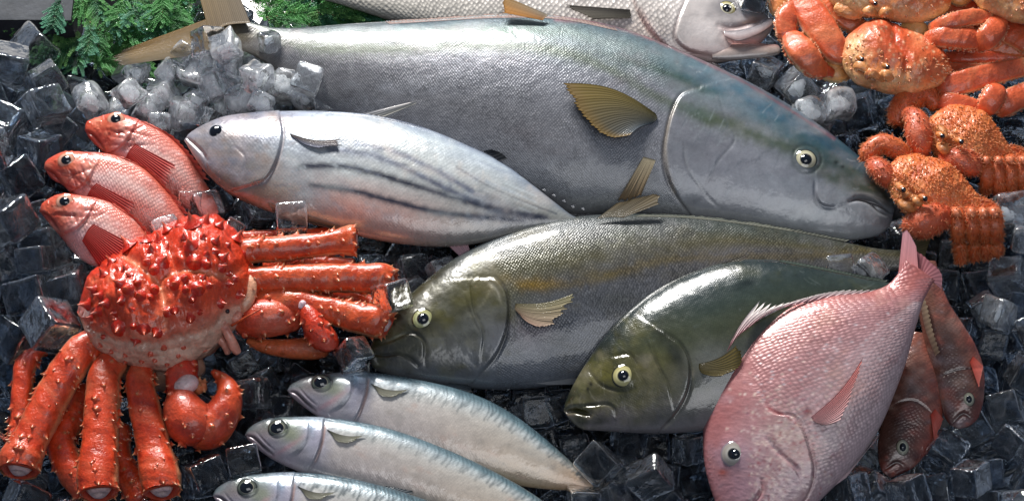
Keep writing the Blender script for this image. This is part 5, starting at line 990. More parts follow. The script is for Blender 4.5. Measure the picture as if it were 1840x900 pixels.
for i in range(46):   # left clump
    x = RS.uniform(100, 400); y = RS.uniform(-40, 100)
    if x < 130 and y > 50: y -= 50
    if y > 110-(x-180)*.28 and x > 200: y = RS.uniform(-40, 60)
    if y > 75 and x < 150: continue
    Q.append((x, y, 'left'))
for i in range(40): Q.append((RS.uniform(430, 650), RS.uniform(-30, 48), 'right'))
for i in range(12): Q.append((RS.uniform(300, 400), RS.uniform(-20, 50), 'left'))
place_words = lambda x, y: ('left of the raised tail lobe, ' if x < 400 else 'between tail lobe and sea bass, ')+('far back at the top edge' if y < 10 else 'in the middle of the clump' if y < 55 else 'at the front edge by the ice')
for i, (x, y, s) in enumerate(Q):
    a = RS.uniform(-2.4, -.6) if x < 300 else RS.uniform(-pi, pi)
    if x > 400: a = RS.uniform(-.9, .6)
    z = RS.uniform(-.02, .03) if s == 'left' else RS.uniform(-.03, .02)
    sprig(x, y, a, RS.uniform(60, 115), z, 500+i, 'green cypress sprig '+place_words(x, y))
# settled positions of the cubes: x, y, z (0.1 mm), three angles (0.01 rad), three edge lengths (0.1 mm), kind; largest in the picture first
ICE_ROWS = [
(-5285,-1101,713,17,237,61,455,449,445,0),
(1538,-2926,512,256,88,-49,378,322,414,0),
(-4070,2192,1049,-88,52,-81,423,433,449,0),
(-5850,201,837,-51,77,-95,444,484,475,0),
(-5591,1853,747,-218,200,-13,380,408,389,1),
(5113,-2939,513,-82,-237,-138,343,320,374,0),
(-4761,1983,830,107,262,-12,382,411,391,0),
(4884,-2535,276,27,-11,256,390,417,405,0),
(-2581,-2037,666,-95,-28,167,370,360,319,0),
(970,-2749,479,-7,261,74,363,379,318,0),
(-3412,-2892,549,93,-16,-257,371,365,329,0),
(-5903,939,549,76,24,92,442,461,431,0),
(-5128,-510,556,-110,79,-109,388,423,416,0),
(5842,-242,269,170,271,-13,406,444,349,2),
(-5650,1363,551,269,57,80,399,403,367,0),
(-5940,3078,171,-230,109,-6,444,435,466,0),
(3511,2454,213,-75,39,-240,354,381,382,2),
(-5595,-639,580,-108,-24,15,456,462,372,0),
(5628,-803,429,73,76,13,339,359,314,2),
(4385,-3163,598,-61,-37,-255,360,377,355,0),
(5647,-1954,232,-123,113,45,385,350,373,0),
(4265,2231,56,-93,-68,-198,369,374,361,0),
(-5046,1514,830,142,259,24,359,368,316,1),
(-1791,-1496,750,-300,-105,31,324,299,289,0),
(-4309,1740,819,-217,14,-54,375,390,355,0),
(-6118,2587,589,39,262,-137,450,384,362,0),
(-5530,-253,724,-63,98,99,346,351,288,0),
(-3000,-2766,537,37,174,-95,381,359,332,0),
(5669,-2402,316,289,-82,83,326,315,335,0),
(-5338,3487,-197,-84,-89,244,325,330,337,0),
(-5739,-1089,319,17,254,99,453,398,465,0),
(1997,-2411,156,-224,70,-153,311,276,273,0),
(-1299,226,-109,-3,7,272,350,352,351,0),
(3726,-3091,486,101,235,-19,380,377,361,0),
(2060,-2690,-143,12,13,19,348,361,321,0),
(-4136,3562,191,-181,172,-73,345,336,358,0),
(272,-1975,201,9,113,179,350,333,368,0),
(-2728,2036,628,-173,-42,20,336,361,276,1),
(-3133,2396,679,-234,58,-120,320,279,347,1),
(-5507,71,395,-104,37,-129,441,410,481,0),
(-2636,-1542,423,-30,107,257,326,288,348,0),
(-4954,3743,-112,104,-7,239,336,323,344,0),
(-3660,1834,779,-47,64,-273,321,285,301,1),
(3116,2698,218,-205,-4,-54,314,315,311,2),
(-6080,1607,717,-32,166,-75,446,422,404,0),
(-2462,3729,-44,-3,-179,90,371,351,337,0),
(-5429,-3109,324,-182,233,-53,377,394,320,0),
(1332,-2244,87,-89,-31,-302,349,342,300,0),
(5311,-2192,187,-5,113,36,384,385,324,0),
(-3993,1602,681,15,74,103,331,296,332,1),
(3819,2101,190,-139,185,123,346,310,286,2),
(-2949,-1901,524,-108,40,-146,356,342,325,0),
(-5498,3945,-119,-18,18,-23,378,393,346,0),
(5596,-1064,129,155,115,124,337,320,305,0),
(-3482,2577,684,-243,79,21,328,317,267,1),
(578,-1772,-114,-152,8,170,380,363,349,0),
(-3618,2262,671,-103,52,10,327,337,267,1),
(-5630,2331,611,-105,11,-258,345,344,290,1),
(5513,-178,-128,-6,-7,-296,338,336,343,0),
(-4522,2430,685,-203,68,-116,361,334,368,1),
(-3141,-1232,-73,193,-2,53,312,323,269,0),
(-3078,2013,492,-146,259,10,350,369,319,1),
(-4742,3350,-163,-13,144,112,359,357,375,0),
(5925,-1551,312,63,81,168,383,403,379,0),
(740,-2283,-121,129,297,21,345,359,296,0),
(-4697,3982,-387,99,-174,26,366,350,325,0),
(4769,-3018,318,-129,109,30,318,302,347,0),
(1173,-3119,299,15,56,24,319,334,348,0),
(-5196,1944,583,19,28,34,363,386,389,0),
(-5822,3508,-184,139,-81,87,295,299,269,0),
(-5541,3109,-210,85,-189,64,298,275,263,0),
(-1235,-246,-172,35,-62,118,348,342,343,0),
(799,-3190,389,28,89,185,309,333,328,0),
(5305,275,-151,-24,4,304,365,341,344,0),
(-3080,3707,-177,61,-11,92,344,337,314,0),
(6027,99,604,-88,-5,293,363,318,345,2),
(1636,-2251,-191,-23,-8,-310,316,324,331,0),
(6173,1986,-141,-170,20,155,333,332,314,0),
(-6163,1106,911,-102,88,-105,389,400,415,0),
(5349,-2736,213,-31,54,-148,334,329,273,0),
(5102,-89,-162,-40,-21,312,368,351,352,0),
(4092,-2997,300,-65,-28,-150,307,296,273,0),
(-159,-1707,-100,150,-138,-148,307,293,290,0),
(-3174,-2474,208,-307,-2,103,384,333,337,0),
(6128,562,344,82,279,-48,389,341,365,2),
(-5939,-257,561,-133,65,-77,345,329,306,0),
(4677,2313,-117,-195,-132,-69,363,350,309,0),
(188,-1699,-110,28,4,-5,376,355,351,0),
(2992,3578,622,-38,32,3,315,320,338,0),
(-2772,4007,-184,8,1,141,335,341,330,0),
(4733,504,-54,-5,41,185,344,332,329,0),
(3920,2595,-172,-25,8,160,376,372,367,0),
(-3393,2220,309,-71,70,44,339,360,366,1),
(5482,-1312,-391,31,107,-285,355,369,320,0),
(-3219,678,-213,-3,12,298,295,288,276,0),
(-870,59,-169,-19,-13,120,319,302,305,0),
(-5807,-1427,-79,-6,-8,-79,380,357,323,0),
(-4977,2338,464,0,82,-41,365,351,395,1),
(-2877,644,-159,-112,-299,-16,307,293,290,0),
(-3564,1066,-157,23,1,61,300,302,269,0),
(-3049,-1901,-162,28,-37,-14,371,368,320,0),
(4170,-2284,-120,-149,-2,249,331,344,305,0),
(-3157,1016,-163,2,-151,277,335,335,321,0),
(-1680,573,-183,-6,-11,307,307,303,288,0),
(-5808,-1910,-70,-135,-4,189,378,378,337,0),
(5553,-558,83,-49,236,-152,325,315,308,2),
(-3500,-2804,141,-104,45,39,369,372,358,0),
(4410,622,-296,148,24,144,299,304,274,0),
(4115,1774,-191,0,-3,180,373,347,340,0),
(-5274,2498,269,85,80,266,341,310,293,1),
(4322,2676,-67,3,228,162,376,365,363,0),
(-5517,-2699,-126,-86,252,46,357,337,368,0),
(5855,-2813,165,49,83,158,317,341,316,0),
(-1924,3511,-85,-1,14,177,379,366,352,0),
(-6174,2290,315,170,82,106,352,321,326,0),
(5670,-3268,347,-67,10,134,389,358,369,0),
(5874,-1348,-81,-144,51,153,360,364,321,0),
(345,-2246,-86,-42,20,-303,369,348,347,0),
(5242,-853,-108,136,-35,-19,381,385,369,0),
(5627,-2504,-136,26,-124,-314,365,372,361,0),
(-864,454,-151,-157,-2,288,347,355,363,0),
(5934,-656,173,89,139,237,353,304,376,0),
(-3363,-852,-132,69,48,176,357,338,316,0),
(287,-2763,-41,-22,62,-274,342,356,355,0),
(-4170,1998,572,-97,98,-141,320,333,301,1),
(-5146,-2527,-398,97,-1,193,319,326,293,0),
(-3874,-2157,-106,2,-15,28,333,349,297,0),
(5835,-960,-186,-22,-33,42,312,291,282,0),
(1717,-3098,205,232,79,-28,338,328,370,0),
(1231,-2689,140,37,-7,-7,371,343,387,0),
(-4333,3581,-181,15,22,-284,314,310,289,0),
(-2075,-1025,-152,-4,-8,303,327,322,341,0),
(-5047,3496,-469,10,-76,7,311,319,267,0),
(1072,-2039,-178,-5,-5,193,332,330,323,0),
(-2128,3936,-113,-176,-3,236,338,330,348,0),
(-1693,224,-388,23,-120,139,328,314,280,0),
(6038,-1063,447,0,30,-286,386,334,418,0),
(2719,2875,-174,-126,-314,27,295,286,294,0),
(-6568,3954,-825,5,0,104,330,328,335,0),
(3927,-2728,-99,36,5,260,373,378,351,0),
(5364,-3098,137,102,58,286,373,381,347,0),
(-2522,-1294,-94,-5,-16,87,316,319,283,0),
(5093,629,-455,11,-4,132,327,326,308,0),
(-5767,1134,-170,11,64,128,298,310,256,0),
(-5559,1792,262,-21,52,-61,383,384,412,1),
(-5126,4003,-464,-16,8,9,341,323,319,0),
(-4972,2771,65,-20,-42,186,376,393,355,0),
(-3616,-944,-511,7,-9,144,347,339,319,0),
(5865,915,-121,15,-16,148,332,323,294,0),
(-4542,-1858,-163,-51,19,37,329,326,334,0),
(-5343,-1445,-86,13,3,-20,380,352,374,0),
(-2148,-1432,-77,-1,26,-80,318,303,270,0),
(3944,2165,-213,-14,27,-302,341,328,316,0),
(-5259,1818,-138,14,-26,294,348,354,313,0),
(-3723,2503,302,-196,96,-109,378,391,415,1),
(5676,185,-135,4,-2,138,338,350,302,0),
(-2885,-2288,-189,4,8,59,308,298,280,0),
(-3343,-1551,-112,0,-6,88,345,339,302,0),
(-3432,3932,-54,-88,8,21,356,334,340,0),
(-2757,3382,-85,-28,-1,-25,346,345,340,0),
(5950,512,-103,40,22,139,337,351,354,0),
(5851,2352,-38,-139,-19,170,369,343,356,0),
(3486,2800,-130,-6,10,-57,341,320,340,0),
(-4250,-2161,-107,156,-116,193,371,375,339,0),
(-4210,2333,330,259,50,104,363,371,380,1),
(1673,-2686,-27,-208,-106,-112,366,350,366,0),
(-5692,492,442,-233,60,-129,342,330,363,0),
(3145,3317,-161,-60,-142,135,307,317,284,0),
(4635,33,-137,-189,242,-20,303,297,311,0),
(3056,2907,-165,129,-165,43,339,330,317,0),
(4622,948,-150,-9,-5,263,339,347,305,0),
(4577,1771,-128,9,26,-254,377,354,350,0),
(-2411,-760,-146,6,3,256,379,376,329,0),
(5554,-524,-427,16,-14,157,359,363,361,0),
(4602,2337,-506,6,-1,-301,309,315,322,0),
(-1609,-430,-113,37,7,-290,333,344,349,0),
(6185,2749,-20,-14,-22,-306,352,352,350,0),
(6322,1634,73,-110,51,211,348,365,302,0),
(710,-2071,-473,-9,0,184,355,346,316,0),
(-4282,3963,-157,3,10,200,329,345,331,0),
(-1968,-606,-133,18,-30,193,362,361,347,0),
(-5020,-3239,80,260,26,104,374,353,356,0),
(-2498,-2504,-155,-76,102,218,337,320,329,0),
(-2821,2880,-181,134,73,158,364,366,358,0),
(-2773,-1053,-187,116,-57,146,296,275,282,0),
(-5851,-2610,-469,-3,-8,-304,350,342,342,0),
(-3077,-1000,-427,-5,-12,129,354,368,339,0),
(-3557,-2166,-469,9,-13,194,378,351,395,0),
(593,-2983,-382,23,63,18,371,368,334,0),
(-3741,1513,-183,12,-21,130,373,358,319,0),
(-5960,-2432,460,-187,135,27,414,420,358,0),
(-5790,2480,182,-81,80,-149,366,335,335,0),
(-5804,1222,172,-29,226,107,345,345,310,0),
(-5369,-2239,-168,-25,-2,182,335,335,286,0),
(5087,-2258,-148,-23,-10,207,330,317,301,0),
(-5427,-1015,-103,-8,10,128,354,358,337,0),
(-3906,-2299,-463,2,-2,190,348,360,362,0),
(-3579,-1327,-408,-2,-40,301,324,318,329,0),
(-5986,-23,157,-137,225,-2,407,425,345,0),
(-330,-1566,-449,5,-16,263,380,351,387,0),
(6228,2391,-95,-20,2,-305,340,353,322,0),
(-3486,-3094,-154,-23,7,-307,331,347,327,0),
(-5488,-340,237,-126,37,-127,416,407,385,0),
(-5890,2020,346,-35,3,-225,381,335,410,0),
(-5279,-625,-74,54,-22,158,348,323,362,0),
(-3743,2017,458,78,20,-20,364,326,291,1),
(-2550,2383,165,99,-21,-293,324,304,347,1),
(-6123,-580,322,172,11,251,346,370,304,0),
(3400,3607,-142,119,-127,14,311,304,304,0),
(5443,-120,-478,-1,3,151,345,362,317,0),
(-5498,4021,-503,-2,11,-9,329,329,339,0),
(-5694,3571,-500,104,-77,103,296,291,254,0),
(-2433,-1037,-474,-3,-9,6,340,352,319,0),
(-5119,310,-248,-14,4,-11,295,306,279,0),
(-2787,-2211,166,52,3,123,347,338,329,0),
(4996,2418,-467,0,3,209,361,377,376,0),
(5687,1535,-149,25,-8,20,356,370,303,0),
(4247,22,-116,164,-32,1,308,291,277,0),
(-4214,-1660,-135,-191,77,-161,362,345,327,0),
(-4549,-2987,-60,18,100,-51,362,377,372,0),
(-4449,2070,494,-101,87,-146,349,379,281,1),
(-6240,3583,-459,-15,-29,-277,342,346,302,0),
(-1718,-1335,-117,31,7,-29,315,303,306,0),
(-5110,-2907,-488,-6,8,-298,369,381,361,0),
(-6297,2066,651,-84,10,-272,344,321,276,0),
(5491,1123,-177,148,-267,-3,335,314,322,0),
(-3287,2607,-9,-224,115,-46,374,360,330,0),
(4241,2303,-487,-26,-2,164,342,316,345,0),
(-3275,1006,-514,3,-5,90,356,341,322,0),
(3332,3528,-507,-15,-14,250,364,343,322,0),
(-1697,3982,-58,-12,11,151,380,378,372,0),
(-2254,-1824,-137,-306,-8,144,358,353,353,0),
(-3551,-1879,-50,14,-11,98,331,344,342,0),
(4909,288,-443,8,-12,139,371,382,383,0),
(-3084,3962,-502,19,19,10,375,366,325,0),
(5459,-1723,-504,-2,-6,-311,345,361,297,0),
(-3382,-2227,-126,-140,-19,106,308,288,295,0),
(-5777,1543,-434,87,18,-1,295,289,272,0),
(5510,-902,-481,10,-12,-24,341,332,303,0),
(-6203,546,579,-175,137,-63,392,397,418,0),
(4995,-1824,-393,-165,268,10,336,317,348,0),
(4677,2777,-128,45,194,207,301,301,298,0),
(-2025,192,-276,-32,-13,-299,344,321,310,0),
(4312,3728,-179,82,19,-304,340,334,330,0),
(-5390,3585,-677,-100,-27,153,349,332,362,0),
(-3855,-3008,-143,6,-19,189,303,289,270,0),
(-6084,-566,842,-157,79,164,418,437,381,0),
(-3925,-3325,327,-2,94,120,379,409,370,0),
(-1232,46,-476,-1,17,-245,321,314,277,0),
(5636,-2925,-124,-77,87,8,318,315,312,0),
(-4655,3565,-489,-8,7,-297,363,375,335,0),
(-4644,2936,96,-131,16,-295,306,266,317,1),
(-4017,3186,-114,-1,12,23,316,330,288,0),
(-2826,-2740,-143,181,-7,64,336,310,337,0),
(-5353,1448,-62,175,4,138,350,336,348,0),
(5153,-496,-458,-10,-3,6,354,363,352,0),
(4827,-464,-80,21,69,277,380,353,334,0),
(4971,1980,-187,-17,13,110,318,309,297,0),
(4325,1973,-516,-38,-7,157,303,293,266,0),
(-2604,980,-102,23,-10,80,360,357,344,0),
(-2882,-1725,232,138,98,76,321,280,346,0),
(-4063,2763,279,110,1,93,330,362,357,1),
(2044,-2066,-127,-122,175,1,352,365,347,0),
(-5061,3076,-456,148,-1,123,375,391,380,0),
(588,-2621,-259,-36,-24,179,324,318,283,0),
(-5420,1464,-422,-8,-21,286,329,334,343,0),
(-3844,3628,-156,2,26,286,321,320,287,0),
(2361,-3084,-148,92,34,185,328,345,311,0),
(-4961,-2186,-114,143,-309,6,361,378,309,0),
(4745,-2594,-83,13,19,131,364,364,333,0),
(-3324,-895,-834,6,-2,101,311,314,308,0),
(3556,2347,-229,54,40,-310,325,338,317,0),
(3585,3217,-161,-10,-8,156,363,339,314,0),
(-3840,4002,-121,-29,-4,145,356,329,310,0),
(4247,602,-652,5,73,80,293,288,299,0),
(-5985,-2846,-73,-12,-42,198,343,341,338,0),
(-3920,973,-48,109,36,77,311,314,298,0),
(-5470,1089,-419,-28,132,278,353,343,309,0),
(-4959,-1463,-102,4,178,161,343,319,320,0),
(2374,2637,181,114,6,56,379,350,367,0),
(3167,2473,-252,19,-92,141,333,319,324,0),
(-5728,3859,-845,3,-2,253,328,304,297,0),
(-3981,1787,267,207,61,198,359,358,313,1),
(-5422,3150,-511,-12,-11,113,304,310,300,0),
(-2835,-2576,-502,-149,-3,-310,363,351,371,0),
(-1627,-90,-296,-46,-129,184,323,326,285,0),
(-2850,-581,-476,160,-9,285,363,344,360,0),
(4665,3721,-86,83,17,-297,353,357,353,0),
(3835,3665,-257,44,-79,95,369,385,330,0),
(5085,3607,-122,-25,0,34,336,336,311,0),
(-4539,-1208,-177,-42,146,18,312,320,306,0),
(-6080,-1638,174,-79,196,-32,333,333,299,0),
(5470,-2111,-198,7,-9,164,332,325,330,0),
(-2888,-1474,-115,25,10,54,330,323,319,0),
(-3445,3001,7,134,57,197,312,343,337,1),
(-943,451,-485,8,8,66,336,324,294,0),
(4070,2994,-533,1,-5,304,375,369,319,0),
(6222,850,-128,17,3,137,376,350,342,0),
(5574,-725,-823,1,3,17,340,324,341,0),
(-4671,-1332,-820,2,2,110,361,363,346,0),
(5000,-3087,-69,17,-21,-33,318,321,326,0),
(781,-1369,-125,165,-10,118,313,303,299,0),
(-3192,358,-464,8,7,140,317,297,306,0),
(5277,3195,-65,170,-142,11,345,346,353,0),
(-2495,457,-171,-147,71,180,365,359,353,0),
(-5665,1848,-105,-14,-56,309,340,332,312,0),
(-4677,2161,203,-20,275,-45,353,381,330,1),
(-3190,3032,-373,-35,-17,179,346,345,354,0),
(-1669,664,-805,0,-2,-18,379,372,388,0),
(2994,3156,-516,5,-6,151,353,337,323,0),
(-1618,-967,-32,-151,118,100,318,315,290,0),
(437,-1291,-167,95,119,-246,354,341,314,0),
(-2509,766,-492,-66,-190,13,327,310,279,0),
(5486,652,-175,-12,40,265,345,323,325,0),
(-3823,-1441,-45,100,-101,83,373,368,342,0),
(-4842,1774,110,-88,20,82,353,358,314,0),
(5881,-581,-157,27,-8,123,318,307,295,0),
(5788,-1770,-132,2,8,-19,310,321,279,0),
(5874,-1259,-493,0,-4,-21,328,315,286,0),
(-1291,326,-805,3,-2,10,367,381,372,0),
(4369,-2619,-184,65,-141,60,323,303,306,0),
(-2844,962,-437,-9,-126,-19,315,324,325,0),
(5911,-655,-844,-1,1,165,305,310,309,0),
(4747,708,-490,165,1,122,313,313,292,0),
(-3387,3419,-452,-9,-8,0,374,350,333,0),
(-3683,3282,-116,-20,5,42,300,308,282,0),
(3485,4000,-458,10,7,168,343,339,345,0),
(-6612,3550,-524,-5,-2,30,296,282,265,0),
(-3532,3952,-465,-7,3,-67,349,340,357,0),
(4809,-716,-438,-10,23,178,322,335,328,0),
(3488,3961,-61,-1,-7,133,374,384,368,0),
(5409,3936,70,95,-103,210,377,396,378,0),
(6084,-1949,447,72,-56,311,355,344,389,0),
(-3288,301,-13,176,-80,-2,375,390,347,0),
(4007,291,-186,-23,5,196,315,319,280,0),
(-2725,-555,-152,-156,174,69,293,279,278,0),
(5263,1518,-150,-156,8,293,369,364,346,0),
(-5692,-630,-197,52,89,24,326,321,284,0),
(-4670,2588,373,-6,87,264,366,337,314,1),
(5920,-627,-514,13,5,173,354,329,302,0),
(-5399,32,-52,-162,85,48,298,305,256,0),
(-1725,561,-474,-7,2,307,295,296,260,0),
(-3151,2637,-445,-5,-10,161,377,361,373,0),
(5888,-1018,-836,-10,-2,-276,316,308,292,0),
(-2755,-2166,-518,-8,6,-303,372,371,325,0),
(-5559,1920,-496,-15,-2,296,345,360,342,0),
(3034,3972,-78,-35,-12,186,339,315,307,0),
(1921,-3094,-78,187,79,-15,314,315,288,0),
(5347,2561,-509,6,-5,211,341,333,310,0),
(2003,-2305,-487,10,-6,303,351,361,351,0),
(-6037,1608,294,-298,0,99,379,378,359,0),
(-6071,428,189,45,139,25,377,412,406,0),
(448,-1735,-507,2,-2,-13,347,321,300,0),
(-1330,388,-453,1,-2,200,312,296,314,0),
(-4047,2527,-46,-25,113,-58,344,317,360,0),
(4469,-2929,253,-219,95,101,309,297,264,0),
(-3577,-2573,-198,-106,5,-2,327,302,282,0),
(-3743,2854,-94,-18,-2,209,335,349,322,0),
(9,-1323,-471,-12,-32,-73,365,376,329,0),
(957,-2018,-810,-1,-1,176,368,350,374,0),
(3392,3050,-519,-9,-5,68,306,314,276,0),
(3596,2674,-467,-16,17,154,345,361,303,0),
(-6254,2977,-120,41,-3,-74,295,296,260,0),
(-2630,-1797,-111,-19,25,292,305,290,313,0),
(-4304,3957,-504,4,5,299,332,314,336,0),
(4005,2652,-506,-1,-22,-11,312,319,294,0),
(-5865,-1386,-450,5,-4,299,368,346,384,0),
(-3667,2427,-81,-14,25,124,297,295,279,0),
(-2033,4001,-494,-1,-9,151,344,323,346,0),
(-3388,1465,-445,-12,-10,295,375,374,379,0),
(-3921,-2690,-491,-2,-2,167,356,337,347,0),
(-6134,-1008,-27,6,253,-18,320,326,326,0),
(6009,-2287,159,-200,230,-32,327,356,343,0),
(2572,3208,-308,-66,-15,44,353,355,368,0),
(-5301,-2184,-486,-7,17,312,322,333,310,0),
(3081,3994,-455,2,3,306,374,376,321,0),
(-4721,-1582,-468,3,-1,36,365,381,355,0),
(3596,-3049,-119,-10,1,264,298,309,302,0),
(5729,2752,-176,78,142,-237,343,352,299,0),
(-4070,1706,-105,35,74,177,309,311,307,0),
(5861,2317,-451,-21,170,122,353,370,360,0),
(4680,1961,-491,-4,-15,175,301,293,274,0),
(-2352,3609,-456,-1,-18,175,375,371,359,0),
(-1427,-465,-487,-31,-46,-86,354,370,329,0),
(5221,-2665,-99,-169,-86,-97,349,363,331,0),
(-5594,359,-150,13,9,267,359,343,327,0),
(1462,-2605,-445,-4,8,273,346,343,358,0),
(-6115,2635,-9,106,29,217,363,378,330,0),
(1119,-2473,-182,-16,-2,287,331,307,286,0),
(-5424,-2591,-538,-62,-7,196,332,324,298,0),
(-3164,-2536,-137,-8,151,230,347,359,336,0),
(1342,-2122,-531,8,4,8,350,363,337,0),
(5019,-2181,-476,13,-10,7,367,352,326,0),
(5761,267,-463,-4,0,-313,367,350,343,0),
(5843,-1683,-470,6,7,-306,374,390,338,0),
(5933,-232,-204,3,-3,125,357,365,332,0),
(4385,2696,-496,17,136,164,323,300,321,0),
(-6009,-359,-374,76,-68,28,363,378,346,0),
(-5204,2023,184,54,184,6,335,350,345,1),
(-5351,4041,-842,-4,-3,0,316,306,295,0),
(5421,-2123,-520,10,-5,150,331,346,304,0),
(5820,-2092,-504,0,3,19,363,369,367,0),
(-5436,-455,-451,6,-27,3,322,325,308,0),
(1698,-2094,-501,-12,-5,299,298,285,296,0),
(-5484,2188,241,-53,186,-105,318,284,308,1),
(-5683,-205,-188,94,-218,86,325,331,310,0),
(-4049,2121,-84,-1,-19,137,363,346,329,0),
(-2045,-969,-504,-2,-9,168,336,346,330,0),
(-5882,3120,-234,-75,-3,144,296,303,252,0),
(692,-1683,-828,0,-1,-281,380,388,340,0),
(-5820,-959,-379,57,137,204,373,357,381,0),
(-5798,766,-124,-19,13,110,301,313,259,0),
(-5194,-184,-193,-8,-4,-257,299,306,285,0),
(6289,2322,-479,-22,2,206,300,297,275,0),
(-2712,4036,-537,3,14,-5,326,300,316,0),
(-6049,1519,-130,-21,-30,-301,358,332,375,0),
(5421,13,-817,-4,9,170,357,342,322,0),
(-3149,-2229,-481,12,4,21,343,323,326,0),
(-2761,2403,-184,47,38,42,375,391,366,0),
(-1680,-910,-439,82,178,92,355,343,336,0),
(-6019,147,-447,15,34,57,379,363,372,0),
(4049,-2286,-475,3,-2,275,374,347,359,0),
(-5400,2610,-110,40,25,-14,356,369,355,0),
(1026,-2408,-497,-11,-8,194,342,318,321,0),
(5862,-2479,-454,-29,7,147,300,297,313,0),
(-5242,275,-538,11,6,256,344,318,299,0),
(5879,-2151,-128,-64,-4,130,293,277,256,0),
(5345,344,-493,9,2,83,315,311,287,0),
(437,-1414,-513,-4,6,-17,295,285,261,0),
(-4686,4020,-798,172,2,160,345,353,331,0),
(-2355,4032,-556,-9,1,-309,293,299,253,0),
(1899,-2694,-474,16,7,8,329,305,341,0),
(6133,113,-272,-6,15,139,298,296,293,0),
(5183,-2552,-499,4,-4,114,298,275,302,0),
(-4898,2421,-142,32,7,4,359,334,359,0),
(-5474,-2261,-846,4,-4,-143,329,340,284,0),
(4276,-3022,-106,117,61,128,358,357,327,0),
(-2961,-984,-803,-3,2,107,379,360,378,0),
(-3197,-1774,-504,-7,-20,179,295,299,275,0),
(4651,-3002,-100,-3,23,298,343,348,333,0),
(6156,165,138,4,93,-166,408,363,352,2),
(5254,456,-818,0,-4,159,369,379,347,0),
(-5585,2228,-104,-37,2,-308,332,315,314,0),
(4669,2743,-829,6,7,182,331,318,301,0),
(1724,-2098,-830,-1,-3,-305,325,325,326,0),
(-3176,-1390,-442,-1,-7,303,314,320,328,0),
(-6139,-642,-63,8,9,290,371,370,374,0),
(-6107,1909,-112,-22,8,167,355,330,370,0),
(-5014,4009,-802,12,18,166,308,293,313,0),
(-5840,2380,-438,-2,-5,-310,349,334,336,0),
(-3542,2763,-451,0,8,-301,361,375,325,0),
(2058,-2096,-862,-2,3,-313,305,283,261,0),
(-3250,1124,-838,1,-2,-17,350,366,315,0),
(-6230,1174,244,-1,290,153,374,334,411,0),
(3994,-2668,-485,-10,8,300,308,308,297,0),
(-1232,706,-818,0,1,10,376,351,364,0),
(5546,-2474,-514,-21,-11,143,316,295,275,0),
(-4469,2496,29,-26,147,-63,356,312,293,1),
(-4291,2832,-152,-276,117,-72,351,333,301,0),
(963,-2834,-209,104,-5,216,301,306,273,0),
(1344,-1969,-847,-6,2,260,293,295,283,0),
(1987,-2453,-839,-3,-4,155,341,351,299,0),
(10,-1256,-835,9,-4,-268,325,340,289,0),
(-6230,3154,-450,-11,10,131,329,335,320,0),
(-6145,1159,-197,35,144,-288,325,300,330,0),
(4778,-2622,-440,2,14,47,349,338,328,0),
(-5005,3650,-834,-2,-1,167,347,341,323,0),
(5575,-1124,-816,-9,3,43,329,314,331,0),
(-2903,1097,-803,35,-9,-28,294,272,302,0),
(4375,2317,-837,0,-2,36,329,308,318,0),
(-2389,-1403,-433,-4,-4,7,373,381,371,0),
(-3635,1119,-490,148,-153,-35,347,324,324,0),
(4096,2968,-846,1,-3,307,333,345,296,0),
(4816,2752,-496,6,6,219,356,352,351,0),
(-2806,-1775,-493,-8,2,313,375,375,352,0),
(-6180,2713,-466,1,-1,26,341,357,340,0),
(-5897,3480,-774,-2,75,-235,322,301,311,0),
(-5825,743,-468,-2,2,-298,357,341,345,0),
(514,-1347,-827,-2,1,190,361,344,338,0),
(4481,859,-845,-160,-5,132,299,287,285,0),
(4190,2623,-846,2,-3,4,313,309,296,0),
(-5418,709,-466,2,5,303,369,355,355,0),
(-2802,-1404,-470,14,-9,154,358,369,327,0),
(4058,-2108,-842,1,-9,172,332,323,284,0),
(-3544,-2577,-552,6,-5,-289,311,301,292,0),
(-3893,-2108,-827,-8,0,300,311,307,321,0),
(5136,842,-804,4,6,162,364,335,359,0),
(184,-1544,-801,-107,-2,197,300,292,286,0),
(-1968,-633,-832,3,-1,-304,361,378,322,0),
(2374,-2366,-842,-2,10,126,335,330,286,0),
(2198,-1965,-552,-18,-13,293,309,295,267,0),
(5618,506,-824,-10,-3,-168,306,283,320,0),
(-6173,2262,-204,-9,-6,147,293,276,262,0),
(588,-2119,-832,0,7,-285,361,371,310,0),
(2365,-2347,-493,16,-3,303,368,340,383,0),
(5824,-133,-523,-21,-2,-292,305,316,267,0),
(1622,-2487,-813,4,2,152,375,349,352,0),
(420,-2524,-862,1,1,191,293,299,274,0),
(-5137,-139,-496,-2,7,136,311,288,269,0),
(1244,-2517,-824,-2,-7,-19,325,322,323,0),
(-6350,1914,247,-113,149,-18,371,400,346,0),
(-3177,3132,-805,3,-1,160,381,395,376,0),
(6234,2324,-820,3,-4,-262,360,353,340,0),
(-6315,3640,-823,-5,1,271,374,348,336,0),
(-2405,-728,-824,-1,7,166,314,296,327,0),
(-1290,-102,-811,12,-3,304,376,361,329,0),
(4706,2390,-839,-2,-3,-273,313,294,308,0),
(-5879,-453,-840,-5,1,313,304,285,303,0),
(263,-2585,-532,142,2,163,375,368,389,0),
(-6160,820,118,-152,35,-1,355,316,296,0),
(-5863,-831,-771,74,4,-5,334,349,287,0),
(4718,1101,-480,-7,7,275,367,369,327,0),
(-3123,-1337,-809,157,2,112,378,372,359,0),
(4634,1213,-821,-6,-2,191,331,341,334,0),
(-3503,-533,-814,-10,4,66,332,341,324,0),
(-5412,2303,-467,11,-26,121,374,372,353,0),
(-3947,3967,-493,2,-9,153,349,329,335,0),
(-5834,2753,-215,39,48,-247,298,291,255,0),
(5727,-338,-834,2,10,17,335,347,294,0),
(1888,-1775,-495,5,4,136,360,359,349,0),
(-4492,2063,-125,-33,-1,170,359,371,363,0),
(5128,-1742,-762,22,-127,297,375,371,343,0),
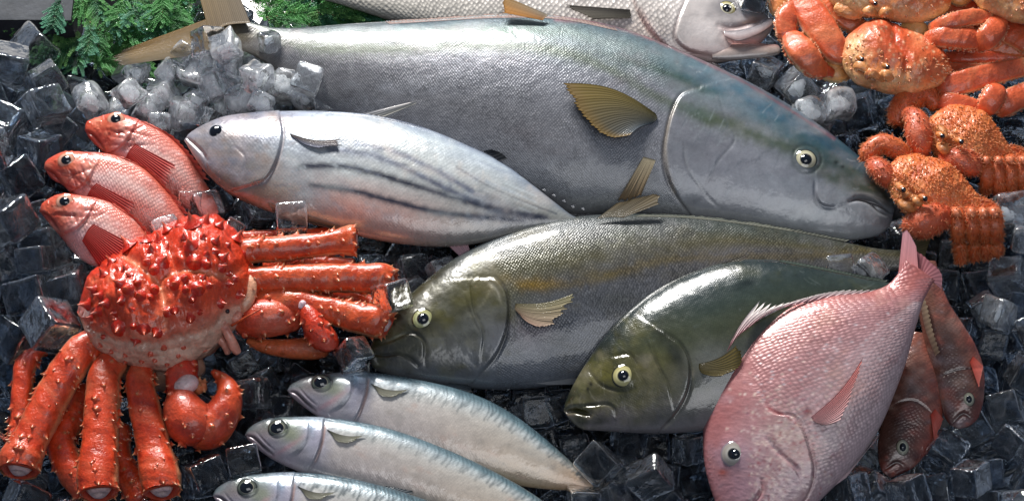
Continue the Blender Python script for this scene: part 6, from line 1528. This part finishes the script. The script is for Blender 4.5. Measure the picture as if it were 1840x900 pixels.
(-5862,-1808,-462,-24,-2,-288,333,307,309,0),
(3878,2315,-548,5,-1,-1,329,322,287,0),
(-6192,448,-183,-13,1,-310,295,289,288,0),
(6256,505,-483,27,-2,-312,364,374,339,0),
(-5834,1181,-518,-4,-18,144,332,321,287,0),
(-5390,-894,-469,12,-7,-24,317,294,311,0),
(4471,3100,-806,-3,-1,-296,371,352,380,0),
(-5598,2818,-486,-16,-7,129,350,352,314,0),
(-3108,-533,-831,0,3,187,334,325,326,0),
(-862,722,-826,-8,0,172,328,318,326,0),
(4467,353,-808,-3,0,-81,374,367,374,0),
(-5935,-1232,-825,2,-12,-10,346,351,304,0),
(-5800,3162,-552,-6,-15,77,292,292,267,0),
(-3190,-2602,-485,2,-5,159,329,327,335,0),
(685,-2486,-554,-18,-190,55,336,348,317,0),
(39,-1840,-497,8,-2,200,342,336,345,0),
(-5431,726,-107,-8,10,155,321,317,329,0),
(6129,1259,-128,148,-126,-11,340,335,332,0),
(1279,-3069,-119,-59,146,186,368,341,327,0),
(-3247,-535,-476,15,0,296,371,376,336,0),
(3365,3582,-844,12,-7,115,298,303,257,0),
(-5887,2045,-516,-2,2,-4,303,306,292,0),
(-3902,-2447,-820,-24,-9,-310,294,280,277,0),
(-5903,1690,-757,-18,95,161,306,295,281,0),
(-1258,782,-455,1,3,-314,358,374,350,0),
(-6239,-89,-142,-91,-35,211,365,342,358,0),
(-3742,-906,-844,0,0,79,323,303,328,0),
(3742,3309,-529,-33,-11,271,363,380,370,0),
(-5513,-932,-826,4,2,124,316,304,330,0),
(370,-1816,-858,-4,3,35,307,319,264,0),
(-1815,-558,-513,-6,-4,-282,304,308,277,0),
(4587,-2218,-413,29,36,174,349,333,347,0),
(-5619,-3069,-101,-193,31,-19,302,312,263,0),
(-3504,1597,-819,-1,0,223,362,371,357,0),
(-6537,3155,-143,48,-6,-82,332,310,283,0),
(-3531,-2646,-840,-4,6,38,332,325,287,0),
(5869,729,-576,31,27,151,342,330,300,0),
(5892,-2833,-463,-1,32,146,323,314,331,0),
(4405,225,-427,-11,-14,126,362,338,337,0),
(5852,1155,-438,-12,-3,-191,363,364,340,0),
(-2764,2876,-810,7,0,-8,342,336,357,0),
(4192,-1905,-455,-1,19,127,380,358,365,0),
(-5880,-2363,-836,3,1,164,349,354,315,0),
(-3625,1199,-830,-12,2,-199,326,307,300,0),
(4338,-2652,-515,7,-19,119,297,273,260,0),
(5776,154,-820,-1,1,174,374,382,357,0),
(-5770,-118,-767,-314,-90,13,336,329,328,0),
(-3377,-1725,-832,-2,-1,207,347,337,324,0),
(-5828,-1609,-821,2,-1,148,352,366,349,0),
(5321,-2133,-837,0,3,-13,340,349,313,0),
(760,-3121,-52,-53,-1,-103,334,308,306,0),
(4087,3293,-857,-3,-3,306,312,294,270,0),
(-2444,4036,-839,1,20,-4,298,307,264,0),
(-5497,-34,-474,-46,-7,145,321,318,301,0),
(5392,-379,-836,6,6,12,310,317,295,0),
(-3736,3138,-459,8,6,-288,368,363,377,0),
(6244,869,-813,159,3,306,376,356,392,0),
(3109,2783,-509,-33,151,-26,339,345,327,0),
(-3545,-2218,-849,-3,0,172,339,318,292,0),
(4793,639,-826,0,3,-1,343,342,339,0),
(-884,341,-821,2,5,158,375,370,332,0),
(-2789,4052,-842,-4,10,1,302,283,277,0),
(1082,-1631,-826,17,8,-301,320,305,276,0),
(-2151,-633,-492,-171,-17,165,305,298,269,0),
(-3173,3983,-809,30,-5,114,302,287,297,0),
(-5464,-1269,-492,14,-13,164,376,353,352,0),
(3285,3223,-842,-7,9,-56,298,311,275,0),
(2915,3254,-839,4,-1,162,297,291,308,0),
(-4651,3676,-828,-1,4,-309,351,333,329,0),
(-2429,-1799,-509,-10,-147,-274,308,313,276,0),
(-2468,-680,-494,-6,-1,154,331,315,313,0),
(-3576,-1363,-810,-3,-3,-68,359,346,361,0),
(-5100,-2504,-817,-4,-6,152,362,360,329,0),
(4428,-2326,-812,-1,0,277,360,372,372,0),
(-5231,1807,-501,-14,2,-23,326,338,335,0),
(4035,-2547,-821,1,3,96,356,356,346,0),
(4522,3090,-440,-1,0,303,359,371,344,0),
(-5384,676,-821,-2,2,189,375,379,348,0),
(1528,-1716,-473,1,-2,292,361,339,364,0),
(-368,-1360,-829,2,-2,146,320,313,330,0),
(-2084,-1022,-839,-2,4,146,353,342,302,0),
(6384,2958,-427,7,-1,260,377,362,383,0),
(-5057,-628,-420,-2,-65,274,297,310,268,0),
(-6208,-805,-440,1,4,146,354,352,362,0),
(5497,829,-545,10,-26,158,352,339,311,0),
(3572,3035,-826,8,9,123,295,290,300,0),
(329,-2167,-513,1,23,-294,375,386,369,0),
(5617,1642,-484,8,-1,127,311,303,309,0),
(1157,-1722,-496,12,16,131,330,319,282,0),
(6214,250,-817,-3,0,133,371,384,353,0),
(-4413,3193,-181,-28,23,126,306,293,288,0),
(-5486,1545,-822,-4,-2,-10,367,364,340,0),
(5544,-2501,-840,-2,-4,151,324,301,303,0),
(6278,-599,-795,-2,-2,159,380,356,395,0),
(-3965,-1914,-479,-21,9,215,337,316,313,0),
(2307,-2710,-849,5,6,309,298,277,273,0),
(4888,-2109,-826,-2,8,-34,355,348,316,0),
(6213,1268,-818,3,3,172,334,333,345,0),
(4950,-2964,-437,-33,-3,182,351,335,360,0),
(-2584,-1083,-828,0,-2,107,346,359,336,0),
(5031,2456,-826,-1,3,195,346,321,338,0),
(5552,-1749,-829,5,-2,14,346,348,316,0),
(-4497,-2001,-498,-6,12,37,307,289,276,0),
(-3157,-2113,-831,0,-1,-28,337,322,336,0),
(6303,913,-481,-9,0,164,307,320,280,0),
(5809,1622,-832,-6,-1,182,348,336,313,0),
(3762,2698,-838,0,-4,253,339,354,313,0),
(-407,-1152,-502,-22,2,120,316,327,276,0),
(5138,-2598,-822,-3,5,-43,372,365,328,0),
(-3663,1969,-81,-2,17,116,363,358,333,0),
(-6183,807,-235,-7,-1,-297,310,309,286,0),
(-2767,3215,-465,-175,162,-26,350,365,361,0),
(5472,1057,-847,-2,1,38,340,348,300,0),
(3617,-2576,-495,-1,-10,139,342,341,355,0),
(-2757,-1386,-836,-8,2,109,337,311,299,0),
(6276,1264,-495,-1,2,34,340,314,298,0),
(2981,3607,-837,1,-3,-30,352,329,315,0),
(813,-1247,-455,-4,-10,146,370,382,354,0),
(5862,-1422,-832,0,-3,160,333,316,326,0),
(-6231,-1174,-505,6,2,-12,367,352,343,0),
(-2966,-1749,-840,-2,2,-286,346,345,306,0),
(6119,2679,-425,-1,4,259,350,365,343,0),
(-3844,1549,-481,3,-26,167,300,308,282,0),
(943,-2410,-840,6,12,295,296,287,272,0),
(-1637,3927,-469,1,-32,109,350,337,311,0),
(-2586,-2104,-839,1,-3,-26,310,314,309,0),
(-2745,-651,-831,2,5,133,314,299,325,0),
(-4524,2472,-388,46,-9,-6,365,343,342,0),
(-2065,703,-783,-53,-144,196,374,384,337,0),
(-4121,2414,-460,-5,-12,-18,380,387,374,0),
(-4714,2845,-308,-34,22,301,377,349,395,0),
(2891,3592,-486,4,7,100,355,347,343,0),
(-1683,-165,-602,15,-3,-279,303,285,263,0),
(-6211,82,-803,126,-133,54,312,300,323,0),
(-4033,-1379,-471,2,7,128,349,357,313,0),
(875,-2865,-687,-97,20,162,379,389,392,0),
(-4052,-1354,-812,2,-3,-297,354,370,358,0),
(-4131,3188,-496,276,149,-38,340,333,345,0),
(-3939,2753,-481,-6,19,296,320,313,299,0),
(-4312,4014,-836,-4,-3,162,347,359,303,0),
(-1671,-1020,-800,-172,2,-1,365,351,335,0),
(-3042,671,-495,-1,1,290,318,321,277,0),
(5697,2714,-536,147,-298,-1,313,317,291,0),
(-5254,2742,-469,-20,12,288,326,310,296,0),
(2453,-2730,-294,39,4,-290,347,357,334,0),
(-2345,2574,-206,25,-24,201,358,349,334,0),
(801,-1612,-473,-10,-10,160,318,302,315,0),
(-4600,-2678,-825,-147,-3,138,313,315,271,0),
(4424,4004,-808,0,0,151,374,357,384,0),
(-3725,1930,-831,0,-5,86,362,371,319,0),
(-2479,1062,-834,-5,-9,-98,325,326,291,0),
(-6192,-1552,-821,4,1,135,345,322,344,0),
(-3531,2762,-815,2,-1,306,378,366,363,0),
(-3132,2739,-813,-16,-6,167,333,321,305,0),
(5880,-2539,-810,-7,4,145,353,345,341,0),
(4479,-1942,-834,1,-1,106,335,347,327,0),
(4750,-421,-525,-19,-33,28,306,290,274,0),
(-2860,-2340,-846,8,3,-220,295,300,275,0),
(6189,3151,-805,4,3,147,370,382,366,0),
(-4683,-1742,-824,1,1,291,376,350,345,0),
(3619,-2981,-458,1,-5,286,373,383,325,0),
(-2541,2665,-488,-30,-28,-257,358,360,325,0),
(-3763,3557,-500,1,3,-310,350,364,340,0),
(6604,2495,-818,-2,1,14,348,333,354,0),
(-2787,-152,-812,-1,0,-301,372,389,373,0),
(3243,3977,-813,-2,1,7,358,367,364,0),
(6231,-186,-563,-7,-4,241,333,319,284,0),
(-2077,4016,-838,-4,-7,17,314,313,290,0),
(-3491,-2976,-484,15,-3,5,351,359,331,0),
(1347,-2983,-486,-4,0,305,375,346,354,0),
(-1609,888,-462,2,8,155,313,329,298,0),
(-5072,2198,-517,69,147,211,297,292,284,0),
(6257,-985,-819,-1,-5,-303,353,357,343,0),
(-3492,3624,-837,4,1,160,353,340,310,0),
(-2772,3311,-820,2,0,140,380,358,350,0),
(6055,1940,-492,-4,15,32,331,320,300,0),
(-5300,-184,-812,-99,153,-142,357,361,317,0),
(-4291,-2907,-432,40,-3,-276,380,367,342,0),
(-5643,3202,-843,2,5,43,327,303,301,0),
(-4551,-993,-831,0,-6,272,336,328,318,0),
(-3853,-1704,-807,-12,3,192,365,360,336,0),
(-5974,-2416,-36,-93,-5,28,375,377,330,0),
(-3759,2346,-423,-13,15,140,371,347,367,0),
(-5684,363,-511,-2,-6,216,345,319,299,0),
(-3393,3455,-115,-34,2,60,313,328,272,0),
(5470,4008,-812,-21,1,145,321,331,312,0),
(5342,2582,-842,-1,1,193,331,346,313,0),
(4590,1990,-823,1,-1,160,334,347,345,0),
(-5858,-1965,-821,5,1,-4,352,330,336,0),
(5926,1506,-488,-23,-16,-20,296,275,274,0),
(-4923,2560,-519,39,-4,-38,368,348,344,0),
(-1277,633,-136,-11,-1,248,313,324,269,0),
(-4894,-2036,-476,2,0,-284,362,334,318,0),
(-6231,497,-502,8,9,16,350,322,313,0),
(1512,-1651,-827,1,-6,114,362,345,320,0),
(-6268,-357,-723,-101,14,166,369,368,368,0),
(-5066,-2087,-822,1,14,-231,337,315,315,0),
(6597,3314,-854,4,-1,-292,318,334,276,0),
(5746,-2159,-839,-169,-6,-291,293,275,274,0),
(-4058,1191,-527,-8,-13,75,300,288,290,0),
(6122,2702,-803,1,2,61,380,372,389,0),
(3598,-2539,-104,-147,-1,262,359,360,340,0),
(-6228,-790,-808,2,-2,-308,354,336,371,0),
(2622,3640,-848,1,-8,115,302,292,285,0),
(-5037,-1303,-458,5,-9,44,330,346,295,0),
(-4153,3563,-483,-21,-4,177,334,328,331,0),
(-1464,1070,-842,-1,2,213,352,353,310,0),
(-3197,596,-834,-4,5,180,313,294,306,0),
(-2030,-290,-856,-2,11,169,294,308,253,0),
(-6255,1589,-465,24,10,147,338,311,304,0),
]
# ---------------- ice ----------------
def ice_mat(name, white=.0, veil=.12, rough=.04, tint=(.93, .97, 1.0), seed=0.0):
    N = NT(name); b = N.b; geo = N.n('ShaderNodeTexCoord').outputs['Object']; oi = N.n('ShaderNodeObjectInfo')
    va = N.n('ShaderNodeVectorMath', operation='ADD'); N.l(geo, va.inputs[0]); sc = N.n('ShaderNodeVectorMath', operation='SCALE'); N.l(oi.outputs['Location'], sc.inputs[0]); sc.inputs['Scale'].default_value = 40
    N.l(sc.outputs[0], va.inputs[1]); v = va.outputs[0]
    set_in(b, Base_Color=(*tint, 1), Roughness=rough, IOR=1.31, Transmission_Weight=1.0, Specular_Tint=(1, 1, 1, 1))
    n1 = N.noise(v, 2.2, 5, .62); n2 = N.noise(v, 9, 4, .6)
    bu = N.n('ShaderNodeBump'); bu.inputs['Strength'].default_value = .14; bu.inputs['Distance'].default_value = .04; N.l(N.noise(v, 2.6, 3, .5), bu.inputs['Height']); N.l(bu.outputs[0], b.inputs['Normal'])
    N.l(N.math('MULTIPLY_ADD', N.ramp(n2, .5, .75), .12, rough), b.inputs['Roughness'])
    d = N.n('ShaderNodeBsdfPrincipled'); set_in(d, Base_Color=(.82, .88, .96, 1), Roughness=.35, Coat_Weight=.6, Coat_Roughness=.05); d.inputs['Transmission Weight'].default_value = .35; d.inputs['Subsurface Weight'].default_value = 0
    N.l(bu.outputs[0], d.inputs['Normal'])
    tr = N.n('ShaderNodeBsdfTranslucent'); tr.inputs[0].default_value = (.93, .96, 1, 1); dm = N.n('ShaderNodeMixShader'); dm.inputs[0].default_value = .5
    N.l(d.outputs[0], dm.inputs[1]); N.l(tr.outputs[0], dm.inputs[2]); d.inputs['Transmission Weight'].default_value = 0; d.inputs['Base Color'].default_value = (.93, .96, 1, 1)
    # milky veils and cracks; the white share also stands in for refracted light
    wv = N.n('ShaderNodeTexWave'); wv.inputs['Scale'].default_value = .55; wv.inputs['Distortion'].default_value = 14; wv.inputs['Detail'].default_value = 3; N.l(v, wv.inputs['Vector'])
    ln = N.ramp(wv.outputs['Fac'], .93, 1.0)
    f = N.math('ADD', N.math('MULTIPLY', N.ramp(n1, .42, .78), veil*(1.7 if white > .08 else 2.4)), N.math('ADD', N.math('MULTIPLY', ln, min(veil*1.6, .12)), white)); f = N.math('MINIMUM', f, .92)
    mx = N.n('ShaderNodeMixShader'); N.l(f, mx.inputs[0]); N.l(b.outputs[0], mx.inputs[1]); N.l(dm.outputs[0], mx.inputs[2]); N.l(mx.outputs[0], N.o.inputs['Surface'])
    return N.m
ICE = [ice_mat('dark_ice', .008, .035, .02, (.36, .44, .54)), ice_mat('bright_white_ice', .09, .34, .03, (.97, .99, 1)), ice_mat('cloudy_ice', .03, .14, .04, (.86, .91, .96)), ice_mat('clear_ice', .0, .03, .02, (.95, .97, 1))]  # the white ice has the brightness of refracted light put into its colour
NC = NT('bright_frosted_ice_core'); set_in(NC.b, Base_Color=(.96, .98, 1, 1), Roughness=.6)  # cloudy white core, added so the cubes look bright from light inside
tr = NC.n('ShaderNodeBsdfTranslucent'); tr.inputs[0].default_value = (.96, .98, 1, 1); mm = NC.n('ShaderNodeMixShader'); mm.inputs[0].default_value = .4
NC.l(NC.b.outputs[0], mm.inputs[1]); NC.l(tr.outputs[0], mm.inputs[2]); NC.l(mm.outputs[0], NC.o.inputs['Surface'])
def core_mesh(i):
    th = np.linspace(0, pi, 14)[:, None]; ph = np.linspace(0, 2*pi, 22, endpoint=False)[None]
    p = np.stack([np.sin(th)*np.cos(ph), np.sin(th)*np.sin(ph), np.cos(th)+0*ph], -1).reshape(-1, 3)
    p = p*(.43*(1+.55*fbm(p[:, 0]*1.8+i*3, p[:, 1]*1.8, p[:, 2]*1.8, seed=i)))[:, None]*np.array([1, .9, .8])+np.random.RandomState(i).uniform(-.05, .05, 3)
    me = bpy.data.meshes.new('bright_frosted_core_shape'); me.from_pydata(p.tolist(), [], grid(14, 22, True).tolist()); me.polygons.foreach_set('use_smooth', [True]*len(me.polygons)); me.validate(); me.update(); me.materials.append(NC.m); return me
CORES = [core_mesh(i) for i in range(6)]
def cube_mesh(i, mat, rnd=.16, melt=.05, n=9):
    rr = np.random.RandomState(i); u = np.linspace(-.5, .5, n); u = np.sign(u)*.5*(1-(1-np.abs(u)*2)**1.5); V = []; F = []; k = 0
    for ax in range(3):
        for s in (-1, 1):
            A, B = np.meshgrid(u, u, indexing='ij'); p = np.zeros((n, n, 3)); p[..., ax] = .5*s; p[..., (ax+1) % 3] = A; p[..., (ax+2) % 3] = B
            V.append(p.reshape(-1, 3)); f = grid(n, n)+k; F.append(f if s > 0 else f[:, ::-1]); k += n*n
    V = np.concatenate(V); F = np.concatenate(F)
    inner = np.clip(V, -.5+rnd, .5-rnd); d = V-inner; L = np.maximum(np.linalg.norm(d, axis=1, keepdims=True), 1e-9)
    face = (np.abs(V) > .4999).sum(1) == 1
    V2 = inner+d/L*rnd
    V2 = V2*(1+melt*1.2*fbm(V[:, 0]*2.1+i, V[:, 1]*2.1, V[:, 2]*2.1, seed=i)[:, None])
    for ax in range(3):   # faces sink slightly, as cubes from a machine do
        s = np.sign(V[:, ax])*(np.abs(V[:, ax]) > .49); r = np.hypot(V[:, (ax+1) % 3], V[:, (ax+2) % 3]); V2[:, ax] -= s*(rr.rand()*.07+.01)*np.exp(-(r/.28)**2)
    V2 += rr.uniform(-.05, .05, 3)*V2[:, [1, 2, 0]]
    me = bpy.data.meshes.new('ice_cube_shape'); q = np.round(V2, 6); _, idx, inv = np.unique(q, axis=0, return_index=True, return_inverse=True); inv = inv.ravel()
    me.from_pydata(V2[idx].tolist(), [], [list(dict.fromkeys(inv[f].tolist())) for f in F]); me.polygons.foreach_set('use_smooth', [True]*len(me.polygons)); me.validate(); me.update(); me.materials.append(mat)
    return me, V2[idx], [list(dict.fromkeys(inv[f].tolist())) for f in F]
SHAPES = [[cube_mesh(10*c+i, ICE[c], rnd=(.08, .24, .12, .08)[c]+.03*(i % 3), melt=(.03, .18, .08, .04)[c]) for i in range(7)] for c in range(4)]
NI = [0]
def cube(loc, rot, scale, cls, label, group=None):
    i = NI[0]; NI[0] += 1
    o = bpy.data.objects.new('ice_cube', SHAPES[cls][i % 7][0]); COL.objects.link(o); o.location = loc; o.scale = scale
    if len(rot) == 4: o.rotation_mode = 'QUATERNION'; o.rotation_quaternion = rot
    else: o.rotation_euler = rot
    if cls == 1 or (cls == 2 and i % 2):
        c = bpy.data.objects.new('bright_frosted_core', CORES[i % 6]); COL.objects.link(c); c.parent = o
        if cls == 2: c.scale = (.7, .7, .7)
    return tag(o, label, 'ice cube', group)
def region(x, y, cls):
    if cls == 1 or (130 < x < 610 and 90 < y < 235): return 'melting white ice cube in the bright heap beside the bonito and yellowtail tail'
    if y < 330 and 1250 < x: return ('frosted' if cls == 2 else 'clear')+' ice cube between the yellowtail head and the orange crabs'
    if x > 1560 and y < 700: return ('frosted' if cls == 2 else 'clear dark')+' ice cube at the right edge beside the small brown snappers'
    if x > 1440 and y >= 560: return 'dark glassy ice cube at the bottom right below the small snappers'
    if x > 960 and y > 640: return 'dark ice cube between the mackerel tails and the pink sea bream'
    if x > 640 and y > 380: return 'dark wet ice cube in the gap around the amberjack'
    if x < 330 and y < 200: return 'clear ice cube in the dark stack near the cypress at top left'
    if x < 330 and y < 480: return 'clear ice cube left of the red rockfish'
    if x < 300: return 'clear ice cube left of the king crab'
    if x < 640 and y > 560: return 'dark ice cube between the king crab claw and the mackerel snouts'
    return 'wet ice cube between the bonito and the king crab legs'
D = np.array(ICE_ROWS, float); D[:, :3] /= 1e4; D[:, 3:6] /= 100; D[:, 6:9] /= 1e4
NB = 252
for d in D[:NB]:
    x, y = proj(d[:3]); cls = int(d[9])
    if cls == 1: cls = 2 if 130 < x < 600 else 0
    if 130 < x < 610 and 110 < y < 235 and d[2] > 0: continue
    if 140 < x < 660 and y < 72: continue
    if 480 < x < 620 and 650 < y < 735: continue
    rg = region(x, y, cls)
    cube(tuple(d[:3]), tuple(d[3:6]), tuple(d[6:9]*1.03), cls, rg, rg.replace('ice cube', 'ice cubes'))
V = []; F = []; n = 0
RB = random.Random(77); rest = [tuple(d) for d in D[NB:]]
for lay in range(2):   # deeper layers under everything
    for iy in range(21):
        for ix in range(36): rest.append((-.68+ix*.039+RB.uniform(-.006, .006), -.40+iy*.039+RB.uniform(-.006, .006), -.088+lay*.034, RB.uniform(-.4, .4), RB.uniform(-.4, .4), RB.uniform(0, 3), .033, .034, .032, 0))
for i, d in enumerate(rest):
    d = np.array(d); q = np.array(Euler(d[3:6]).to_matrix())
    _, vv, ff = SHAPES[0][i % 7]; w = (vv*d[6:9])@q.T+d[:3]; V.append(w); F += [[k+n for k in f] for f in ff]; n += len(w)
me = bpy.data.meshes.new('ice_bed'); me.from_pydata(np.concatenate(V).tolist(), [], F); me.polygons.foreach_set('use_smooth', [True]*len(me.polygons)); me.materials.append(ICE[0])
o = bpy.data.objects.new('ice_bed', me); COL.objects.link(o); tag(o, 'bed of dark clear ice lying under the fish and crabs', 'ice', kind='stuff')
# cubes lying on or against the catch, one by one
def on(px, py, r, rot, cls, label, lift=.5, z=None, asp=(1, 1, 1)):
    s = r*2*MPP; zz = z if z is not None else (lambda h: (h[0].z if h else 0))(cast(px, py+r*.6))+s*lift
    cube(P(px, py, zz), rot, (s*asp[0], s*asp[1], s*asp[2]), cls, label)
on(386, 334, 21, (.5, .3, .9), 3, 'pinkish clear ice cube leaning on the throat of the bonito', .5)
on(372, 372, 24, (.3, .2, .4), 3, 'dark clear ice cube just under the bonito throat', z=.06)
on(338, 362, 22, (.8, .3, .2), 3, 'clear ice cube at the tails of the red rockfish', z=.06)
on(300, 415, 24, (.3, .1, .5), 2, 'clear ice cube between red rockfish and the top of the king crab', z=.09)
on(417, 415, 17, (.4, .1, 1.2), 3, 'small red tinted ice cube behind the king crab shell', z=.10)
on(462, 385, 25, (.1, .4, .3), 3, 'dark ice cube under the pelvic fin of the bonito', z=.03)
on(523, 396, 28, (.15, .1, .12), 3, 'clear ice cube standing against the pink belly of the bonito', z=.09)
on(704, 532, 27, (.7, .4, .6), 3, 'clear ice cube on the tips of the king crab legs', z=.10)
on(742, 490, 27, (.2, .3, .3), 3, 'dark glassy ice cube above the snout of the amberjack', z=.02)
on(795, 488, 22, (.3, .2, .5), 2, 'small frosted ice cube on the back of the amberjack head', z=.05)
on(745, 524, 22, (.2, .1, .7), 2, 'white ice chip at the forehead of the amberjack', z=.03)
on(638, 655, 26, (.25, .05, .1), 2, 'silvery ice cube over the back of the topmost mackerel', z=.05)
on(735, 605, 28, (.3, .2, .2), 3, 'dark ice cube at the mouth of the amberjack', z=.0)
on(1508, 481, 22, (.2, .15, .2), 3, 'dark ice cube on the tail end of the amberjack', z=.075, asp=(1.1, 1, .7))
on(1566, 483, 23, (.2, .35, .75), 2, 'pale frosted ice cube on the tail end of the amberjack', z=.075, asp=(1, 1.1, .7))
on(1812, 383, 31, (.2, .2, .2), 2, 'large clear ice cube beside the legs of the hairy crab', z=.06)
on(150, 520, 30, (.3, .5, .2), 2, 'cloudy ice cube touching the left rim of the king crab', z=.04)
on(112, 603, 34, (.3, .2, .1), 2, 'big cloudy ice cube above the left legs of the king crab', z=.04)
on(62, 528, 32, (.6, .5, .5), 2, 'tilted cloudy ice cube left of the king crab', z=.0)
on(374, 76, 25, (.5, .6, .4), 3, 'pinkish ice cube resting on the tail fin of the yellowtail', z=.09)
on(585, 190, 24, (.1, .1, .15), 2, 'squarish frosted ice cube behind the bonito back', z=.05)
RH = random.Random(21); hl = region(0, 0, 1)
for (x, y, r, k) in [(162, 180, 30, 1), (212, 196, 26, 1), (232, 168, 28, 1), (246, 130, 22, 1), (268, 198, 30, 1), (292, 168, 29, 1), (300, 128, 24, 1), (330, 205, 30, 1), (332, 98, 22, 2), (348, 132, 28, 1), (382, 155, 29, 1), (352, 182, 22, 1), (368, 112, 25, 1),
                     (408, 84, 28, 1), (414, 118, 26, 1), (422, 150, 25, 2), (438, 182, 32, 1), (402, 192, 26, 1), (470, 186, 24, 1), (452, 108, 25, 2), (462, 140, 28, 1), (503, 110, 31, 1), (512, 156, 33, 1), (552, 142, 27, 2), (546, 172, 25, 1), (285, 222, 24, 2), (372, 214, 22, 2), (300, 240, 22, 2), (484, 76, 20, 2)]:
    s = r*1.75*MPP; LV = {0: .022, 1: .046, 2: .07}[len([1 for q in (x, y) if int(q/24) % 2])]; cube(P(x, y, LV+(200-y)*.00025), (RH.uniform(-.6, .6), RH.uniform(-.6, .6), RH.uniform(0, 3)), (s*RH.uniform(.9, 1.1), s*RH.uniform(.9, 1.1), s*RH.uniform(.85, 1.2)), k, hl, hl.replace('ice cube', 'ice cubes'))
on(1455, 202, 28, (.2, .1, .4), 1, 'white ice cube above the eye of the yellowtail', z=.05)
on(1507, 188, 27, (.15, .2, .2), 1, 'bright ice cube with flat top beside the yellowtail forehead', z=.06)
on(935, 740, 20, (.1, .1, .5), 2, 'shiny ice chip beside the back of the topmost mackerel', z=.0, asp=(1, .7, .4))
on(1002, 738, 26, (.3, .2, .5), 0, 'glassy ice cube at the lips of the trevally', z=.02)
